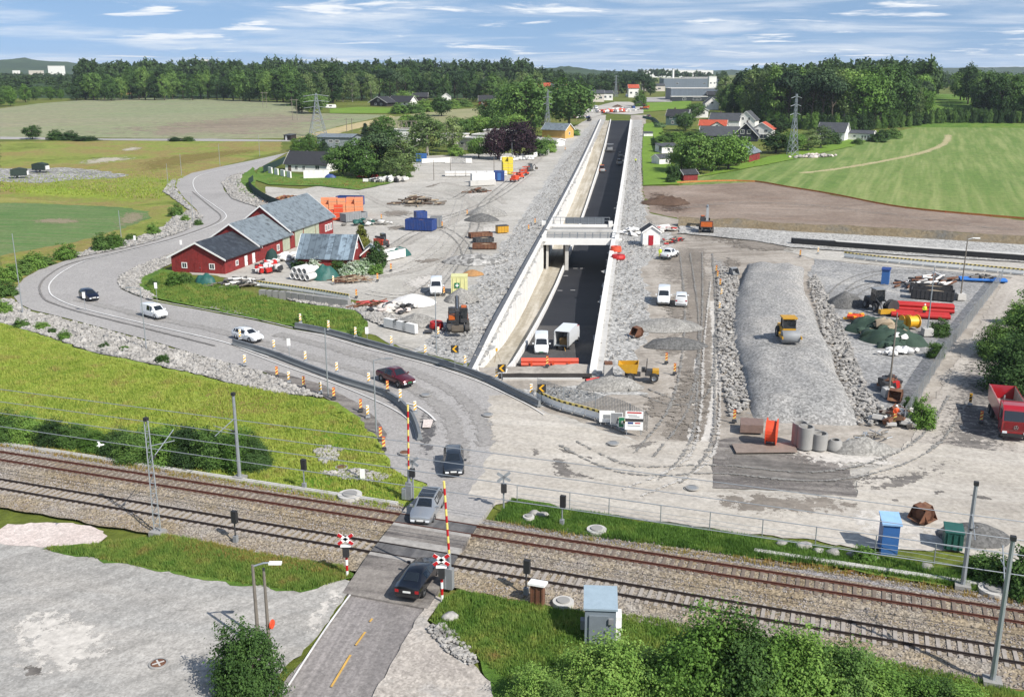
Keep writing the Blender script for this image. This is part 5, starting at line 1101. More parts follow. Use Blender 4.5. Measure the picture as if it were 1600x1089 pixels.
PICKUP = [(-2.65,.84,.86,.80,.48,.9,.98),(-2.6,.9,.92,.86,.42,1.0,1.08),(-1.15,.92,.93,.87,.4,1.04,1.12),(-1.0,.92,.93,.66,.4,1.08,1.68),(-.5,.92,.94,.66,.4,1.08,1.78),(.35,.92,.94,.64,.4,1.07,1.72),(1.05,.92,.93,.80,.4,1.06,1.16),(1.9,.9,.92,.74,.4,1.0,1.1),(2.5,.82,.84,.66,.42,.84,.96),(2.6,.7,.72,.56,.48,.72,.84)]
def place(px,to):                                          # a spot and the heading towards another pixel
 a,b = G(*px),G(*to); return (a.x,a.y,a.z + .23),heading(a,b)
def car(name,label,px,to,st,color,r,wh,z=None,**k):
 loc,rz = place(px,to)
 if z is not None: loc = (loc[0],loc[1],z)
 return vehicle(name,label,k.pop('cat','car'),loc,rz,st,color,wh,r,**k)
car('parked_car' if False else 'hatchback_car','dark blue hatchback on the outer bend of the main road',(140,469),(160,478),HATCH,C_NAVY,.32,[(-1.3,.86),(1.3,.86)],side=(3,4),front=5,rear=1,mirrors=(.95,.88,.98))
car('small_van','white small panel van driving behind the dark blue hatchback',(242,497),(290,510),SMALLVAN,C_WHITE,.32,[(-1.4,.88),(1.38,.88)],side=(3,4),front=5,rear=0,mirrors=(1.1,.9,1.1),cat='van')
car('estate_car','white estate car beginning to pass the median barrier',(388,533),(440,547),ESTATE,C_WHITE,.33,[(-1.4,.89),(1.42,.89)],side=(2,3,4),front=5,rear=1,mirrors=(.9,.9,1.),rails=(-1.7,.2,.6,1.46))
pk = car('pickup_truck','dark red pickup truck between the two slate barriers',(619,601),(663,618),PICKUP,C_RED,.39,[(-1.6,.92),(1.6,.92)],side=(3,4),front=5,rear=2,mirrors=(.85,.95,1.18),plate=M_plate_green,cat='pickup')
MB().box((-1.85,0,1.115),(1.35,1.55,.03)).build('load_bed_cover',M_black,pk)
car('estate_car','dark grey estate car waiting above the level crossing',(709,733),(709,780),ESTATE,C_GREY,.33,[(-1.4,.89),(1.42,.89)],side=(2,3,4),front=5,rear=1,mirrors=(.9,.9,1.),rails=(-1.7,.2,.6,1.46))
sv = car('suv_car','silver SUV with dark roof rolling onto the level crossing',(668,812),(640,862),SUV,C_SILVER,.36,[(-1.4,.9),(1.4,.9)],side=(2,3,4),front=5,rear=1,z=.44,mirrors=(.85,.92,1.12),rails=(-1.6,.3,.62,1.66),cat='SUV')
MB().box((-.55,0,1.705),(1.7,1.2,.03)).build('glass_roof',M_cglass,sv)
for x in (-1.2,-.2): MB().box((x,0,1.74),(.06,1.3,.03)).build('roof_bar',M_chrome,sv)
car('saloon_car','black saloon car seen from behind at the near barrier arm',(655,921),(688,872),SEDAN,C_BLACK,.34,[(-1.45,.9),(1.45,.9)],side=(3,4),front=5,rear=2,mirrors=(.95,.92,1.0),z=.46)
car('panel_van','white van parked in the yard left of the yellow container',(682,459),(680,475),BIGVAN,C_WHITE,.34,[(-1.6,.97),(1.65,.97)],side=(4,),front=5,mirrors=(1.4,1.,1.4),cat='van')
g = G(846,552,-3.1)
vehicle('panel_van','white van parked down in the sunken road','van',(g.x,g.y,road_z(g.y) + .02),R(-92),BIGVAN,C_WHITE,[(-1.6,.97),(1.65,.97)],.34,side=(4,),front=5,mirrors=(1.4,1.,1.4),plate=M_plate_green)
car('panel_van','white van facing the viewer, left of two parked on damp gravel',(1037,474),(1034,500),BIGVAN,C_WHITE,.34,[(-1.6,.97),(1.65,.97)],side=(4,),front=5,mirrors=(1.4,1.,1.4),cat='van')
car('small_van','smaller white van, right of two parked on damp gravel',(1064,477),(1064,450),SMALLVAN,C_WHITE,.32,[(-1.4,.88),(1.38,.88)],side=(3,4),front=5,rear=0,mirrors=(1.1,.9,1.1),cat='van')
car('pickup_truck','white pickup with open loading bed beside the red doored hut',(1046,404),(1066,396),PICKUP,C_WHITE,.38,[(-1.6,.92),(1.6,.92)],side=(3,4),front=5,rear=2,mirrors=(.85,.95,1.18),cat='pickup')
# box lorry in the sunken road
def box_lorry():
 g = G(884,545,-3.2); t = thing('box_lorry','white box lorry with open rear and red striped cab in the sunken road','lorry',(g.x,g.y,road_z(g.y) + .02),R(72)); t.scale = (.8,.8,.85)
 w = C_WHITE; m = MB(); a = 2.9
 m.box((0,0,3.33),(5.8,2.5,.1)).box((0,1.2,2.1),(5.8,.1,2.4)).box((0,-1.2,2.1),(5.8,.1,2.4)).box((2.85,0,2.1),(.1,2.3,2.4)); m.build('cargo_box',w,t)
 MB().box((0,0,.95),(5.8,2.3,.14)).build('floor',M_door_grey,t)
 for s in (-1,1): MB().box((-3.2,s * 1.24,2.1),(.75,.06,2.3),rz=s * .2).build('rear_door',paint('aluminium',col('#b9bdc0',.7),.4,.7),t)
 MB().box((-1.9,-.2,1.5),(1.2,1.3,1.1)).build('generator',paint('brown_crate',col('#8a7048',.6),.8),t)
 cab = MB(); cab.prism([(3.1,.6),(4.9,.6),(5.0,1.7),(4.65,2.75),(3.1,2.85)],-1.15,1.15); cb = cab.build('cab',w,t)
 MB().box((4.86,0,2.2),(.08,2.,.85),ry=-.33).build('windscreen',M_cglass,cb)
 for k,x in enumerate((3.35,3.95,4.5)): MB().box((x,0,2.85 - .05 * k),(.28,2.34,.06),ry=.05).build('red_stripe',M_door_red,cb)
 for x in (-1.6,4.1):
  for s in (-1,1): wheel(t,x,s * 1.05,.45,.3)
 MB().box((.6,0,.62),(7.4,1.1,.3)).build('chassis',M_black,t)
 h = MB(); h.tube([(-3.2,-.6,.9),(-3.7,-1.0,.08),(-4.6,-.9,.06),(-5.0,-1.8,.06),(-4.2,-2.0,.06)],.05,6); h.build('hose',paint('yellow_hose',col('#c89a3e',.7),.6),t)
box_lorry()
# red tipper lorry
def tipper():
 g = G(1583,692); loc = (g.x + 1.2,g.y + 3.7,.2); t = thing('tipper_lorry','red tipper lorry with raised grille standing on the access road','lorry',loc,R(-107))
 red = carpaint('lorry_red',col('#b5101c',.66)); deep = paint('tipper_inside',col('#b8aca0',.66),.8,var=.3)
 MB().box((-1.2,0,.85),(8.,.9,.3)).build('chassis',M_black,t)
 m = MB(); m.prism([(1.95,.55),(3.75,.55),(3.85,1.9),(3.55,3.0),(3.1,3.25),(1.95,3.25)],-1.22,1.22); cab = m.build('cab',red,t)
 MB().box((3.735,0,2.38),(.06,2.2,.95),ry=-.27).build('windscreen',M_cglass,cab)
 for s in (-1,1): MB().box((2.85,s * 1.225,2.3),(1.,.03,.8)).build('side_window',M_cglass,cab)
 MB().box((3.84,0,1.45),(.08,2.,.7)).build('grille',paint('grille_red',col('#8e0c16',.6),.5),cab)
 em = MB(); em.lathe([(.17,0),(.2,0),(.2,.04),(.17,.04)],(3.9,0,1.35),18,'X')
 for k in range(3): a = math.pi / 2 + k * 2 * math.pi / 3; em.box((3.92,math.cos(a) * .09,1.35 + math.sin(a) * .09),(.02,.04,.19),rx=a - math.pi / 2)
 em.build('star_emblem',M_chrome,cab)
 MB().box((3.83,-.15,1.72),(.05,1.05,.16)).build('sign_board',M_plate,cab)
 MB().box((3.84,0,.62),(.1,.52,.12)).build('number_plate',M_plate,cab)
 for s in (-1,1):
  MB().box((3.82,s * .92,.78),(.14,.4,.2)).build('headlight',M_lamp,cab)
  MB().box((3.5,s * 1.45,2.5),(.12,.14,.7)).build('mirror',M_black,cab)
 MB().box((3.82,0,.55),(.16,2.44,.3)).build('bumper',M_black,t)
 m = MB(); m.prism([(-5.,1.25),(1.65,1.25),(1.7,2.75),(-5.3,2.75)],-1.25,-1.17); m.prism([(-5.,1.25),(1.65,1.25),(1.7,2.75),(-5.3,2.75)],1.17,1.25); m.box((1.66,0,2.25),(.08,2.5,2.0)); m.box((-1.7,0,1.25),(6.7,2.4,.1)); m.box((-5.15,0,2.),(.08,2.4,1.5),ry=-.2)
 body = m.build('tipper_body',red,t)
 MB().box((-1.7,0,1.36),(6.5,2.3,.1)).build('load_floor',deep,body)
 for s in (-1,1): MB().box((-1.75,s * 1.14,2.05),(6.5,.03,1.35)).build('inner_side',deep,body)
 MB().tube([(1.5,-.9,3.1),(1.5,-.9,3.7)],.08,8).build('exhaust',M_chrome,t)
 m = MB(); m.lathe([(.18,-.12),(.48,-.12),(.5,0),(.48,.12),(.18,.12)],(1.75,-.1,2.3),18,'X'); m.build('spare_wheel',M_tyre,t)
 for x in (3.0,-2.6,-4.0):
  for s in (-1,1): wheel(t,x,s * 1.05,.52,.34)
tipper()
# ---------------------------------------------------------------- construction machines
M_track = paint('crawler_track',(.05,.047,.044,1),.85,var=.3,dirt=(col('#8a857c',.6),.7)); M_mach_yellow = paint('machine_yellow',col('#dba524',.66),.5,var=.1,dirt=(col('#8a7a58',.6),.35))
M_mach_orange = paint('machine_orange',col('#d76a22',.66),.5,var=.1,dirt=(col('#7a5a40',.6),.3)); M_mach_dark = paint('machine_charcoal',(.035,.035,.037,1),.55,var=.2,dirt=(col('#77726a',.6),.3)); M_steel_worn = paint('worn_bucket_steel',col('#7d7264',.6),.7,.3,var=.25)
M_rust = paint('rusty_steel',col('#80543c',.6),.85,var=.3,dirt=(col('#b0906c',.6),.5)); M_grey_mach = paint('machine_grey',col('#9a9d9f',.64),.6,var=.12)
M_orange = paint('safety_orange',col('#e8542c',.72),.6,var=.1); M_redp = paint('bright_red',col('#cc2420',.66),.55,var=.08)
def crawler(t,L,w,h,gauge):
 for s in (-1,1):
  m = MB(); r = h / 2; pr = []
  for k in range(9): a = math.pi / 2 + math.pi * k / 8; pr.append((-L / 2 + r + r * math.cos(a),r + r * math.sin(a)))
  for k in range(9): a = -math.pi / 2 + math.pi * k / 8; pr.append((L / 2 - r + r * math.cos(a),r + r * math.sin(a)))
  m.prism(pr,s * gauge / 2 - w / 2,s * gauge / 2 + w / 2); tr = m.build('crawler',M_track,t)
  g_ = MB(); k = 0; x = -L / 2 + r
  while x < L / 2 - r: g_.box((x,s * gauge / 2,h + .02),(.06,w,.05)); x += .2
  g_.build('track_shoes',M_track,tr)
def bucket(parent,p,w,s,mat,ry=0):
 m = MB(); pr = [(0,0),(.55,.1),(.8,-.35),(.62,-.85),(.1,-1.0),(-.45,-.8),(-.1,-.75),(.4,-.65),(.5,-.3),(.35,-.05)]
 c,sn = math.cos(ry),math.sin(ry); m.prism([((a * c - b * sn) * s + p[0],(a * sn + b * c) * s + p[2]) for a,b in pr],p[1] - w / 2,p[1] + w / 2)
 for e in (-1,1): m.prism([((a * c - b * sn) * s + p[0],(a * sn + b * c) * s + p[2]) for a,b in [(0,0),(.55,.1),(.8,-.35),(.62,-.85),(.1,-1.),(-.45,-.8)]],p[1] + e * w / 2,p[1] + e * (w / 2 - .04))
 return m.build('bucket',mat,parent)
def excavator(label,loc,rz,swing,color,col2,boom,stick,bk,s=1.,boommat=None):
 t = thing('excavator',label,'excavator',loc,rz); t.scale = (s,s,s); crawler(t,4.2,.6,.85,2.4)
 MB().box((0,0,.75),(2.2,1.6,.5)).build('undercarriage',M_mach_dark,t)
 up = MB(); M = Euler((0,0,swing)).to_matrix()
 hs = bpy.data.objects.new('upper_structure',None)
 m = MB(); m.box((-.6,0,1.55),(3.4,2.6,.9),taper=.97); m.box((-1.9,0,1.75),(.9,2.6,1.3)); house_ = m.build('engine_house',color,t,None,(0,0,0),swing)
 MB().box((-2.36,0,1.8),(.12,2.3,1.0)).build('counterweight',col2,house_); MB().box((-.9,-.6,2.05),(1.6,1.2,.16)).build('engine_cover',M_mach_dark,house_)
 for s_ in (-1,1): MB().box((-.5,s_ * 1.31,1.6),(2.2,.05,.7)).build('side_panel',col2,house_)
 MB().box((.75,-.85,1.75),(.9,.8,.6)).build('front_locker',col2,house_)
 m = MB(); m.box((.55,.78,2.1),(1.6,.95,2.0),taper=.93); cab = m.build('cab',M_mach_dark,t,None,(0,0,0),swing)
 MB().box((1.34,.78,2.3),(.05,.8,1.3),ry=.04).build('windscreen',M_cglass,cab); MB().box((.55,1.265,2.35),(1.2,.04,1.1)).build('side_window',M_cglass,cab); MB().box((.55,.78,3.14),(1.3,.7,.08)).build('cab_roof',col2,cab)
 bm_ = boommat or color; m = MB()
 B = [Vector((.9,-.15,1.7)),Vector(boom[0]),Vector(boom[1])]
 def beam(pts,w,hs_):
  mm = MB(); K = 4
  for i,p in enumerate(pts):
   d = (pts[min(i + 1,len(pts) - 1)] - pts[max(i - 1,0)]).normalized(); n_ = Vector((-d.z,0,d.x)); h_ = hs_[i] / 2
   mm.v += [p + n_ * h_ + Vector((0,-w / 2,0)),p + n_ * h_ + Vector((0,w / 2,0)),p - n_ * h_ + Vector((0,w / 2,0)),p - n_ * h_ + Vector((0,-w / 2,0))]
   mm.v[-4:] = [tuple(q) for q in mm.v[-4:]]
   if i:
    for k in range(K): mm.f.append(((i - 1) * K + k,(i - 1) * K + (k + 1) % K,i * K + (k + 1) % K,i * K + k))
  mm.f += [(0,1,2,3),tuple(range(len(pts) * K - 4,len(pts) * K))]; return mm
 bo = beam(B,.5,[.5,.75,.45]).build('boom',bm_,t,None,(0,0,0),swing)
 Sx = [B[-1] + Vector((.0,0,.25)),Vector(stick)]; st_ = beam(Sx,.42,[.6,.35]).build('stick',bm_,t,None,(0,0,0),swing)
 MB().tube([(.9,-.15,1.35),tuple(B[0].lerp(B[1],.8) - Vector((0,0,.3)))],.09,8).build('hydraulic_ram',M_chrome,bo); MB().tube([tuple(B[1] + Vector((0,0,.45))),tuple(Sx[0] + Vector((-.1,0,.2)))],.08,8).build('hydraulic_ram',M_chrome,bo)
 b_ = bucket(t,(stick[0],stick[1],stick[2]),bk,1.0,M_steel_worn,-.5); b_.rotation_euler[2] = swing
 return t
g = G(716,516)
excavator('black and orange crawler excavator facing the viewer left of the sunken road',(g.x,g.y,.3),R(-86),0.,M_mach_dark,M_mach_orange,((2.3,-.15,4.6),(4.2,-.15,3.2)),(3.6,-.15,1.35),1.6,1.0,M_mach_dark)
g = G(1103,364)
excavator('black and orange excavator digging into the earth bank, seen from behind',(g.x,g.y,.3),R(80),0.,M_mach_dark,M_mach_orange,((2.6,-.15,4.2),(5.0,-.15,4.4)),(6.4,-.15,1.9),1.4,1.05,M_grey_mach)
g = G(1008,172)
excavator('distant dark excavator with stretched arm at the end of the works',(g.x,g.y,g.z),R(170),0.,M_mach_orange,M_mach_orange,((2.6,-.15,4.6),(5.2,-.15,3.8)),(6.6,-.15,1.3),1.4,1.15,M_mach_dark)
def roller(label,loc,rz,color,drum=M_grey_mach,s=1.,tandem=False):
 t = thing('road_roller',label,'road roller',loc,rz); t.scale = (s,s,s)
 m = MB(); m.lathe([(.001,-1.05),(.72,-1.05),(.76,-1.0),(.76,1.0),(.72,1.05),(.001,1.05)],(1.55,0,.76),28,'Y'); m.build('drum',drum,t,40)
 MB().box((1.5,1.14,.8),(2.1,.14,.3)).box((1.5,-1.14,.8),(2.1,.14,.3)).box((.55,0,.9),(.3,2.4,.4)).build('drum_frame',color,t)
 m = MB(); m.box((-1.2,0,1.15),(2.4,1.7,.9),taper=.9); m.build('engine_hood',color,t)
 m = MB()
 for x in (-.55,.75):
  for y in (-.75,.75): m.box((x,y,2.05),(.08,.08,1.5))
 m.build('cab_posts',M_mach_dark,t); MB().box((.1,0,2.0),(1.2,1.42,1.2)).build('cab_glass',M_cglass,t); MB().box((.1,0,2.86),(1.7,1.8,.16)).build('cab_roof',color,t)
 MB().box((.1,0,1.25),(1.5,1.6,.6)).build('cab_floor',color,t)
 if tandem:
  m = MB(); m.lathe([(.001,-.9),(.62,-.9),(.62,.9),(.001,.9)],(-1.6,0,.62),24,'Y'); m.build('drum',drum,t,40)
 else:
  for s_ in (-1,1): wheel(t,-1.35,s_ * .85,.7,.5)
 return t
g = G(1228,552); roller('yellow road roller with wide front drum on the pale stone embankment',(g.x,g.y,1.78),R(-92),M_mach_yellow)
def on_road(px,py):
 z = -6.
 for _ in range(6): g_ = G(px,py,z); z = road_z(g_.y)
 return Vector((g_.x,g_.y,z + .02))
roller('orange road roller with pale canopy on fresh black asphalt',on_road(940,269),R(-84),M_mach_orange,s=.95,tandem=True)
roller('dark road roller in the shade of the sunken road wall',on_road(967,257),R(-84),M_mach_dark,M_grey_mach,.85,True)
roller('small dark roller farther along in the shade of the wall',on_road(969,245),R(-84),M_mach_dark,M_grey_mach,.75,True)
def paver():
 p = on_road(953,236); t = thing('asphalt_paver','grey and black asphalt paver laying the road between the walls','paver',p,R(84))
 crawler(t,3.2,.4,.8,2.2); MB().box((0,0,1.3),(4.2,2.5,1.1)).build('engine_body',M_grey_mach,t); MB().box((3.0,0,1.1),(1.8,3.0,1.2),taper=1.15).build('hopper',M_mach_dark,t); MB().box((-2.8,0,.5),(1.2,5.4,.6)).build('screed',M_mach_dark,t)
 m = MB()
 for x in (-1.5,.6):
  for y in (-1.2,1.2): m.box((x,y,2.5),(.1,.1,1.5))
 m.build('canopy_posts',M_mach_dark,t); MB().box((-.4,0,3.3),(3.,3.2,.16)).build('canopy',M_grey_mach,t)
paver()
def dumper():
 loc,rz = place((1006,597),(980,590)); t = thing('dumper','yellow site dumper with empty skip tipped forward','dumper',(loc[0],loc[1],.28),R(172)); t.scale = (.8,) * 3
 m = MB(); o_ = [(1.3,1.25),(3.6,2.2),(3.55,2.35),(1.25,1.45)]
 pr = [(1.0,1.15),(2.5,1.2),(3.7,2.35),(3.62,2.42),(2.45,1.3),(1.05,1.25)]
 m.prism(pr,-1.0,1.0); m.box((.98,0,1.85),(.08,2.2,1.4),ry=-.18)
 for s in (-1,1): m.prism([(1.0,1.15),(2.5,1.2),(3.7,2.35),(.8,2.5)],s * 1.0,s * 1.08)
 m.build('skip',M_mach_yellow,t); MB().box((1.6,0,.8),(2.2,1.0,.4)).build('front_frame',M_mach_dark,t)
 MB().box((-1.1,0,1.15),(2.0,1.3,.8),taper=.85).build('engine_hood',M_mach_dark,t); MB().box((-1.6,0,1.35),(.9,1.34,.5)).build('hood_stripe',M_mach_yellow,t)
 m = MB(); m.tube([(-.3,-.65,1.4),(-.35,-.65,2.9),(-.35,.65,2.9),(-.3,.65,1.4)],.06,8); m.build('roll_bar',M_mach_dark,t); MB().box((.1,0,1.5),(.6,.7,.6)).build('seat',M_mach_dark,t)
 for x in (1.9,-1.4):
  for s in (-1,1): wheel(t,x,s * .95,.62,.45)
dumper()
def loader():
 g = G(1368,487); t = thing('wheel_loader','grey wheel loader with yellow attachment in front of it','loader',(g.x,g.y,.28),R(-80))
 MB().box((-1.,0,1.2),(2.6,1.6,1.0),taper=.9).build('engine_hood',M_mach_dark,t); cab = MB().box((.2,0,2.3),(1.5,1.5,1.7),taper=.92).build('cab',M_cglass,t); MB().box((.2,0,3.2),(1.6,1.6,.14)).build('cab_roof',M_grey_mach,cab)
 m = MB()
 for s in (-1,1): m.tube([(.6,s * .6,1.8),(2.2,s * .6,1.3),(2.7,s * .6,.6)],.12,6)
 m.build('lift_arms',M_mach_dark,t); MB().box((3.0,0,.45),(.7,2.3,.6)).build('attachment',M_mach_yellow,t)
 for x in (-1.3,1.3):
  for s in (-1,1): wheel(t,x,s * .85,.65,.45)
loader()
def lift(px,label,rz,s=1.):
 g = G(*px); t = thing('boom_lift',label,'boom lift',(g.x,g.y,g.z + .25),rz); t.scale = (s,) * 3
 MB().box((0,0,.75),(2.8,1.9,.5)).build('chassis',M_orange,t); MB().box((-.3,0,1.4),(2.2,1.6,.8)).build('turret',M_orange,t)
 m = MB(); m.tube([(-1.,0,1.7),(1.2,0,2.2),(-.6,0,2.6),(1.9,0,2.8)],.16,6); m.build('boom',M_orange,t); m = MB()
 for x in (1.7,2.6):
  for y in (-.6,.6): m.box((x,y,2.7),(.06,.06,1.1))
 m.box((2.15,0,2.2),(1.,1.3,.06)).box((2.15,.6,3.2),(1.,.05,.05)).box((2.15,-.6,3.2),(1.,.05,.05)); m.build('basket',M_grey_mach,t)
 for x in (-.95,.95):
  for s_ in (-1,1): wheel(t,x,s_ * .85,.42,.3)
lift((804,285),'orange boom lift, frontmost of the group beside the yellow crates',R(-120)); lift((812,280),'orange boom lift, middle one of the group beside the yellow crates',R(-70)); lift((819,275),'orange boom lift, rearmost of the group beside the yellow crates',R(-20))
def telehandler():
 g = G(596,388); t = thing('telehandler','orange and black telehandler parked behind the red cottage','telehandler',(g.x,g.y,.25),R(-60)); MB().box((0,0,1.1),(3.6,1.8,.8)).build('chassis',M_orange,t); MB().box((-.2,.5,2.0),(1.4,.8,1.3),taper=.9).build('cab',M_cglass,t)
 MB().tube([(-1.8,-.4,1.8),(2.6,-.4,2.2),(3.4,-.4,1.2)],.22,8).build('boom',M_mach_dark,t); m = MB(); m.box((3.6,-.7,.9),(.8,.1,.08)).box((3.6,-.1,.9),(.8,.1,.08)).box((3.3,-.4,1.3),(.1,1.2,1.)); m.build('forks',M_mach_dark,t)
 for x in (-1.2,1.2):
  for s in (-1,1): wheel(t,x,s * .85,.5,.4)
telehandler()
def small_machine(px,label,rz,mat):
 g = G(*px); t = thing('compact_loader',label,'loader',(g.x,g.y,g.z + .2),rz); crawler(t,2.2,.35,.6,1.4); MB().box((0,0,1.),(1.9,1.2,.7)).build('engine_body',mat,t); MB().box((.1,0,1.8),(1.1,1.1,1.),taper=.9).build('cab',M_cglass,t); MB().box((.1,0,2.35),(1.4,1.3,.1)).build('cab_roof',mat,t)
 MB().tube([(.8,0,1.2),(1.7,0,2.1),(2.3,0,.8)],.12,6).build('arm',mat,t); bucket(t,(2.2,0,1.1),1.,.7,M_steel_worn)
small_machine((828,268),'small dark tracked machine on the gravel right of the orange lifts',R(20),M_mach_dark)
small_machine((920,190),'small machine far up the gravel left of the sunken road',R(60),M_mach_dark)
for px,lab,c_,st_ in (((931,171),'white van at the far end of the works',C_WHITE,BIGVAN),((943,178),'small red car among the barriers at the far end of the works',C_RED,HATCH),((1014,184),'small red vehicle beside the lawn at the far end of the works',C_RED,HATCH),((966,147),'distant dark car on the road beyond the works',C_GREY,ESTATE),((979,152),'distant white van on the road beyond the works',C_WHITE,BIGVAN),((986,150),'distant silver car on the road beyond the works',C_SILVER,ESTATE)):
 car('distant_vehicle',lab,px,(px[0] + 4,px[1] + 1),st_,c_,.33,[(-1.4,.9),(1.4,.9)],side=(3,4),front=5,rear=1)
def flat_lorry(px,label,rz,cc):
 g = G(*px); t = thing('flatbed_lorry',label,'lorry',(g.x,g.y,g.z + .1),rz); MB().box((-1.2,0,1.1),(6.,2.4,.25)).build('bed',M_mach_dark,t); m = MB(); m.prism([(2.,.6),(3.9,.6),(3.9,1.8),(3.6,2.9),(2.,2.9)],-1.2,1.2); cb = m.build('cab',cc,t); MB().box((3.8,0,2.3),(.06,2.1,.8),ry=-.25).build('windscreen',M_cglass,cb)
 MB().box((-1.2,0,1.7),(4.6,2.1,.9)).build('load',M_grey_mach,t)
 for x in (-2.8,2.9):
  for s in (-1,1): wheel(t,x,s * 1.,.48,.3)
flat_lorry((983,173),'blue cabbed lorry at the far end of the works',R(20),carpaint('lorry_blue',col('#3a5a9a',.6)))
def covered_trailer(px,label,rz):
 g = G(*px); t = thing('covered_trailer',label,'trailer',(g.x,g.y,g.z + .3),rz); m = MB(); m.prism([(-2.4,.8),(2.4,.8),(2.3,2.6),(0,3.1),(-2.3,2.6)],-1.3,1.3); m.build('tarpaulin',paint('dark_green_tarp',col('#33463c',.55),.7,var=.25),t); MB().box((0,0,.7),(5.,2.2,.2)).build('bed',M_grey_mach,t); MB().box((2.6,0,1.4),(.3,1.8,1.2)).build('front_board',M_trim,t)
 for s in (-1,1): wheel(t,-1.,s * 1.,.42,.28)
covered_trailer((31,279),'dark green covered trailer on the gravel patch, nearest the edge',R(15)); covered_trailer((64,270),'dark green covered trailer on the gravel patch, right of its twin',R(-10))
def caravan():
 g = G(517,170); t = thing('caravan','small white caravan on the far lawn left of the alpine farmhouse','caravan',(g.x,g.y,g.z),0.); m = MB(); m.prism([(-3.4,.5),(3.4,.5),(3.6,1.4),(3.1,2.7),(-3.1,2.7),(-3.5,1.5)],-1.1,1.1); m.build('body',M_white_wall,t)
 MB().box((0,-1.12,1.8),(2.,.04,.7)).build('window',M_cglass,t)
 for s in (-1,1): wheel(t,0,s * 1.,.35,.25)
caravan()
# ================================================================ TREES, SHRUBS, GRASS
def leaf_mat(name,cs,trans=.27,noise_s=3.):
 m,nt,b = base_mat(name); tc = nt.nodes.new('ShaderNodeTexCoord'); oi = nt.nodes.new('ShaderNodeObjectInfo')
 n1 = nz(nt,tc.outputs['Object'],noise_s * 2,3,.6); ad = nt.nodes.new('ShaderNodeMath'); ad.operation = 'MULTIPLY_ADD'
 nt.links.new(oi.outputs['Random'],ad.inputs[0]); ad.inputs[1].default_value = .55; sb = nt.nodes.new('ShaderNodeMath'); sb.operation = 'MULTIPLY_ADD'
 nt.links.new(n1,sb.inputs[0]); sb.inputs[1].default_value = 1.3; sb.inputs[2].default_value = -.42; nt.links.new(sb.outputs[0],ad.inputs[2])
 c = ramp(nt,ad.outputs[0],[(.05 + .9 * i / (len(cs) - 1),q) for i,q in enumerate(cs)])
 nt.links.new(c,b.inputs['Base Color']); b.inputs['Roughness'].default_value = .7; b.inputs['Specular IOR Level'].default_value = .25
 tr = nt.nodes.new('ShaderNodeBsdfTranslucent'); nt.links.new(c,tr.inputs[0]); mx = nt.nodes.new('ShaderNodeMixShader'); mx.inputs[0].default_value = trans
 nt.links.new(b.outputs[0],mx.inputs[1]); nt.links.new(tr.outputs[0],mx.inputs[2]); nt.links.new(mx.outputs[0],nt.nodes['Material Output'].inputs[0]); return m
L_green = leaf_mat('leaf_green',[col('#304a20',0.95),col('#47642e',0.95),col('#5f7e3c',0.95),col('#7c964c',0.95)])
L_fresh = leaf_mat('leaf_fresh',[col('#3c5a20',0.98),col('#557630',0.98),col('#6f9040',0.98),col('#8ca654',0.98)])
L_dark = leaf_mat('leaf_dark',[col('#24381c',0.9),col('#344e26',0.9),col('#466232',0.9),col('#5c7840',0.9)])
L_birch = leaf_mat('leaf_birch',[col('#42542f',0.98),col('#5a6f3f',0.98),col('#73864e',0.98),col('#8a9a60',0.98)])
L_needle = leaf_mat('needles',[col('#1e3020',0.98),col('#2c4228',0.98),col('#3e5434',0.98),col('#566844',0.98)],.15)
L_copper = leaf_mat('leaf_copper',[col('#1c1218',1.04),col('#2c1c24',1.04),col('#3c2830',1.04),col('#4a343a',1.04)],.2)
L_gold = leaf_mat('leaf_gold',[col('#4f5a20',0.98),col('#6a6c2c',0.98),col('#88843a',0.98),col('#9c944a',0.98)])
L_white = leaf_mat('leaf_blossom',[col('#3f6a2c',0.98),col('#7f9a6c',0.98),col('#d8dcd0',1.04),col('#f0f0ea',1.04)],.25)
M_bark = paint('bark',col('#5c5146',.55),.95,var=.3); M_bark_birch = paint('birch_bark',col('#b8b2a6',.66),.9,var=.35)
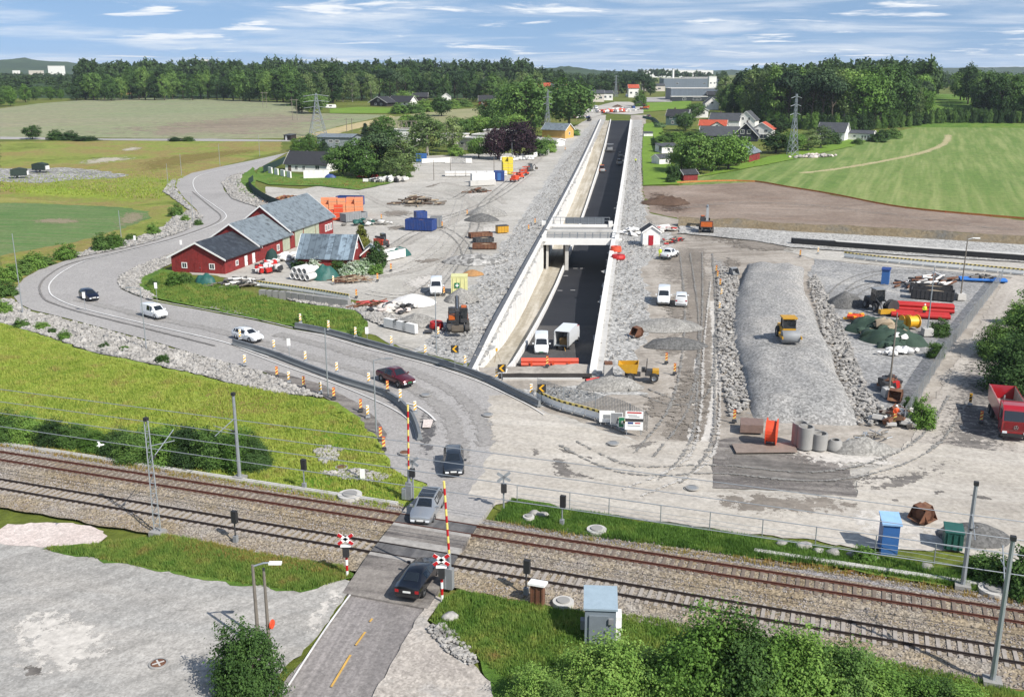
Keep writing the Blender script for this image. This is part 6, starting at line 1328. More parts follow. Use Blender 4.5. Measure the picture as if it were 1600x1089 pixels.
def crown_arrays(kind,seed,n_cl,n_leaf,leaf,w=.42):
 rs = np.random.RandomState(seed); P = []; N = []
 ph = rs.uniform(-9,9,3)
 for c in range(n_cl):
  d = rs.normal(size=3); d /= np.linalg.norm(d)
  if kind == 'spruce':
   z = 1 - rs.uniform(.02,.95) ** .7 * .95; r = w * (1 - z) ** .85 * rs.uniform(.75,1.05); a = rs.uniform(0,6.283); cen = np.array([r * math.cos(a),r * math.sin(a),z - .03]); cr = .03 + .1 * (1 - z); out = np.array([math.cos(a),math.sin(a),.3])
  elif kind == 'pine':
   d[2] = abs(d[2]) * .8 - .15; k = rs.uniform(.3,1) ** .5; cen = np.array([d[0] * w * k,d[1] * w * k,.74 + d[2] * .28 * k]); cr = .07; out = d
  else:
   lob = 1 + .42 * noise.noise(Vector((d * 1.7 + ph).tolist())) + .16 * noise.noise(Vector((d * 4 + ph).tolist()))
   k = rs.uniform(.35,1) ** .45 * lob
   if kind == 'bush':
    d[2] = abs(d[2]); cen = np.array([d[0] * w * k,d[1] * w * k,.06 + d[2] * .84 * k]); cr = .10
   elif kind == 'tall': cen = np.array([d[0] * w * k * (1 - .25 * d[2]),d[1] * w * k * (1 - .25 * d[2]),.55 + d[2] * .43 * k]); cr = .075
   else: cen = np.array([d[0] * w * k,d[1] * w * k,.55 + d[2] * .42 * k]); cr = .10
   out = d
  q = cen + rs.normal(size=(n_leaf,3)) * cr * np.array([.55,.55,.42]); nn = out * .9 + np.array([0,0,.35]) + rs.normal(size=(n_leaf,3)) * .55
  P.append(q); N.append(nn)
 P = np.concatenate(P); N = np.concatenate(N); P[:,2] = np.maximum(P[:,2],.015); N /= np.linalg.norm(N,axis=1)[:,None]
 a = np.cross(N,rs.normal(size=N.shape)); a /= np.linalg.norm(a,axis=1)[:,None]; b = np.cross(N,a)
 s = leaf * rs.uniform(.6,1.25,(len(P),1)); V = np.stack([P - a * s - b * s * .6,P + a * s * .3 - b * s * .7,P + a * s + b * s * .5,P - a * s * .3 + b * s * .7],1).reshape(-1,3)
 return V
def mesh_from(V,name,k=4):
 n = len(V) // k; me = bpy.data.meshes.new(name); me.vertices.add(len(V)); me.vertices.foreach_set('co',V.astype(np.float32).ravel())
 me.loops.add(n * k); me.loops.foreach_set('vertex_index',np.arange(n * k,dtype=np.int32)); me.polygons.add(n)
 me.polygons.foreach_set('loop_start',np.arange(0,n * k,k,dtype=np.int32)); me.polygons.foreach_set('loop_total',np.full(n,k,dtype=np.int32)); me.update(calc_edges=True); return me
def trunk_mesh(kind,seed):
 rs = random.Random(seed); m = MB(); top = .9 if kind in ('spruce','pine') else .78
 if kind == 'bush':
  for k in range(5):
   a = k * 1.26; m.tube([(0,0,0),(.1 * math.cos(a),.1 * math.sin(a),.3),(.22 * math.cos(a),.22 * math.sin(a),.6)],[.02,.015,.006],5)
 else:
  m.tube([(0,0,-.02),(.006,.004,.25),(-.008,.006,.5),(.004,0,top)],[.028,.022,.016,.004],7)
  for k in range(9):
   a = k * 2.4 + rs.random(); z = rs.uniform(.32,.7); r = rs.uniform(.14,.3) * (.6 if kind == 'spruce' else 1); m.tube([(0,0,z),(r * .5 * math.cos(a),r * .5 * math.sin(a),z + .07),(r * math.cos(a),r * math.sin(a),z + .16)],[.011,.007,.003],5)
 me = bpy.data.meshes.new('trunk'); me.from_pydata(m.v,[],m.f); return me
PROTO = {}
def proto(key):
 if key in PROTO: return PROTO[key]
 kind,mat,seed,n_cl,n_leaf,leaf,w,bark = SPEC[key]
 cm = mesh_from(crown_arrays(kind,seed,n_cl,n_leaf,leaf,w),'crown'); cm.materials.append(mat); tm = trunk_mesh(kind,seed); tm.materials.append(bark)
 PROTO[key] = (cm,tm); return PROTO[key]
SPEC = {}
for i in range(4):
 SPEC['oak%d' % i] = ('broad',L_green,11 + i,130,30,.026,.42,M_bark); SPEC['wood%d' % i] = ('tall',L_dark,31 + i,110,28,.024,.30,M_bark)
 SPEC['ash%d' % i] = ('tall',L_green,51 + i,110,28,.024,.32,M_bark); SPEC['birch%d' % i] = ('tall',L_birch,71 + i,110,26,.020,.27,M_bark_birch)
 SPEC['fresh%d' % i] = ('broad',L_fresh,91 + i,120,30,.026,.42,M_bark); SPEC['bush%d' % i] = ('bush',L_fresh,111 + i,150,34,.030,.5,M_bark)
 SPEC['shrub%d' % i] = ('bush',L_green,131 + i,150,34,.030,.5,M_bark); SPEC['spruce%d' % i] = ('spruce',L_needle,151 + i,180,18,.022,.24,M_bark); SPEC['pine%d' % i] = ('pine',L_needle,171 + i,90,28,.022,.3,M_bark)
 SPEC['copper%d' % i] = ('broad',L_copper,191 + i,150,32,.026,.44,M_bark); SPEC['gold%d' % i] = ('spruce',L_gold,211 + i,180,22,.026,.34,M_bark); SPEC['blossom%d' % i] = ('bush',L_white,231 + i,120,30,.034,.5,M_bark)
 SPEC['darkbush%d' % i] = ('bush',L_dark,251 + i,150,32,.032,.5,M_bark); SPEC['big%d' % i] = ('bush',L_green,271 + i,420,42,.017,.5,M_bark); SPEC['bigfresh%d' % i] = ('bush',L_fresh,291 + i,420,42,.017,.5,M_bark); SPEC['bigdark%d' % i] = ('bush',L_dark,311 + i,420,42,.017,.5,M_bark)
BASEW = {'broad': .86,'tall': .6,'spruce': .5,'pine': .62,'bush': 1.0}
_tn = [0]
def tree(name,label,cat,key,loc,h,w,group=None):
 _tn[0] += 1; kind = SPEC[key][0]; bw_ = 2.05 * SPEC[key][6]
 cm,tm = proto(key); t = thing(name,label,cat,loc,(_tn[0] * 2.399) % 6.283,group); t.scale = (w / bw_,w / bw_,h)
 c = bpy.data.objects.new('crown' if kind != 'bush' else 'foliage',cm); COL.objects.link(c); c.parent = t
 k = bpy.data.objects.new('trunk' if kind != 'bush' else 'stems',tm); COL.objects.link(k); k.parent = t
 return t
def tree_px(name,label,cat,kind,px,hp,wp_,group=None,z=None):
 g = G(*px) if z is None else GZ(px[0],px[1],z); s = FPX / (g.y * math.cos(PITCH) + (CAM_H - g.z) * math.sin(PITCH))
 _k = kind + str((_tn[0] * 7 + 3) % 4) if kind + '0' in SPEC else kind
 return tree(name,label,cat,_k,(g.x,g.y,g.z),hp / s / math.cos(PITCH) * 1.0,wp_ / s * 1.14,group)
# ---- single trees and shrubs (pixel foot, height and breadth in the photograph)
for px,h,w,k,lab in (
 ((51,218),21,23,'oak','round lone tree at the field lane, far left'),((88,219),17,22,'shrub','leftmost bush of the hedge row beside the lone round tree'),((108,219),14,26,'darkbush','middle bush of the hedge row right of the lone round tree'),((135,220),7,34,'darkbush','low end bush of the hedge row beside the field lane'),
 ((274,221),7,20,'darkbush','low bush beside the lane, left of a lamp post'),((294,221),8,16,'shrub','small round bush beside the lane, right of its twin'),
 ((484,242),32,28,'ash','green tree left of the grey hall'),((506,240),22,20,'spruce','bushy tree in front of the grey hall corner'),((536,276),50,44,'oak','dense dark tree beside the white house gable'),((560,276),58,46,'oak','tall dark tree in the yard clump, second from the white house'),
 ((590,274),66,48,'pine','brownish pine rising over the yard clump'),((606,272),62,40,'wood','dark tree at the centre of the yard clump'),((632,276),56,42,'birch','grey green weeping birch at the right end of the yard clump'),((600,212),30,28,'fresh','bright tree behind the yard clump, left of the white block'),((571,214),22,12,'spruce','small pointed spruce behind the yard clump'),((584,214),20,18,'wood','small dark tree behind the yard clump beside the spruce'),
 ((612,236),34,34,'wood','dark bushy tree in front of the grey annex'),((650,238),42,30,'birch','birch left of the great weeping birch'),((668,243),60,46,'birch','great weeping birch in front of the school wing'),((708,238),56,28,'birch','slender tall tree between the school wings'),((748,247),34,30,'fresh','round bright green tree left of the dark red trees'),((712,244),18,22,'bush','light green shrub under the slender tall tree'),
 ((778,250),50,36,'copper','almost black copper beech, left of two'),((812,250),60,46,'copper','almost black copper beech, right and larger of two'),((842,244),30,34,'shrub','green shrub right of the copper beeches'),((857,238),24,26,'bush','green shrub by the white fence below the yellow house'),
 ((822,206),76,70,'oak','huge green tree left of the yellow house'),((889,198),72,62,'oak','huge green tree behind the yellow house'),((795,196),48,44,'fresh','bright tree left of the huge green tree'),((770,196),40,40,'oak','rounded tree beside the vegetable field'),((738,204),20,26,'fresh','small round tree on the vegetable field edge'),((712,206),22,24,'fresh','small green tree over the school roofs'),((682,208),20,24,'fresh','small green tree behind the great weeping birch'),((895,212),12,22,'bush','low bush beside the yellow house gable'),
 ((633,164),20,30,'fresh','lime green round tree beside the alpine farmhouse'),((490,178),32,36,'oak','dark tree group left of the far lawn'),((472,176),24,22,'wood','dark narrow tree at the corner of the pale field'),
 ((1000,167),26,18,'shrub','rounded green tree standing at the far end of the works'),((1071,205),28,28,'oak','green tree in front of the grey-green house'),((1052,282),26,22,'darkbush','dark low conifer on the lawn'),((1048,286),12,14,'darkbush','small round dark bush on the lawn by the red shed'),
 ((1064,268),46,40,'oak','leftmost of the big garden trees beside the lawn'),((1090,272),60,56,'oak','big rounded garden tree above the red shed'),((1112,266),50,50,'fresh','bright garden tree at the middle of the big garden trees'),((1138,266),56,56,'fresh','big rounded garden tree left of the red barn'),((1150,260),30,26,'oak','garden tree touching the red barn roof'),
 ((1212,240),32,40,'wood','dark tree below the balcony house'),((1238,238),30,36,'fresh','green tree left of the pylon foot'),((1262,236),30,34,'birch','loose grey green tree right of the pylon foot'),((1282,232),34,30,'birch','slender tree in front of the steep roofed white house'),((1300,226),22,24,'darkbush','dark round bush at the white house front'),((1340,226),10,16,'shrub','small shrub in front of the white annex'),((1375,222),20,30,'darkbush','bare purplish bush right of the white annex'),((1395,216),16,26,'shrub','green bush at the sown field corner'),
 ((1031,200),8,16,'blossom','pinkish blossoming shrub on the lawn'),((1024,228),12,12,'shrub','small shrub beside the garden house'),
 ((566,402),52,34,'gold','golden green conifer behind the red cottage'),((588,418),40,30,'darkbush','dark shrub against the lean-to shed'),((470,420),16,26,'darkbush','dark shrub at the left corner of the red cottage'),((492,420),18,26,'blossom','white flowering shrub in front of the red cottage, left of two'),((530,426),20,26,'shrub','green shrub before the red cottage wall'),((546,432),22,30,'blossom','white flowering shrub at the pile of rusty steel'),((566,428),26,30,'blossom','white flowering shrub beside the lean-to shed'),((586,428),16,24,'bush','green weeds at the corner of the lean-to shed'),
 ((275,448),22,28,'bush','leafy shrub left of the low red barn gable'),((288,446),22,26,'shrub','taller shrub at the low red barn gable'),((240,448),12,18,'shrub','small shrub on the inner bend stones'),((478,505),20,26,'bush','green shrub on the grass strip above the far road edge'),((507,500),12,18,'bush','small shrub on the grass strip by the block wall'),((553,528),14,24,'shrub','low shrub at the end of the grass strip by the barrier'),((362,455),10,20,'bush','low green plants above the concrete blocks'),
 ((387,1088),122,96,'big','big leafy shrub at the foot of the twin wooden posts'),((1350,880),30,38,'bush','leafy shrub on the verge left of the blue cabin'),((1440,668),52,34,'bush','bushy shrub at the lower end of the mesh fence'),((1424,640),22,22,'bush','small shrub inside the lower mesh fence'),((1468,525),28,30,'shrub','shrub at the tarpaulin beside the mesh fence'),((1462,560),28,26,'shrub','shrub below the tarpaulin along the mesh fence'),
 ((1588,612),92,92,'bigdark','large dark broadleaf tree behind the red tipper lorry'),((1560,560),60,60,'big','rounded tree crown left of the red tipper lorry'),((1630,560),110,100,'big','tall tree at the right edge above the tipper lorry'),((1592,508),40,40,'bush','light shrub at the top of the right edge trees'),
 ((1545,912),56,56,'shrub','shrub between the two masts at the right edge'),((1530,900),36,40,'bush','yellow green shrub left of the right edge mast'),((1590,930),80,60,'shrub','tall shrub at the extreme right beside the track')):
 tree_px('shrub' if k in ('bush','shrub','darkbush','blossom','bigfresh') else 'tree',lab,'shrub' if k in ('bush','shrub','darkbush','blossom','bigfresh') else 'tree',k,px,h,w)
def row(name,label,cat,kinds,items,group,hm=1.):
 for i,(px,h,w) in enumerate(items): tree_px(name,label.format(ORD[i] if i < len(ORD) else ''),cat,kinds[i % len(kinds)],px,h * hm,w * hm,group)
row('shrub','{} shrub from the left in the hedge along the railway meadow','shrub',['big','bigfresh','bigdark'],[((12,688),40,46),((48,690),38,44),((84,695),34,40),((118,698),30,40),((152,706),30,38),((188,712),36,46),((222,720),46,52),((262,722),52,54),((300,724),54,56),((338,728),56,54),((372,730),52,52),((400,733),40,40)],'hedge shrubs along the railway meadow',1.2)
row('shrub','{} shrub, counted from the near end, along the outer road bend','shrub',['bush','shrub'],[((6,490),22,26),((10,462),24,30),((14,440),26,34),((34,428),22,32),((52,420),26,34),((72,414),16,22),((103,405),24,32),((160,392),28,30),((180,387),24,28),((205,376),12,16),((240,367),18,20),((276,338),20,22),((290,346),10,14),((310,352),10,12)],'shrubs along the outer road bend')
row('shrub','{} small shrub from the left on the stone slope above the bright meadow','shrub',['shrub','bush'],[((35,512),14,22),((66,516),14,22),((82,522),10,14),((101,532),18,18),((163,545),10,16),((195,548),8,14),((255,568),16,20)],'shrubs on the stone slope')
row('shrub','{} bush from the left in the thicket at the lower right','shrub',['bigfresh','bigfresh','big'],[((912,1100),74,70),((952,1108),90,84),((1000,1098),60,70),((1046,1105),80,86),((1100,1110),130,100),((1150,1120),130,96),((1200,1118),120,90),((1255,1120),112,92),((1305,1122),110,84),((1350,1120),70,80),((1400,1124),60,80),((1450,1128),50,80),((1500,1130),46,70),((835,1100),50,56),((870,1120),46,50)],'thicket at the lower right',1.32)
row('shrub','{} shrub, counted from the road, along the hedge of the far lawn','hedge',['bush','shrub'],[((625,178),16,26),((645,177),18,28),((665,175),18,28),((685,172),16,28),((705,170),14,26),((725,167),12,26)],'hedge of the far lawn')
row('shrub','{} clipped section from the left of the garden hedge','hedge',['shrub','bush'],[((1040,222),16,24),((1058,222),17,24),((1076,221),17,24),((1094,219),16,24),((1110,216),14,22)],'garden hedge')
for px,h,w,k,lab in (((690,182),30,30,'oak','dark tree at the near edge of the vegetable field'),((655,212),34,30,'oak','tree between the white block and the great weeping birch'),((636,206),26,24,'fresh','bright tree behind the timber roof trusses'),((725,214),26,26,'oak','tree over the middle school wing'),((752,212),30,30,'fresh','bright tree left of the copper beeches'),((784,214),34,34,'oak','tree behind the copper beeches, left one'),((806,216),36,34,'fresh','tree behind the copper beeches, right one'),((846,192),46,40,'ash','tree between the two huge green trees'),((862,176),40,40,'oak','tree behind the gap of the two huge green trees'),((800,172),40,40,'oak','tree at the far corner of the vegetable field'),
 ((1066,252),28,24,'oak','garden tree beside the small white garden shed'),((1086,184),22,26,'oak','tree between grey-green house and white low gabled house'),((1216,214),30,30,'wood','dark tree behind the balcony house'),((575,280),34,40,'oak','low spreading tree at the front of the yard clump'),((618,282),36,40,'birch','weeping birch at the front of the yard clump'),((468,236),20,24,'bush','shrub behind the white house at its left'),((1016,150),22,16,'wood','dark tree at the car park of the industrial hall'),((960,150),30,20,'pine','tall pine at the end of the road, left one'),((1005,150),34,22,'pine','tall pine at the end of the road, right one')): tree_px('tree',lab,'tree',k,px,h,w)
# ---- woods seen as single trees
def ztop(X,Y):                                             # wooded rise behind the fields
 return T(min(Y,900)) + 9 * sm(820,1150,Y) * (1 if X < 60 else 0) + 8 * sm(520,640,Y) * math.exp(-((X - 280) / 95) ** 2)
def wood(label,group,pts,tops,step,kinds,rows,dy,jitter=.5,hmul=1.,seed=1,name='tree'):
 """trees along a pixel line pts (feet) with crown tops given in pixels; further rows behind it"""
 rs = random.Random(seed); xs = [p[0] for p in pts]; ys = [p[1] for p in pts]; n = 0
 for r in range(rows):
  x = xs[0] + (step * .5 if r % 2 else 0)
  while x <= xs[-1]:
   yb = float(np.interp(x,xs,ys)); yt = float(np.interp(x,[p[0] for p in tops],[p[1] for p in tops]))
   g = G(x,yb); Y = g.y + r * dy + rs.uniform(-1,1) * dy * .35; f = Y / g.y; X = g.x * f; z = ztop(X,Y); s = FPX / (Y * math.cos(PITCH) + (CAM_H - z) * math.sin(PITCH))
   hor_y = 544.5 - FPX * ((Y * math.sin(PITCH) + (z - CAM_H) * math.cos(PITCH)) / (Y * math.cos(PITCH) - (z - CAM_H) * math.sin(PITCH)))
   h = max(7.,(hor_y - yt - rs.uniform(-.02,.32) * (hor_y - yt)) / s) * hmul; h = min(h,30); k = kinds[rs.randrange(len(kinds))]
   w = h * rs.uniform(.42,.62) * (1.35 if k in ('oak','fresh') else 1.) * (.6 if k == 'spruce' else 1); n += 1
   tree(name,label,'tree',k + str(rs.randrange(4)),(X,Y,z - .2),h,w,group); x += step * rs.uniform(1 - jitter * .6,1 + jitter * .6)
 return n
WOODS = 0
WOODS += wood('tree in the tall mixed wood behind the right hand houses','trees of the right hand wood',[(1128,172),(1180,190),(1225,196),(1300,200),(1380,196),(1450,190)],[(1128,118),(1160,108),(1200,96),(1260,93),(1300,102),(1350,95),(1390,93),(1420,112),(1450,122)],16,['birch','ash','wood','pine','birch','fresh'],3,14,seed=2)
WOODS += wood('dark tree in the wood beyond the sown field at the right edge','trees of the right edge wood',[(1498,176),(1530,190),(1560,193),(1640,195)],[(1490,106),(1510,102),(1550,116),(1580,110),(1640,106)],11,['wood','ash','oak','wood','pine'],3,14,seed=3)
WOODS += wood('low bush along the far edge of the sown field','bushes along the sown field',[(1420,198),(1480,195),(1600,196)],[(1420,180),(1450,172),(1600,172)],9,['darkbush','shrub'],2,8,seed=4,name='shrub')
WOODS += wood('leafy undergrowth shrub at the foot of the right hand wood','undergrowth of the right hand wood',[(1130,176),(1180,193),(1225,200),(1300,206),(1380,202),(1440,196)],[(1130,152),(1180,166),(1225,170),(1300,174),(1440,172)],12,['shrub','darkbush','bush'],1,8,seed=12,name='shrub')
WOODS += wood('dense green tree in the wood along the far side of the pale field','trees of the left hand wood',[(120,158),(200,156),(320,156),(440,160),(470,172)],[(120,120),(160,112),(220,98),(260,104),(300,112),(345,110),(390,108),(440,103),(470,102)],13,['wood','oak','ash','wood'],2,45,seed=5)
WOODS += wood('pale green tree in the tall wood behind the alpine farmhouse','trees of the wood behind the farmhouse',[(470,166),(560,158),(700,156),(840,166)],[(470,104),(520,102),(560,108),(620,102),(690,110),(750,106),(800,112),(840,112)],14,['birch','ash','birch','wood','pine'],2,40,seed=6)
WOODS += wood('scattered tree on the distant pasture at far left','trees of the far left pasture',[(-20,166),(20,164),(60,158),(110,156),(160,155)],[(-20,128),(20,122),(60,128),(100,130),(130,124),(160,122)],22,['oak','wood','fresh'],2,70,seed=7,hmul=.8)
WOODS += wood('tree in the woods beyond the end of the works','trees beyond the end of the works',[(838,150),(900,142),(960,148),(1030,146)],[(838,118),(900,122),(925,112),(960,116),(1000,112),(1030,118)],15,['pine','wood','oak','pine'],2,60,seed=8)
# ---- far woods and ridges
def far_wood():
 rs = np.random.RandomState(9); parts = [crown_arrays('tall',400 + k,26,22,.06,.34) for k in range(5)] + [crown_arrays('broad',420 + k,26,22,.06,.45) for k in range(3)]
 out = []
 def put(X,Y,z,h,w):
  V = parts[rs.randint(len(parts))]; a = rs.uniform(0,6.28); c,s = math.cos(a),math.sin(a)
  out.append(np.stack([(V[:,0] * c - V[:,1] * s) * w * 1.6 + X,(V[:,0] * s + V[:,1] * c) * w * 1.6 + Y,V[:,2] * h + z],1))
 for _ in range(1500):
  Y = rs.uniform(960,2300); px = rs.uniform(-60,1120); X = (px - 800) / FPX * Y
  if 985 < px < 1115 and Y < 1900: continue
  put(X,Y,ztop(X,Y) - .5 - (5 if px < 150 else 0),rs.uniform(13,22) * (.6 if px < 150 else 1.25 if px < 830 else .8),rs.uniform(8,13))
 for _ in range(300):
  Y = rs.uniform(640,900); px = rs.uniform(1150,1440); X = (px - 800) / FPX * Y; put(X,Y,ztop(X,Y) - .5,rs.uniform(17,24),rs.uniform(8,12))
 for _ in range(260):
  Y = rs.uniform(1100,2200); px = rs.uniform(1440,1680); X = (px - 800) / FPX * Y; put(X,Y,T(900),rs.uniform(12,18),rs.uniform(9,13))
 me = mesh_from(np.concatenate(out),'far_wood'); stuff(tag(link('far_wood',me,leaf_mat('leaf_far',[col('#364c26',1.0),col('#4c6434',1.0),col('#667e44',1.0)],.3,.01)),'continuous far woods reaching to the horizon','woods'))
far_wood()
def rise(name,f,x0,x1,y0,y1,mat,nx=60,ny=24):
 vs = [(x0 + (x1 - x0) * i / nx,y0 + (y1 - y0) * j / ny) for j in range(ny + 1) for i in range(nx + 1)]; me = bpy.data.meshes.new(name)
 me.from_pydata([(x,y,f(x,y)) for x,y in vs],[],[(j * (nx + 1) + i,j * (nx + 1) + i + 1,(j + 1) * (nx + 1) + i + 1,(j + 1) * (nx + 1) + i) for j in range(ny) for i in range(nx)])
 structure(link(name,me,mat))
M_ridge = ground('wooded_ridge',[col('#2e4426',.6),col('#3c5430',.6),col('#4a6038',.6)],big=.004,fine=.05,mid=.02,bumps=.6,bdist=6.)
rise('wooded_rise',lambda x,y: ztop(x,y) - .6,-900,60,815,2400,M_ridge,60,40)
rise('wooded_rise',lambda x,y: ztop(x,y) - .4,150,520,505,1000,M_green,40,30)
def ridge(name,Y,pts,depth=900):
 """a distant ridge whose skyline runs through picture heights"""
 X0,X1 = (pts[0][0] - 800) / FPX * Y,(pts[-1][0] - 800) / FPX * Y
 def f(x,y):
  px = 800 + x / Y * FPX; yt = float(np.interp(px,[p[0] for p in pts],[p[1] for p in pts])); top = CAM_H + (HOR - yt) / FPX * Y * 1.03
  k = 1 - abs((y - Y) / depth); return 8 + max(0,top - 8) * max(0,k) ** .8 + (noise.noise(Vector((x * .012,y * .012,2))) * 9 + noise.noise(Vector((x * .05,y * .05,2))) * 4) * max(0,k)
 rise(name,f,X0,X1,Y - depth,Y + depth,M_ridge,140,16)
ridge('hill',4200,[(-200,102),(0,97),(60,94),(110,97),(170,102),(240,106),(330,108)])
ridge('hill',8500,[(200,106),(290,103.5),(340,104),(375,103),(420,105.5),(520,108)],1500)
ridge('hill',3200,[(780,110),(830,109),(855,107),(885,105),(905,107),(930,111),(980,113)],500)
ridge('hill',5000,[(930,112),(1000,112),(1060,111),(1120,110),(1200,111),(1330,109),(1420,107),(1500,106),(1600,105),(1800,103)])
B_lime = leaf_mat('blade_lime',[col('#74903a',0.92),col('#96aa46',0.98),col('#adb658',1.0),col('#ac9c62',0.95)],.5,.2); B_green = leaf_mat('blade_green',[col('#4e7030',0.92),col('#6e9040',0.96),col('#90a250',0.98),col('#a48c58',0.95)],.5,.3); B_dry = leaf_mat('blade_dry',[col('#9a7444',.95),col('#b0905c',.95),col('#a0964c',.95)],.4,.2)
# ---- grass
def tufts(name,label,areas,N,hmin,hmax,mat,seed=1,zb=.3,wid=.05,blades=5,skip=None):
 rs = np.random.RandomState(seed); polys = [[Vector(G(*p)[:2]) for p in a] for a in areas]
 ar = [abs(sum(p[i].x * p[(i + 1) % len(p)].y - p[(i + 1) % len(p)].x * p[i].y for i in range(len(p)))) / 2 for p in polys]; Q = []
 for p,a in zip(polys,ar):
  A = np.array(p); lo,hi = A.min(0),A.max(0); n = int(N * a / sum(ar)); q = rs.uniform(lo,hi,(n * 5,2)); Q.append(q[inside(q,p)][:n])
 Q = np.concatenate(Q); cl = np.array([noise.noise(Vector((x * .35,y * .35,seed))) for x,y in Q]); n = len(Q)
 out = []
 for b in range(blades):
  a = rs.uniform(0,6.283,n); l = rs.uniform(.1,.5,n); h = rs.uniform(hmin,hmax,n) * (1 + .6 * cl); w = wid * rs.uniform(.7,1.4,n); ox = rs.normal(0,.07,(n,2)); bx_,by_ = Q[:,0] + ox[:,0],Q[:,1] + ox[:,1]
  ca,sa = np.cos(a),np.sin(a); z0 = np.full(n,zb)
  out.append(np.stack([np.stack([bx_ - sa * w,by_ + ca * w,z0],1),np.stack([bx_ + sa * w,by_ - ca * w,z0],1),np.stack([bx_ + ca * l * h,by_ + sa * l * h,z0 + h],1)],1))
 V = np.concatenate(out).reshape(-1,3); stuff(tag(link(name,mesh_from(V,name,3),mat),label,'grass'))
zg = LAYER_H * LAYER[0] * .8
tufts('grass','long lime green grass of the meadow beside the railway',[[(0,508),(140,556),(320,596),(505,630),(560,660),(595,705),(612,735),(650,765),(600,800),(470,780),(330,752),(200,726),(0,690)]],22000,.1,.34,B_lime,1,zg,.05)
tufts('grass','green grass of the lower right verge',[[(690,945),(720,928),(860,955),(1000,968),(1300,1020),(1560,1075),(1620,1110),(1300,1110),(850,1110),(742,1030),(700,1000),(675,972)]],16000,.1,.34,B_green,2,zg,.035)
tufts('grass','green and dry grass between gravel lot and railway',[[(70,862),(200,850),(255,840),(390,868),(470,880),(536,888),(548,905),(520,914),(470,928),(400,918),(230,890),(120,870)]],9000,.1,.35,B_green,3,zg,.035)
tufts('grass','green grass verge between railway and dusty apron',[[(785,802),(800,786),(900,803),(1000,821),(1200,848),(1340,870),(1540,908),(1640,925),(1640,955),(1500,922),(1300,888),(1100,866),(900,840),(775,818)]],14000,.1,.4,B_green,4,zg,.035)
tufts('grass','green grass on the strip above the far road edge',[[(225,445),(255,428),(330,445),(470,480),(555,492),(572,507),(560,520),(460,510),(400,497),(300,477),(245,466)]],7000,.15,.5,B_green,5,zg,.06)
tufts('grass','reddish dry grass along the far track',[[(0,693),(200,723),(400,763),(600,803),(590,808),(400,772),(200,736),(0,702)],[(765,815),(900,842),(1100,870),(1300,892),(1500,926),(1640,955),(1640,962),(1500,936),(1300,902),(1100,878),(900,850)],[(260,842),(420,870),(545,895),(500,902),(400,888),(280,866)]],7000,.1,.35,B_dry,6,zg,.03)
tufts('grass','wild meadow grass beyond the outer road bend',[[(0,224),(430,225),(300,268),(262,300),(250,312),(0,300)]],9000,.3,.8,B_lime,7,0.05,.16,4)
tufts('grass','green grass before the white house wall',[[(408,264),(480,278),(560,278),(640,272),(600,288),(560,296),(500,290),(420,288)]],4000,.25,.7,B_green,8,.1,.14,4)
# ---- air
def haze():
 m = bpy.data.materials.new('haze'); m.use_nodes = True; nt = m.node_tree; nt.nodes.clear(); o = nt.nodes.new('ShaderNodeOutputMaterial'); v = nt.nodes.new('ShaderNodeVolumePrincipled')
 v.inputs['Color'].default_value = (.78,.87,1,1); v.inputs['Density'].default_value = 6e-5; v.inputs['Anisotropy'].default_value = .1; nt.links.new(v.outputs[0],o.inputs['Volume'])
 stuff(tag(MB().box((0,5500,66),(15000,12000,142)).build('haze',m),'thin pale haze over the distant woods and hills','haze'))
haze()
# ================================================================ STREET AND RAILWAY FURNITURE
GZ0 = LAYER_H * 150
def spot(px,dz=GZ0): g = G(*px); return (g.x,g.y,g.z + dz)
def pxm(px): g = G(*px); return FPX / (g.y * math.cos(PITCH) + CAM_H * math.sin(PITCH) - g.z * math.sin(PITCH))
def hgt(px,ytop):                                          # height of an upright thing from its foot and top in the picture
 g = G(*px); a = math.atan((544.5 - ytop) / FPX) - PITCH; return CAM_H + math.tan(a) * g.y - g.z
M_galv = paint('galvanised_mast',col('#b9bfc4',.7),.45,.5,var=.12); M_sign_white = paint('sign_white',col('#f2f2ee',.85),.5,var=.04); M_stripe_red = paint('stripe_red',col('#c8141e',.7),.45,var=.05); M_stripe_yel = paint('stripe_yellow',col('#f0d878',.8),.5,var=.05)
M_wood = paint('weathered_pole',col('#8d857a',.6),.95,var=.25); M_sign_yel = paint('sign_yellow',col('#f0b41e',.8),.5); M_grn = paint('sign_green',col('#1d8a5c',.6),.5); M_blue = paint('container_blue',col('#274a92',.62),.55,var=.12,dirt=(col('#7a6a58',.6),.35)); M_sky_blue = paint('cabin_blue',col('#3f74b8',.66),.5,var=.06)
M_teal = paint('tarp_teal',col('#2a6a60',.6),.6,var=.2); M_net = paint('net_green',col('#3c5646',.58),.85,var=.3,scale=1.2); M_sack = paint('white_sheeting',col('#e4e2de',.82),.7,var=.12); M_teal_dark = paint('screen_dark_green',col('#1f4640',.55),.8,var=.15)
def lattice(m,b,h,w0,w1,n,r,flat=False):
 C = lambda z,i: Vector(((w0 + (w1 - w0) * z / h) * (-.5,.5,.5,-.5)[i],(w0 + (w1 - w0) * z / h) * (0 if flat else 1) * (-.5,-.5,.5,.5)[i],z)) + Vector(b)
 I = (0,1) if flat else (0,1,2,3)
 for i in I: m.tube([C(0,i),C(h,i)],r,4)
 for k in range(n):
  za,zb_ = h * (1 - .93 ** 0) + h * k / n,h * (k + 1) / n
  for i in I[:1] if flat else I:
   j = I[(I.index(i) + 1) % len(I)]; m.tube([C(za,i),C(zb_,j)],r * .6,4); m.tube([C(za,j),C(zb_,i)] if not flat else [C(zb_,j),C(zb_,i)],r * .6,4)
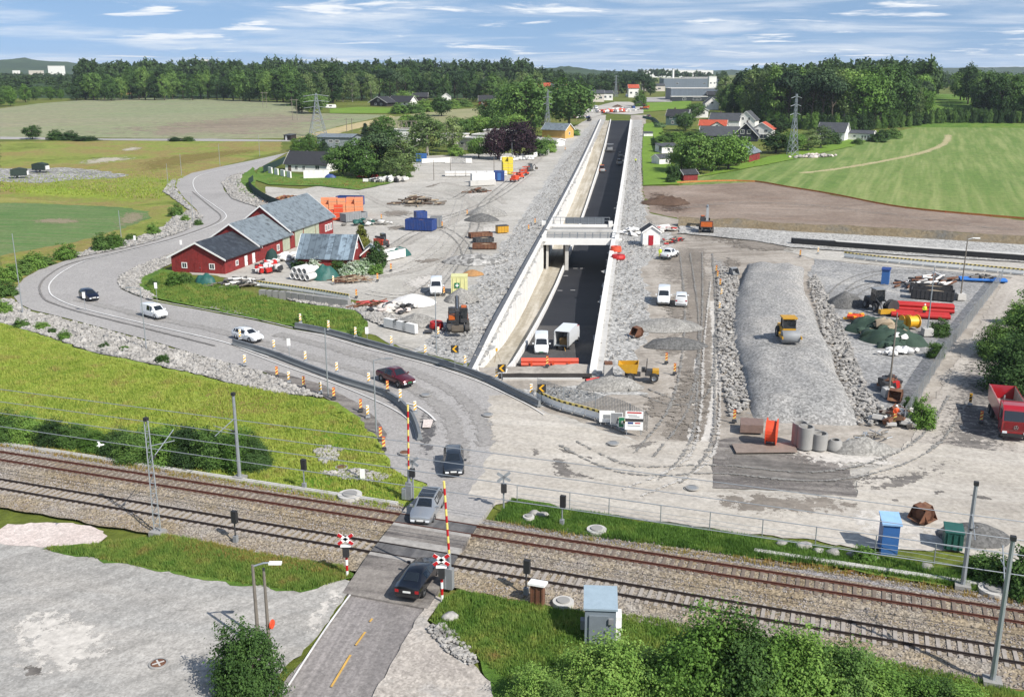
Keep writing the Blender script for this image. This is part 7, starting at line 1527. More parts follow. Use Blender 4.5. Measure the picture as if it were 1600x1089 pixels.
def mast(px,yt,label,lat,arm):
 g = spot(px); h = hgt(px,yt); t = thing('catenary_mast',label,'railway mast',g,RANG); m = MB()
 if lat: lattice(m,(0,0,0),h,.62,.34,11,.055,True)
 else: m.tube([(0,0,0),(0,0,h)],[.17,.12],8)
 m.build('mast_post',M_galv,t); MB().box((0,0,.05),(1.,.9,.4)).build('foundation',M_conc_grey,t); s = arm
 MB().tube([(0,0,h - 2.0),(0,s * 2.9,h - 2.6)],.035,6).build('cantilever',M_galv,t); MB().tube([(0,0,h - 3.2),(0,s * 2.9,h - 1.7)],.035,6).build('stay_tube',M_galv,t); MB().tube([(0,s * .25,h - 3.1),(0,s * .6,h - 2.95)],.09,8).build('insulator',M_black,t); MB().box((0,0,h + .12),(.3,.3,.25)).build('top_fitting',M_black,t)
mast((247,838),662,'lattice railway mast with zigzag bracing, left of the crossing near the gravel lot',True,1); mast((375,752),622,'slim grey railway mast on the meadow side left of the crossing',False,-1)
mast((1549,1072),850,'grey railway mast at the right edge on the near side of the tracks',False,1); mast((1503,922),763,'slim grey railway mast on the far side beside the green container',False,-1)
def overhead(t,label):
 r = thing('overhead_line',label,'overhead wire',(TA.x,TA.y,0),RANG)
 for nm,z in (('contact_wire',5.8),('carrier_wire',7.1)): MB().tube([(S0,t,z),(S0 + 45,t,z - .15 * (nm[1] == 'a')),(S1,t,z)],.03,5).build(nm,M_galv,r)
overhead(0.,'pair of thin overhead wires above the far railway track'); overhead(-SEP,'pair of thin overhead wires above the near railway track')
def stripes(p0,p1,n,r,mats,parent,nm='stripe',sides=8):
 a,b = Vector(p0),Vector(p1)
 for k in range(n): MB().tube([a.lerp(b,k / n),a.lerp(b,(k + 1) / n)],r,sides).build(nm,mats[k % 2],parent)
def barrier_arm(px,top,label):
 g = spot(px,.3); h = hgt(px,top[1]); t = thing('crossing_barrier',label,'level crossing barrier',g,RANG); lean = (top[0] - px[0]) / pxm(px) * .6
 MB().box((0,0,.75),(.5,.42,1.5)).build('drive_cabinet',M_grey_mach,t); MB().box((-.38,-.1,.5),(.34,.4,.9)).build('counterweight_box',M_galv,t); MB().tube([(0,0,1.2),(0,0,2.6)],.13,8).build('pivot_post',M_galv,t); stripes((0,0,2.4),(lean,0,h),11,.085,(M_stripe_yel,M_stripe_red),t)
barrier_arm((640,785),(643,638),'raised red and yellow crossing barrier, farther one at the grass corner'); barrier_arm((703,925),(692,759),'raised red and yellow crossing barrier, nearer one behind the black saloon')
def crossing_sign(px,yt,label,front=True,rz=0.):
 g = spot(px,.25); h = hgt(px,yt); t = thing('crossing_sign',label,'level crossing sign',g,rz); z = h - .5
 if front: stripes((0,0,0),(0,0,h - 1.2),5,.09,(M_sign_white,M_stripe_red),t,'pole_band')
 else: MB().tube([(0,0,0),(0,0,h - .6)],.07,8).build('pole',M_galv,t)
 for a in (.62,-.62):
  c,s = math.cos(a),math.sin(a); m = MB().box((0,-.08,z),(1.25,.05,.23),ry=a); ar = m.build('cross_arm',M_sign_white if front else M_galv,t)
  if front:
   for e in (-1,1): MB().box((e * .46 * c,-.115,z - e * .46 * s),(.32,.02,.22),ry=a).build('red_end',M_stripe_red,ar)
 MB().box((0,-.1,z - .95),(.42,.3,.7)).build('signal_lamp_box',M_black,t)
 if front: MB().box((0,-.06,z - .52),(.7,.3,.06)).build('lamp_hood',M_sign_white,t)
crossing_sign((543,905),836,'red and white crossing cross on striped post at the grass verge left of the road'); crossing_sign((691,944),868,'red and white crossing cross on striped post beside the black saloon'); crossing_sign((787,800),740,'grey back of a crossing cross right of the road beyond the tracks',False,R(10)); crossing_sign((646,785),716,'grey back of a crossing cross at the far barrier, left of the road',False,R(-10))
for px,yt,lab in (((476,768),722,'dark railway signal on a post in the meadow left of the crossing'),((369,852),803,'dark railway signal beside the near track left of the crossing'),((878,826),779,'dark railway signal on the verge right of the crossing'),((822,934),880,'dark railway signal beside the rusty brown cabinet')):
 g = spot(px); h = hgt(px,yt); t = thing('railway_signal',lab,'signal',g,RANG); MB().tube([(0,0,0),(0,0,h)],.055,6).build('post',M_galv if px[0] in (476,878) else M_mach_dark,t); MB().box((.05,0,h - .45),(.42,.3,.95)).build('signal_head',M_black,t); MB().box((0,0,.3),(.3,.3,.5)).build('base_box',M_grey_mach,t)
def lamp_post(px,yt,label,head=0,r=.08,mat=None,arm=1.2,cat='lamp post',name='lamp_post',base=False):
 g = spot(px); h = hgt(px,yt); t = thing(name,label,cat,g,0); MB().tube([(0,0,0),(0,0,h)],[r,r * .65],8).build('post',mat or M_galv,t)
 if head: MB().tube([(0,0,h - .1),(head * arm * .6,0,h + .12),(head * arm,0,h + .14)],r * .45,6).build('bracket',M_galv,t); MB().box((head * (arm + .25),0,h + .12),(.75,.28,.13)).build('lamp_head',M_sign_white if r > .1 else M_grey_mach,t)
 if base: MB().box((0,0,.45),(1.3,1.3,.9),taper=.9).build('concrete_base',M_conc,t)
for px,yt,lab,hd in (((36,492),368,'tall lamp post at the outer bend, far left',0),((229,548),454,'lamp post on the stones opposite the white small van',-1),((191,386),331,'lamp post on the outer bend beside the crop field',0),((513,622),516,'lamp post on the dark cycle lane, left of two',0),((588,678),566,'lamp post with head at the end of the dark cycle lane, right of two',1),((284,276),242,'lamp post in the meadow at the far curve, right of two',0),((263,292),257,'lamp post at the edge of the far curve, left of two',0),
  ((344,261),226,'lamp post above the far stretch of road',0),((406,246),212,'lamp post near the corner where the road leaves view',0),((682,556),457,'lamp post standing among the stones below the parked white van',0),((302,350),308,'thin lamp post inside the second bend',0),((800,253),224,'lamp post behind the yellow crates',0)): lamp_post(px,yt,lab,hd)
lamp_post((405,1018),888,'wooden street lamp post with white lamp over the gravel lot',1,.13,M_wood,1.1)
lamp_post((421,1012),893,'bare wooden post leaning on the street lamp, carrying an orange mirror',0,.12,M_wood,cat='wooden post',name='utility_pole')
m = MB().lathe([(.001,0),(.28,0),(.3,.08),(.001,.14)],(0,0,0),20,'Y'); g = spot((423,1010)); tag(m.build('traffic_mirror',M_orange,None,40,(g[0] + .25,g[1] - .1,1.6),R(75)),'round orange backed traffic mirror on the wooden post','mirror')
lamp_post((1388,622),492,'leaning brown pole on a concrete block, nearest in the compound',0,.12,M_wood,cat='pole',name='utility_pole',base=True); lamp_post((1448,526),420,'grey pole on a concrete block beside the yellow drums',0,.1,M_galv,cat='pole',name='utility_pole',base=True); lamp_post((1500,470),376,'dark lamp pole on a concrete block beside the red pipe bundles',1,.12,M_wood,base=True)
for px,yt,lab in (((678,283),251,'wooden pole in the yard, left of two behind the log heap'),((704,274),247,'wooden pole in the yard, right of two behind the log heap'),((772,278),246,'wooden pole beside the blue container'),((640,165),142,'flag pole beside the alpine farmhouse'),((643,168),150,'short pole on the far lawn')): lamp_post(px,yt,lab,0,.12,M_wood,cat='pole',name='utility_pole')
def pylon(px,yt,label,w):
 g = spot(px,0); h = hgt(px,yt); t = thing('pylon',label,'pylon',g,R(20)); m = MB(); lattice(m,(0,0,0),h * .62,w,w * .3,6,.13); lattice(m,(0,0,h * .62),h * .38,w * .3,.5,5,.1); m.build('lattice_tower',M_galv,t)
 for z in (.66,.8,.93): MB().tube([(-w * .75,0,h * z),(0,0,h * z + .8),(w * .75,0,h * z)],.12,4).build('cross_arm',M_galv,t)
pylon((497,214),146,'steel lattice pylon at the corner of the ploughed field',8.); pylon((1238,243),147,'slim steel lattice pylon right of the red barn',3.2); pylon((855,208),140,'steel lattice pylon between the huge green trees',3.); pylon((962,152),118,'distant pylon beyond the end of the works',3.)
for px,yt,lab in (((414,169),144,'twin legged power pole in the pale field, far one'),((461,188),155,'twin legged power pole in the pale field, middle one'),((546,207),185,'twin legged power pole at the stubble strip, near one'),((377,158),126,'twin legged power pole at the edge of the left hand wood')):
 g = spot(px,0); h = hgt(px,yt); t = thing('power_pole',lab,'power pole',g,R(15))
 for s in (-1.3,1.3): MB().tube([(s,0,0),(s,0,h)],.16,6).build('pole_leg',M_wood,t)
 MB().box((0,0,h - .6),(5.,.2,.25)).build('cross_beam',M_wood,t)
# ---- marker boards
def diag(m,w,h,n,y,par):
 """slanting stripes inside a w x h board"""
 vs = []; st = h / n
 for k in range(0,n,2):
  z0 = k * st; q = [(-w / 2,z0),(w / 2,min(h,z0 + w * .7)),(w / 2,min(h,z0 + w * .7 + st)),(-w / 2,min(h,z0 + st))]; m.add([(x,y,z) for x,z in q] + [(x,y + .015,z) for x,z in q],[(0,1,2,3),(0,1,5,4),(1,2,6,5),(2,3,7,6),(3,0,4,7),(7,6,5,4)])
 return m
MK = {}; M_board_red = paint('board_red',col('#d8482e',.7),.6)
def marker(px,kind,label,group,dz=0.):
 g = G(*px); loc = (g.x,g.y,g.z + GZ0 + dz); rz = -math.atan2(g.x,g.y)
 if kind not in MK:
  base_,stripe = {'y': (M_sign_white,M_sign_yel),'o': (M_board_red,M_stripe_yel),'c': (M_sign_yel,M_black)}[kind]; t = thing('marker_board',label,'marker board',loc,rz,group)
  MB().box((0,0,.78),(.28,.05,.95)).build('board',base_,t); m = diag(MB(),.27,.9,5,-.05,t); m.v = [(x,y,z + .26) for x,y,z in m.v]; m.build('stripes',stripe,t); MB().box((0,0,.08),(.5,.6,.16),taper=.8).build('foot',M_black if kind == 'o' else M_grey_mach,t); MK[kind] = t; return t
 return dup(MK[kind],loc,rz,label,group)
GRP = 'striped marker boards along the works'
def mrow(lab,items,dz=0.):
 for i,(px,k) in enumerate(items): marker(px,k,lab.format(ORD[i]),GRP,dz)
mrow('{} striped marker board from the left along the dark cycle lane',[((383,573),'y'),((433,592),'o'),((452,600),'y'),((475,608),'o'),((501,617),'y'),((522,626),'o'),((564,645),'o'),((575,655),'y'),((595,690),'o'),((600,706),'o')])
mrow('{} yellow striped marker board from the left on the median barrier',[((376,538),'y'),((429,555),'y'),((478,574),'y'),((527,592),'y'),((577,609),'y'),((606,622),'o'),((626,636),'y'),((649,656),'y')],.5)
mrow('{} yellow striped marker board from the left on the far road barrier',[((470,513),'y'),((514,524),'y'),((556,535),'y'),((612,549),'y'),((665,564),'y'),((727,581),'y'),((776,603),'y'),((830,628),'y')],.54)
mrow('{} marker board from the top along the left edge of the stone embankment',[((1119,428),'o'),((1121,437),'o'),((1125,450),'o'),((1127,465),'y'),((1124,487),'y')])
for px,k,l in (((1041,570),'o','orange marker board below the dark heaps, left of the haul track'),((1054,587),'o','orange marker board right of the yellow dumper'),((1147,662),'o','orange marker board at the lower left corner of the embankment'),((1532,664),'o','orange marker board in front of the red tipper lorry'),((1515,636),'c','dark striped marker board left of the red tipper lorry'),((596,345),'o','orange marker board alone in the yard behind the barns'),((730,338),'o','orange marker board left of the two-crest gravel heap'),((691,357),'o','orange marker board beside the grey skip'),
  ((611,425),'o','orange marker board right of the lean-to shed'),((590,441),'o','orange marker board on the yard below the lean-to shed'),((694,463),'o','orange marker board between parked white van and yellow container'),((836,352),'o','orange marker board by the bridge, upper of two'),((826,362),'o','orange marker board by the bridge, lower of two'),((685,528),'y','yellow marker board below the red cable reel'),((557,467),'o','orange marker board at the end of the block wall'),((521,445),'y','yellow marker board before the rusty steel pile'),((468,438),'y','yellow marker board before the white pipes'),((883,236),'o','orange marker board far along the gravel track'),((1397,667),'o','orange marker board beside the lower mesh fence'),((855,575),'o','orange marker board in front of the red pipes, middle'),((1250,403),'o','orange marker board at the top of the stone embankment'),((1278,398),'y','yellow marker board left of the long chequered barrier')):
 marker(px,k,l,GRP)
def chevron(px,yt,label):
 g = spot(px); h = hgt(px,yt); t = thing('chevron_sign',label,'road sign',g,-math.atan2(g[0],g[1])); MB().tube([(0,0,0),(0,0,h)],.04,6).build('post',M_galv,t); MB().box((0,-.05,h - .4),(.9,.04,.9)).build('sign_plate',M_black,t)
 m = MB(); z = h - .4; q = [(-.3,0),(.08,.38),(.32,.38),(-.06,0),(.32,-.38),(.08,-.38)]; m.add([(x,-.08,z + b) for x,b in q],[(0,1,2,3),(0,3,4,5)]); m.add([(x,-.072,z + b) for x,b in q],[(3,2,1,0),(5,4,3,0)]); m.build('arrow',M_sign_yel,t)
chevron((711,580),543,'black sign with yellow arrow on the stones, leftmost of three arrow signs'); chevron((784,604),573,'black sign with yellow arrow at the sunken road end, middle of three arrow signs'); chevron((846,631),604,'black sign with yellow arrow at the barrier end, rightmost of three arrow signs')
for px,yt,lab in (((246,474),445,'white backed road sign on the inner bend verge'),((134,488),460,'white backed road sign beside the dark blue hatchback'),((453,567),533,'white backed road sign at the median barrier'),((574,537),515,'white backed road sign above the far road barrier'),((212,388),371,'white warning sign on the outer bend'),((284,394),378,'white warning sign on the inner bend near the barn'),((233,156),150,'tiny white board at the far edge of the pale field'),((567,755),738,'white post box in the grass left of the crossing')):
 g = spot(px); h = hgt(px,yt); t = thing('road_sign',lab,'road sign',g,0.); MB().tube([(0,0,0),(0,0,h)],.035,6).build('post',M_galv,t); MB().box((0,-.05,h - .35),(.42,.04,.9)).build('sign_plate',M_sign_white,t)
# ---- fences and barriers
def board_fence(pix,label,n,hh=1.05,holes=True,base=None):
 P2 = resample([Vector(G(*p)[:2]) for p in pix],True,0,False,0,40.); cum = [0.]
 for i in range(1,len(P2)): cum.append(cum[-1] + (P2[i] - P2[i - 1]).length)
 def pt(s): return Vector((float(np.interp(s,cum,[p.x for p in P2])),float(np.interp(s,cum,[p.y for p in P2]))))
 for k in range(n):
  a,b = pt(cum[-1] * k / n),pt(cum[-1] * (k + 1) / n); c = (a + b) / 2; L = (b - a).length - .05; loc = (c.x,c.y,T(c.y) + GZ0); rz = heading(a,b); lab = label.format(ORD[k])
  t = thing('barrier_panel',lab,'barrier',loc,rz,'chequered barrier panels'); MB().box((0,0,hh - .14),(L,.07,.26)).build('top_board',M_stripe_yel,t); m = MB(); q = max(2,int(L / .55))
  for i in range(q): m.box((-L / 2 + L * (i + .5) / q,-.05,hh - .14),(L / q * .48,.04,.18))
  m.build('black_squares',M_black,t); MB().box((0,0,.5),(L,.05,.62)).build('white_panel',M_sign_white,t); MB().box((0,0,.08),(L * .9,.5,.14)).build('foot_rail',M_grey_mach,t)
board_fence([(838,627),(870,642),(920,655),(943,662),(978,678)],'{} chequered barrier panel from the left at the sunken road end',9)
board_fence([(1318,404),(1360,409),(1450,418),(1530,425),(1620,434)],'{} chequered barrier panel from the left below the dark low wall',16)
board_fence([(402,449),(440,454),(500,463),(546,471)],'{} yellow topped barrier panel from the left on the block wall',8,.9)
def blocks(pix,label,n,sz,mat,grp,dz=0.,name='concrete_block'):
 P2 = [Vector(G(*p)[:2]) for p in pix]
 for k in range(n):
  u = (k + .5) / n * (len(P2) - 1); i = min(int(u),len(P2) - 2); c = P2[i].lerp(P2[i + 1],u - i); tag(MB().box((0,0,sz[2] / 2),sz,taper=.96).build(name,mat,None,None,(c.x,c.y,T(c.y) + GZ0 + dz),heading(P2[i],P2[i + 1])),label.format(ORD[k]),'concrete block',grp)
blocks([(408,465),(450,468),(500,475),(546,481)],'{} grey concrete block from the left in the block wall',13,(1.35,.8,1.3),M_conc_grey,'blocks of the block wall',-.3)
blocks([(605,513),(648,523)],'{} white concrete barrier from the left above the far road barrier',3,(2.5,.6,1.2),M_conc_white,'white concrete barriers')
blocks([(735,292),(772,290)],'{} pale concrete block from the left in the front stack row',8,(1.5,1.5,1.5),M_conc,'front stack row'); blocks([(738,286),(770,284)],'{} pale concrete block from the left in the rear stack row',7,(1.7,1.5,2.6),M_conc_white,'rear stack row')
blocks([(664,256),(700,254)],'{} white wall element from the left beside the blue site box',4,(5.,.5,1.5),M_conc_white,'white wall elements'); blocks([(702,256),(731,256)],'{} white wall element from the left below the school wing',3,(5.4,.5,1.7),M_conc_white,'white wall elements'); blocks([(788,252),(828,250)],'{} white wall element from the left behind the orange lifts',4,(6.,.5,1.5),M_conc_white,'white wall elements')
blocks([(418,271),(457,280)],'{} white wall element from the left before the white house',4,(3.,.4,2.),M_conc_white,'white wall elements'); blocks([(476,280),(513,279)],'{} white gate element from the left before the white house',5,(2.1,.4,2.4),M_conc_white,'white wall elements'); blocks([(832,248),(868,236)],'{} white garden wall element from the left',4,(4.6,.4,1.7),M_conc_white,'white wall elements')
def mesh_fence(pix,label,h,step,mat,solid=None,r=.04):
 P2 = resample([Vector(G(*p)[:2]) for p in pix],True,0,False,0,60.); c = P2[len(P2) // 2]; t = thing('fence',label,'fence',(c.x,c.y,T(c.y) + GZ0)); acc = step
 for i,p in enumerate(P2):
  if i: acc += (p - P2[i - 1]).length
  if acc >= step: acc = 0; MB().tube([(p.x - c.x,p.y - c.y,-.1),(p.x - c.x,p.y - c.y,h)],r,6).build('post',mat,t)
 q = [(p.x - c.x,p.y - c.y) for p in P2]
 if solid:
  m = MB()
  for i in range(len(q) - 1): m.add([(q[i][0],q[i][1],.05),(q[i + 1][0],q[i + 1][1],.05),(q[i + 1][0],q[i + 1][1],h),(q[i][0],q[i][1],h),(q[i][0],q[i][1] + .04,.05),(q[i + 1][0],q[i + 1][1] + .04,.05),(q[i + 1][0],q[i + 1][1] + .04,h),(q[i][0],q[i][1] + .04,h)],[(0,1,2,3),(7,6,5,4),(3,2,6,7),(0,4,5,1)])
  m.build('fence_screen',solid,t)
 else:
  m = MB()
  for z in (.15,.5,.85,h): m.tube([(x,y,z) for x,y in q],.016,4)
  m.build('wires',mat,t)
def wire_mesh_mat():
 m,nt,b = base_mat('wire_mesh'); b.inputs['Base Color'].default_value = col('#aab0b4',.7); b.inputs['Metallic'].default_value = .5; tc = nt.nodes.new('ShaderNodeTexCoord'); w = []
 for ax in ('X','Z'):
  k = nt.nodes.new('ShaderNodeTexWave'); k.bands_direction = ax; k.inputs['Scale'].default_value = 2.2; nt.links.new(tc.outputs['Object'],k.inputs[0]); w.append(ramp(nt,k.outputs[0],[(.86,g3(0)),(.95,g3(1))]))
 nt.links.new(bw(nt,mixc(nt,1.,w[0],w[1],'LIGHTEN')),b.inputs['Alpha']); return m
M_mesh = wire_mesh_mat()
mesh_fence([(808,790),(890,801),(983,815),(1082,829),(1190,845),(1302,861),(1425,878),(1490,890),(1600,905)],'wire fence with thin posts along the verge below the dusty apron',1.5,3.1,M_galv)
mesh_fence([(1412,668),(1440,620),(1475,562),(1510,515),(1545,468),(1566,440)],'grey mesh fence between the compound and the access road',2.,3.4,M_galv,M_mesh); mesh_fence([(840,620),(880,634),(930,645),(968,655),(1012,678)],'light mesh fence behind the chequered barrier panels',1.9,3.3,M_galv,M_mesh)
mesh_fence([(396,284),(389,290),(396,302),(418,318),(452,332)],'dark green screen fence curving beside the road behind the barns',2.,3.,M_mach_dark,M_teal_dark); mesh_fence([(412,272),(432,262),(446,254)],'dark green screen fence between road and white house',2.2,4.,M_mach_dark,M_teal_dark); mesh_fence([(1004,185),(1020,188),(1030,200)],'green screen fence at the far lawn',2.,4.,M_mach_dark,M_teal); mesh_fence([(1020,217),(1024,228),(1030,240)],'green screen fence beside the garden houses',2.,4.,M_mach_dark,M_teal)
mesh_fence([(1058,287),(1120,284),(1180,285),(1230,294),(1300,306),(1415,328),(1600,345)],'low orange safety net along the lower edge of the sown field',.5,8.,M_orange,paint('safety_net',col('#d98a4a',.68),.8,var=.3)); mesh_fence([(1004,186),(1001,240),(1003,291)],'thin dark fence between lawn and crushed stone',1.1,6.,M_mach_dark)
def info_board(px,yt,w,label,parts_):
 g = spot(px); h = hgt(px,yt); t = thing('sign_board',label,'sign board',g,R(-6))
 for s in (-1,1): MB().tube([(s * w * .4,.05,0),(s * w * .4,.05,h)],.04,6).build('post',M_galv,t)
 MB().box((0,0,h * .6),(w,.05,h * .78)).build('board',M_sign_white,t)
 for (x,z,a,b,mt) in parts_: MB().box((x * w,-.035,h * (.22 + .78 * z)),(a * w,.02,b * h * .78)).build('printed_block',mt,t)
info_board((990,683),646,1.7,'tall white site sign with red, blue and grey print',[(0,.92,.8,.07,M_redp),(-.1,.78,.5,.03,M_grey_mach),(0,.7,.6,.03,M_grey_mach),(0,.52,1.,.16,M_mach_dark),(-.2,.36,.3,.1,M_blue),(.2,.36,.3,.06,M_redp),(0,.22,.7,.03,M_grey_mach)])
info_board((948,668),645,1.5,'white drawing board hung on the mesh fence',[(0,.5,.5,.3,M_grey_mach)]); info_board((963,672),648,1.2,'grey drawing board hung on the mesh fence',[(0,.5,.9,.9,M_grey_mach)]); info_board((971,676),655,.6,'small green assembly point sign on the fence',[(0,.5,.9,.9,M_grn),(0,.5,.45,.3,M_sign_white)])
# ---- containers, cabins
def box_thing(name,label,cat,pl,pr,d,h,mat,lid=None,open_=False,door=None,yaw=None,ribs=True):
 l,z,L = at(pl,pr,d); t = thing(name,label,cat,(l[0],l[1],l[2] + GZ0 - .02),z if yaw is None else yaw); m = MB()
 if open_:
  for s in (-1,1): m.box((0,s * (d / 2 - .05),h / 2),(L,.1,h)).box((s * (L / 2 - .05),0,h / 2),(.1,d - .2,h))
  m.box((0,0,.12),(L - .2,d - .2,.2)); m.build('walls',mat,t); MB().rock((0,0,h * .55),(L * .85,d * .8,h * .7),3,2).build('contents',lid or M_rust,t)
 else: m.box((0,0,h / 2),(L,d,h)); m.build('walls',mat,t); MB().box((0,0,h + .04),(L + .08,d + .08,.1)).build('roof',lid or mat,t)
 if ribs:
  r = MB(); n = max(3,int(L / .6))
  for i in range(n): r.box((-L / 2 + L * (i + .5) / n,-d / 2 - .03,h / 2),(.1,.06,h * .9))
  r.build('ribs',mat,t)
 if door: MB().box((door[0] * L,-d / 2 - .06,h * .47),(door[1],.06,h * .85)).build('door',door[2],t)
 return t,L
box_thing('skip','large dark blue open skip full of rusty scrap in the yard','skip',(633,361),(675,363),3.,2.3,M_blue,M_rust,True); box_thing('skip','grey open skip right behind the large blue skip','skip',(672,357),(690,357),2.6,2.2,M_grey_mach,M_rust,True); box_thing('skip','small bright blue skip behind the large blue skip','skip',(651,348),(668,347),2.2,2.2,M_blue,M_heap_grey,True)
box_thing('skip','long blue skip with rusty load behind the orange crates','skip',(525,322),(564,323),3.,2.2,M_blue,M_rust,True); box_thing('skip','grey skip right of the orange crates','skip',(541,349),(575,345),2.6,1.8,M_grey_mach,M_heap_grey,True); box_thing('skip','dark skip behind the orange crates at their right end','skip',(553,333),(568,331),2.5,2.,M_mach_dark,M_rust,True)
box_thing('container','blue container with white cross-shaped lettering beside the yellow crates','container',(772,284),(788,284),4.5,2.7,M_blue,door=(0,1.1,M_sky_blue)); box_thing('site_box','bright blue site box left of the white wall elements','site box',(650,254),(666,254),3.5,2.6,M_sky_blue)
t,L = box_thing('first_aid_container','pale yellow container with green cross sign','container',(705,461),(730,461),2.4,2.6,paint('pale_yellow_steel',col('#e3e0a0',.76),.5)); MB().box((-.3,-1.3,1.3),(.8,.04,.8)).build('green_sign',M_grn,t); MB().box((-.3,-1.33,1.3),(.5,.03,.16)).box((-.3,-1.335,1.3),(.16,.03,.5)).build('white_cross',M_sign_white,t)
def cabin(pl,pr,d,h,rh,mat,roof,label,name,cat): l,z,L = at(pl,pr,d); return house(name,label,cat,(l[0],l[1],GZ0),z,L,d,h,rh,mat,roof,'mono',.12),L,d,h
t,L,d,h = cabin((1376,866),(1402,868),1.4,2.1,.25,M_sky_blue,paint('light_blue_roof',col('#9cc4ee',.75),.5),'tall blue cabin standing on the verge by the wire fence','site_cabin','cabin')
box_thing('container','low dark green container with sloping lid beside the right hand masts','container',(1474,862),(1503,866),1.8,1.3,M_teal)
l,z,L = at((913,1011),(961,1013),2.); h = hgt((913,1011),958); t = house('relay_cabin','grey relay cabin with sloping roof beside the near track','cabin',(l[0],l[1],GZ0),z,L,2.,h,.35,M_grey_panel if False else paint('cabin_grey',col('#8f9ba4',.64),.5,var=.05),paint('cabin_roof',col('#a9bcc8',.68),.4),'mono',.1,(),[(0,-.1,L * .62,h * .85,M_door_grey)])
MB().box((L / 2 + .2,.0,h * .5),(.35,1.0,.9)).build('switch_box',M_sign_white,t); MB().box((L / 2 + .17,-.6,h * .3),(.3,.5,.9)).build('switch_box',M_sign_white,t); MB().box((-L / 2 - .14,-.2,h * .4),(.26,.5,.6)).build('switch_box',M_grey_mach,t); MB().box((L * .34,-1.12,h * .72),(.3,.2,.35)).build('meter_box',M_grey_mach,t)
g = spot((840,948)); t = thing('cable_cabinet','rusty brown cabinet with white lid beside the near track','cabinet',g,RANG); MB().box((0,0,.7),(.85,.5,1.4)).build('body',M_rust,t); MB().box((0,0,1.5),(1.15,.8,.14),rx=-.1).build('lid',M_sign_white,t); m = MB().box((-.38,-.27,.7),(.1,.06,1.3)).box((0,-.27,.7),(.1,.06,1.3)).box((.38,-.27,.7),(.1,.06,1.3)); m.build('uprights',M_rust,t)
t,L,d,h = cabin((1376,445),(1388,446),1.5,2.2,.1,M_sky_blue,M_blue,'blue portable toilet in the compound','portable_toilet','toilet')
# ---- stacks and piles
def heap(px,label,name,cat,n,sz,spread,mats,seed=1,kind='box',hh=.5):
 rs = random.Random(seed); g = spot(px); t = thing(name,label,cat,g,rs.random()); ms = {}
 for i in range(n):
  p = (rs.gauss(0,spread[0] * .4),rs.gauss(0,spread[1] * .4)); f = max(0,1 - (p[0] / spread[0]) ** 2 - (p[1] / spread[1]) ** 2); z = rs.uniform(.1,.25 + hh * f); k = rs.randrange(len(mats)); m = ms.setdefault(k,MB()); s = rs.uniform(.6,1.3)
  if kind == 'rock': m.rock((p[0],p[1],z),(sz[0] * s,sz[1] * s,sz[2] * s),i,1)
  elif kind == 'bar': a = rs.uniform(-.5,.5) + (1.57 if rs.random() < .2 else 0); L = sz[0] * s / 2; m.tube([(p[0] - L * math.cos(a),p[1] - L * math.sin(a),z),(p[0] + L * math.cos(a),p[1] + L * math.sin(a),z + rs.uniform(-.2,.3))],sz[1],6)
  else: m.box((p[0],p[1],z + sz[2] * s / 2),(sz[0] * s,sz[1] * s,sz[2] * s),rs.uniform(0,3),rx=rs.uniform(-.4,.4),ry=rs.uniform(-.3,.3))
 for k,m in ms.items(): stuff(m.build(('debris','scraps','offcuts','lumps')[k],mats[k],t,50 if kind == 'rock' else None))
 return t
M_tim = paint('pale_timber',col('#b8a58a',.66),.9,var=.25)
heap((652,320),'round heap of stumps, logs and pale debris in the middle of the yard','debris_heap','debris heap',90,(2.4,.2,.5),(6.5,4.),(M_tim,M_heap_soil,M_wood),1,'bar',1.8); heap((448,314),'flat heap of broken red bricks beside the green screen fence','brick_heap','brick heap',160,(.9,.6,.4),(6.,2.4),(M_brick,M_heap_sand,M_rust),2,'rock',.9); heap((546,442),'heap of rusty reinforcing steel before the flowering shrubs','steel_heap','scrap heap',70,(2.2,.07,.3),(3.4,1.3),(M_rust,M_tim),3,'bar',.6)
heap((373,448),'pile of grey planks and scrap along the low red barn','plank_heap','plank heap',90,(2.2,.12,.5),(4.,2.2),(M_wood,M_mach_dark,M_sack),4,'bar',1.); heap((418,425),'scattered tools and red machine parts before the middle red barn','machine_scrap','scrap heap',60,(1.,.6,.7),(2.6,2.),(M_redp,M_mach_dark,M_sack),5,'box',.8); heap((448,407),'white wrapped bales along the wall of the largest red barn','wrapped_bales','bales',46,(1.4,1.,.8),(3.6,1.4),(M_sack,),6,'rock',.8); heap((608,285),'heap of white and black plastic pieces at the grass corner','plastic_heap','scrap heap',80,(1.5,.8,.7),(6.,2.6),(M_sack,M_mach_dark,M_conc),7,'box',.8)
heap((575,352),'white and green sacks heaped behind the largest red barn','sack_heap','sack heap',50,(1.4,1.,.8),(5.,2.),(M_sack,M_teal,M_heap_grey),8,'rock',.9); heap((745,302),'bundle of brown timber frames in front of the concrete blocks','timber_stack','timber stack',36,(2.2,.14,.5),(4.,1.2),(M_wood,M_rust),9,'bar',.8); heap((618,486),'rubble of concrete pieces and black sheet below the white sand heap','concrete_rubble','rubble heap',46,(1.3,.9,.7),(3.,2.),(M_conc,M_mach_dark,M_pink),10,'rock',.7); heap((580,480),'row of rusty steel and red white tape at the block wall end','steel_heap','scrap heap',40,(1.6,.09,.3),(4.,1.),(M_rust,M_redp),11,'bar',.5)
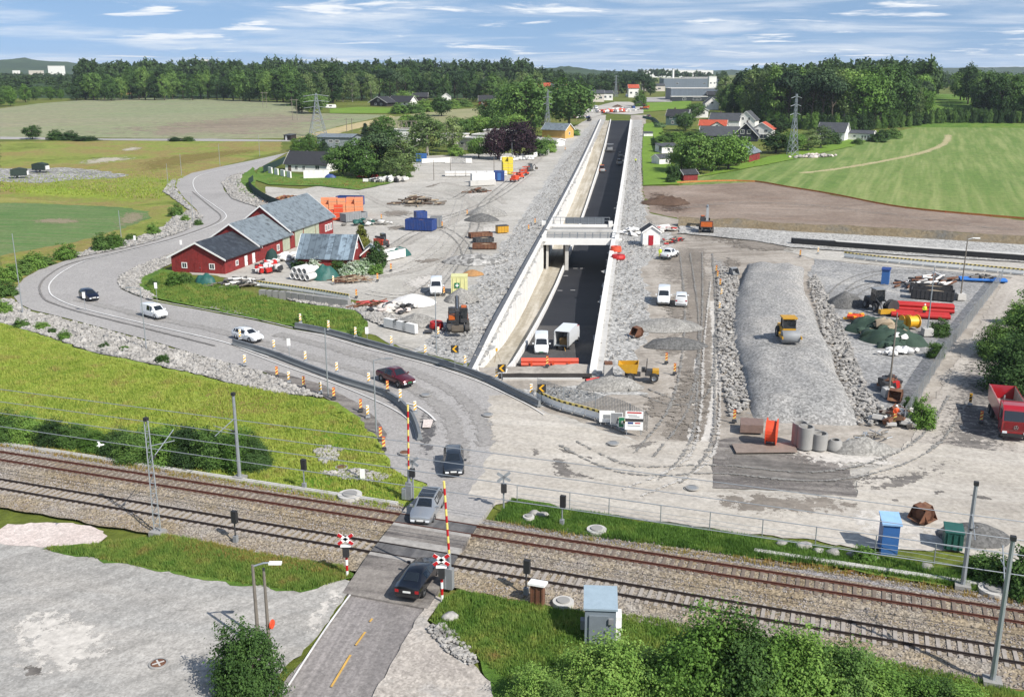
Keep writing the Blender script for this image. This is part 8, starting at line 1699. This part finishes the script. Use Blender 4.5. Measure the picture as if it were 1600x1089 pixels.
heap((1452,446),'tangle of black pipes, white sacks and scrap at the back of the compound','scrap_heap','scrap heap',110,(2.2,.18,.6),(6.,2.4),(M_mach_dark,M_sack,M_rust),12,'bar',1.2); heap((1408,553),'row of white sacks lying below the green netting','sack_heap','sack heap',26,(1.,.8,.6),(3.,.9),(M_sack,),13,'rock',.3); heap((1340,503),'yellow hoses and plates left of the green netting','hose_heap','hose heap',26,(1.4,.5,.3),(1.8,1.2),(M_sign_yel,M_orange),14,'box',.3); heap((1390,610),'rusty and red machine parts beside the nearest leaning pole','machine_scrap','scrap heap',26,(1.,.7,.6),(1.5,1.),(M_rust,M_mach_dark,M_redp),15,'box',.6)
heap((1405,660),'rubble and planks at the lower end of the mesh fence','rubble_heap','rubble heap',60,(1.4,.6,.4),(2.6,1.8),(M_conc,M_wood,M_rust),16,'box',.4); heap((1360,690),'small stakes and scrap behind the concrete pipes','stake_heap','scrap heap',30,(1.2,.05,.4),(3.5,1.),(M_wood,M_galv),17,'bar',.5); heap((1535,440),'dark scrap pieces beside the blue pipe bundle','scrap_heap','scrap heap',40,(1.5,.2,.5),(3.,1.2),(M_mach_dark,M_wood),18,'bar',.5); heap((1035,362),'white sheets and formwork between bridge and red doored hut','formwork_heap','formwork',0 or 26,(2.,1.4,.2),(4.,1.6),(M_sack,M_conc,M_redp),19,'box',.3); heap((1052,380),'red and grey fittings behind the white pickup','fittings_heap','scrap heap',40,(1.4,.15,.4),(4.,1.2),(M_redp,M_mach_dark,M_tim),20,'bar',.4); heap((992,366),'white formwork panels laid at the right end of the bridge','formwork_heap','formwork',22,(3.6,1.2,.2),(3.4,1.8),(M_sack,M_conc_white),21,'box',.3)
heap((905,185),'mixed materials far up the gravel left of the sunken road','material_heap','material heap',60,(2.,1.,.8),(9.,6.),(M_blue,M_sack,M_rust,M_conc),22,'box',.6); heap((965,175),'mixed barriers and materials at the far end of the works','material_heap','material heap',120,(3.5,1.,1.),(26.,9.),(M_sack,M_conc_white,M_grey_mach,M_orange),23,'box',.6); heap((1275,246),'pale stones in the weeds right of the pylon','stone_heap','stone heap',60,(1.8,1.4,1.1),(10.,2.4),(M_stone,M_pink),25,'rock',.6)
def tarp(px,label,rx,ry,h,mat,rz=0.,seed=1,z0=None):
 o = mound('tarpaulin',label,'tarpaulin',px,rx,ry,h,mat,rz,seed,2.6,30,rough=.3); o.location.z += GZ0 - .25; return o
tarp((509,436),'teal tarpaulin draped over a rounded stack right of the white pipes',2.4,1.9,1.9,M_teal,.2,31); tarp((321,445),'teal tarpaulin at the foot of the low red barn gable',2.,1.2,1.5,M_teal,-.2,32); tarp((575,278),'long bright red tarpaulin on the grass before the yard trees',4.,.9,1.2,M_redp,.05,33); tarp((516,279),'dark blue tarpaulin on the grass before the white house',2.2,.9,1.1,M_blue,0,34); tarp((622,400),'dark green tarpaulin over the load behind the lean-to shed',2.6,1.8,1.4,M_teal,.3,35); tarp((425,409),'dark green tarpaulin hung beside the pale barn doors',1.3,1.,2.,M_teal_dark,0,36)
tarp((1372,520),'dark green netting over the upper heap in the compound',4.4,2.2,1.7,M_net,-.3,37); tarp((1395,536),'dark green netting over the lower long heap in the compound',4.6,1.9,1.6,M_net,-.35,38); tarp((1352,512),'dark green netting over the leftmost heap in the compound',2.4,1.6,1.3,M_net,.3,39)
heap((1382,526),'lumpy bundles wrapped in dark green netting on the netted heaps','netted_bundles','bundles',44,(2.2,1.5,1.2),(4.6,2.2),(M_net,M_net,M_tim),41,'rock',1.5); heap((1408,540),'netted rolls at the lower right end of the netted heaps','netted_bundles','bundles',20,(2.2,1.3,1.1),(3.,1.),(M_net,M_net,M_net,M_sack),42,'rock',1.1)
def pipes(px,label,rz,n,rows,L,r,mat,name='pipe_stack',cat='pipe stack',hollow=True,gap=0.):
 g = spot(px); t = thing(name,label,cat,g,rz)
 for k in range(rows):
  for i in range(n - k):
   y = (i - (n - k - 1) / 2) * (2 * r + gap); z = r + k * r * 1.75; m = MB()
   m.lathe([(r * .82,-L / 2),(r,-L / 2),(r,L / 2),(r * .82,L / 2),(r * .82,-L / 2)] if hollow else [(.001,-L / 2),(r,-L / 2),(r,L / 2),(.001,L / 2)],(0,y,z),14,'X'); m.build('pipe',mat,t,40)
 return t
pipes((478,437),'stack of white plastic pipes left of the teal tarpaulin',R(60),4,2,3.2,.55,M_sack)
g = on_road(859,571); t = pipes((859,571),'bundle of bright orange red pipes across the sunken road end',R(-1),3,2,7.2,.24,paint('pipe_orange',col('#e8644a',.7),.5)); t.location = (g.x,g.y,g.z)
for s in (-2.3,.4,2.4): MB().box((s,-.9,.45),(.24,.05,.8)).build('marker_strip',M_orange,t)
t = pipes((1445,488),'upper bundle of red pipes in the compound',R(-16),4,2,7.6,.3,M_redp); pipes((1437,497),'lower bundle of red pipes in the compound',R(-16),4,1,7.8,.3,M_redp); pipes((1535,441),'bundle of bright blue pipes at the upper end of the mesh fence',R(-14),4,1,7.2,.24,paint('pipe_blue',col('#2f7fd8',.68),.5))
box_thing('flat_skip','long black skip loaded with boards behind the red pipes','skip',(1422,468),(1490,474),2.2,1.4,M_mach_dark,M_tim,True); box_thing('flat_skip','long black skip with pale planks, upper one in the compound','skip',(1420,459),(1488,464),2.,1.2,M_mach_dark,M_tim,True)
for i,(pl,pr) in enumerate((((736,374),(770,372)),((744,382),(772,380)),((738,391),(776,391)))): box_thing('flat_skip',('rusty flat skip, uppermost of three beside the sunken road','rusty flat skip, middle of three beside the sunken road','pale loaded flat skip, lowest of three beside the sunken road')[i],'skip',pl,pr,2.,.9,(M_rust,M_mach_dark,M_rust)[i],(M_rust,M_tim,M_tim)[i],True)
box_thing('generator','yellow and black generator above the rusty flat skips','generator',(778,366),(795,365),1.6,1.4,M_mach_yellow,M_mach_dark); box_thing('sack_container','white sided open container with green sheeting behind the lean-to shed','container',(603,410),(634,403),2.4,1.5,M_conc_white,M_teal,True)
def crates(px,label,nx,ny,nz,s,mat,rz,grp,lab2):
 g = spot(px); rs = random.Random(nx * 7 + nz)
 k = 0
 for i in range(nx):
  for j in range(ny):
   for q in range(nz - (1 if (i + j) % 3 == 0 and nz > 1 else 0)):
    x,y = (i - nx / 2) * s[0] * 1.06,(j - ny / 2) * s[1] * 1.06; c,sn = math.cos(rz),math.sin(rz); t = thing('crate',lab2,'crate',(g[0] + x * c - y * sn,g[1] + x * sn + y * c,g[2] + q * s[2] * 1.02),rz + rs.uniform(-.03,.03),grp); MB().box((0,0,s[2] / 2),s).build('crate_body',mat,t); MB().box((0,0,s[2] * .5),(s[0] * 1.02,s[1] * 1.02,.1)).build('strap',M_tim,t)
crates((542,336),'',5,2,3,(1.9,1.7,1.3),paint('orange_crate',col('#f09a6c',.74),.7,var=.12),R(5),'orange crates behind the largest barn','orange wrapped crate in the stack behind the largest red barn'); crates((530,344),'',2,1,3,(2.,1.6,1.1),M_orange,R(5),'bright orange crates','brighter orange crate in the front column of the orange stack'); crates((796,272),'',2,2,4,(1.6,1.6,1.3),paint('yellow_crate',col('#e8d23c',.75),.6),R(10),'yellow crates','yellow crate in the stack between blue container and orange lifts'); crates((752,275),'',6,2,1,(3.2,1.6,1.3),M_sack,R(3),'white pallets','white wrapped pallet in the row behind the concrete blocks')
def reel(px,label,r,w,mat,rz,flat=False):
 g = spot(px); t = thing('cable_reel',label,'cable reel',g,rz)
 if flat: MB().lathe([(.3,0),(r,0),(r * 1.02,.3),(r * .9,w),(.3,w)],(0,0,0),20).build('coil',mat,t); return
 for s in (-1,1): MB().lathe([(.001,s * w / 2),(r,s * w / 2),(r,s * (w / 2 - .06)),(.001,s * (w / 2 - .06))],(0,0,r),20,'Y').build('flange',mat,t)
 MB().lathe([(r * .8,-w / 2),(r * .8,w / 2)],(0,0,r),20,'Y').build('coil',mat,t)
reel((682,514),'bright red coil of cable lying on the stones',.95,.8,M_redp,0,True); reel((1204,697),'upright orange cable reel beside the concrete pipes',1.25,1.0,M_orange,R(70)); reel((966,406),'crumpled red hose coil beside the right wall, lower',1.3,.7,M_redp,0,True); reel((962,395),'red netting roll beside the right wall, upper',1.1,1.,M_orange,0,True); reel((1392,492),'dark cable reel left of the red pipe bundles',1.,.8,M_mach_dark,R(20)); reel((1424,516),'yellow drum on the green netting, right of two',.95,1.5,M_sign_yel,R(100)); reel((1414,514),'yellow drum on the green netting, left of two',.85,1.2,M_sign_yel,R(100))
def ring(px,label,r,h,cone=False):
 g = spot(px); t = thing('concrete_pipe',label,'concrete pipe',g); pr = [(r * .78,.1),(r,0),(r,h * .9),(r * .96,h),(r * .78,h),(r * .78,.1)] if not cone else [(r * .8,.05),(r,0),(r,h * .4),(r * .55,h),(r * .4,h),(r * .6,h * .4),(r * .8,.05)]; MB().lathe(pr,(0,0,0),22).build('pipe_wall',M_conc_grey,t,40); MB().lathe([(.001,.15),(r * .8,.15)],(0,0,0),22).build('dark_bottom',M_mach_dark,t)
ring((1248,697),'tall concrete pipe, leftmost and rearmost of the row',.72,2.1); ring((1257,703),'tall concrete pipe in front of its twin at the left of the row',.74,2.1); ring((1272,698),'concrete pipe behind, second pair of the row',.72,1.3); ring((1279,704),'concrete pipe in front, second pair of the row',.74,1.5); ring((1304,704),'low conical concrete manhole ring at the right of the row',.85,.85,True)
for px,r,lab in (((547,781),1.0,'raised concrete manhole left of the crossing beside the far track'),((932,836),.75,'raised concrete manhole on the verge right of the crossing'),((826,816),.45,'small concrete manhole beside the crossing cross back'),((880,950),.7,'concrete manhole beside the rusty cabinet'),((1552,930),1.0,'raised concrete manhole between the right hand masts')):
 g = spot(px); t = thing('manhole',lab,'manhole',g); MB().lathe([(.001,.3),(r,.3),(r,-.2)],(0,0,0),22).build('rim',M_conc,t); MB().lathe([(.001,.4),(r * .6,.4),(r * .62,.28)],(0,0,0),22).build('lid',M_conc_grey,t)
for px,lab in (((665,620),'manhole cover in the road beside the dark red pickup'),((762,651),'manhole cover in the road above the grey estate car'),((958,696),'manhole cover on the dusty apron below the site sign'),((1081,766),'manhole cover on the dusty apron left of the dark asphalt'),((248,1042),'reddish manhole cover with a cross in the gravel lot'),((632,711),'reddish manhole cover on the lane left of the crossing'),((717,797),'dark manhole cover on the road before the crossing'),((534,734),'rusty manhole cover on the grass left of the crossing')):
 g = spot(px,GZ0 + .03); t = thing('manhole_cover',lab,'manhole cover',g); rd = 'reddish' in lab or 'rusty' in lab; MB().lathe([(.001,.02),(.42,.02),(.44,-.05)],(0,0,0),20).build('cover',M_rust if rd else M_grey_mach,t); MB().lathe([(.45,.03),(.56,.03),(.58,-.05)],(0,0,0),20).build('frame',M_conc_grey,t)
 if 'cross in' in lab: MB().box((0,0,.035),(.7,.1,.02),.6).box((0,0,.036),(.7,.1,.02),2.17).build('cross_mark',M_conc,t)
for i,(px,lab,rz) in enumerate((((1434,818),'rusty clamshell half lying open on the apron, left one',.4),((1447,818),'rusty clamshell half lying open on the apron, right one',2.2),((992,528),'rusty orange digger bucket on the crushed stone',.5),((1397,630),'brown digger bucket behind the nearest leaning pole',1.),((1148,432),'grey digger bucket at the head of the embankment',2.))): g = spot(px); t = thing('digger_bucket',lab,'digger bucket',(g[0],g[1],g[2] + 1.1),rz); bucket(t,(0,0,0),1.3,1.2,M_rust if i != 4 else M_grey_mach)
def plate(pix,label,mat,th=.06,name='steel_plate',cat='steel plate'): P_ = [G(*p) for p in pix]; c = sum(P_,Vector()) / len(P_); m = MB(); n = len(P_); m.add([(p.x - c.x,p.y - c.y,GZ0 + .03) for p in P_] + [(p.x - c.x,p.y - c.y,GZ0 + .03 + th) for p in P_],[tuple(range(n,2 * n))] + [(i,(i + 1) % n,n + (i + 1) % n,n + i) for i in range(n)]); tag(m.build(name,mat,None,None,(c.x,c.y,c.z)),label,cat)
plate([(1143,698),(1240,696),(1246,711),(1150,712)],'long brownish steel plate below the orange cable reel',paint('worn_plate',col('#a8978a',.64),.7,.2,var=.2)); plate([(1156,668),(1192,670),(1192,681),(1156,680)],'raised brown plate left of the orange cable reel',paint('worn_plate_red',col('#9c8378',.62),.7,.2,var=.2),.8); plate([(663,519),(676,519),(676,523),(663,523)],'black plate left of the red cable coil',M_mach_dark); plate([(662,660),(677,660),(673,672),(660,672)],'pinkish plate on the dark patch beside the median barrier',M_pink)
g = spot((950,590)); t = thing('concrete_chamber','grey concrete chamber with rust coloured lid at the sunken road corner','concrete chamber',g); MB().box((0,0,.7),(1.,1.,1.4)).build('chamber',M_conc,t); MB().box((0,0,1.5),(.9,.9,.25)).build('lid',M_rust,t); pipes((926,599),'short red pipe beside the concrete chamber',R(25),1,1,1.8,.2,M_redp,'red_pipe','pipe')
# ---- people
def person(px,label,vest,legs,helmet,pose=0.,z=None,rz=0.):
 g = G(*px); loc = (g.x,g.y,g.z + GZ0) if z is None else (px[0],px[1],z); t = thing('person',label,'person',loc,rz)
 V = [(0,0,.95),(0,0,1.15),(0,0,1.4),(0,0,1.52),(0,.01,1.66),(.1,0,.9),(.13,.03 + pose * .1,.5),(.14,pose * .2,.07),(.15,-.14 + pose * .2,.04),(-.1,0,.9),(-.13,-.02,.5),(-.14,-pose * .15,.07),(-.15,-.14 - pose * .15,.04),(.2,0,1.4),(.27,.02,1.12),(.25,-.16,.9),(-.2,0,1.4),(-.27,.02,1.12),(-.24,-.2,.95)]
 E_ = [(0,1),(1,2),(2,3),(3,4),(0,5),(5,6),(6,7),(7,8),(0,9),(9,10),(10,11),(11,12),(2,13),(13,14),(14,15),(2,16),(16,17),(17,18)]; Rr = [.16,.16,.17,.07,.11,.10,.075,.055,.05,.10,.075,.055,.05,.08,.06,.045,.08,.06,.045]
 me = bpy.data.meshes.new('body'); me.from_pydata(V,E_,[]); o = link('body',me,paint('skin',col('#c99a7c',.7),.7),t); sk = o.modifiers.new('skin','SKIN'); me.skin_vertices[0].data[0].use_root = True
 for i,r in enumerate(Rr): me.skin_vertices[0].data[i].radius = (r,r * .8)
 ss = o.modifiers.new('sub','SUBSURF'); ss.levels = ss.render_levels = 1
 m = MB(); m.lathe([(.17,.92),(.205,1.1),(.225,1.35),(.2,1.46),(.09,1.5)],(0,0,0),14); m.v = [(x,y * .78,zz) for x,y,zz in m.v]; m.build('jacket',vest,t,60)
 for k,s in enumerate((1,-1)): MB().tube([V[13] if s > 0 else V[16],V[14] if s > 0 else V[17],V[15] if s > 0 else V[18]],[.095,.075,.06],8).build('sleeve',vest,t,60); MB().tube([V[5] if s > 0 else V[9],V[6] if s > 0 else V[10],V[7] if s > 0 else V[11]],[.125,.1,.085],8).build('trouser_leg',legs,t,60)
 MB().lathe([(.001,1.83),(.08,1.81),(.125,1.74),(.13,1.69),(.15,1.685)],(0,0,0),14).build('helmet',helmet,t,50)
M_hiv = paint('hi_vis_yellow',col('#d8e83c',.8),.7); M_hio = paint('hi_vis_orange',col('#f0622c',.76),.7)
person((1031,404),'worker in yellow-green hi-vis clothing behind the white pickup',M_hiv,M_hiv,M_sign_white,.2); person((1443,497),'worker in yellow jacket beside the red pipe bundles',M_hiv,M_mach_dark,M_sign_white); person((1398,663),'worker in orange clothing at the lower mesh fence',M_hio,M_hio,M_sign_white,.3)
p = on_road(943,240); person((p.x,p.y),'worker in yellow jacket beside the asphalt paver',M_hiv,M_mach_dark,M_sign_white,0,p.z); p = on_road(941,262); person((p.x - .5,p.y + 3),'worker in yellow jacket behind the orange road roller',M_hiv,M_mach_dark,M_sign_white,.2,p.z); person((993,256),'worker in yellow jacket on the crushed stone right of the wall',M_hiv,M_mach_dark,M_sign_white)
def surveying():
 p = Vector(G(776,553,-1.2)); t = thing('survey_tripod','yellow topped survey tripod on the pale path end','tripod',(p.x,p.y,path_z(p.y) + .02))
 for k in range(3): a = k * 2.1; MB().tube([(0,0,1.5),(.55 * math.cos(a),.55 * math.sin(a),0)],.03,5).build('tripod_leg',M_tim,t)
 MB().box((0,0,1.65),(.25,.25,.35)).build('instrument',M_sign_yel,t)
surveying()
def gull():
 p = G(157,700,9.); t = thing('gull','white gull gliding low over the hedge beside the railway','bird',(p.x,p.y,9.2),.5); m = MB().tube([(-.22,0,0),(0,0,.02),(.2,0,.02),(.27,0,.02)],[.02,.07,.05,.015],8)
 for s in (-1,1): m.add([(.08,0,.04),(-.07,0,.04),(-.12,s * .35,.16),(-.02,s * .35,.16),(-.16,s * .68,.08)],[(0,1,2,3),(3,2,4)])
 m.build('body',M_sign_white,t)
gull()
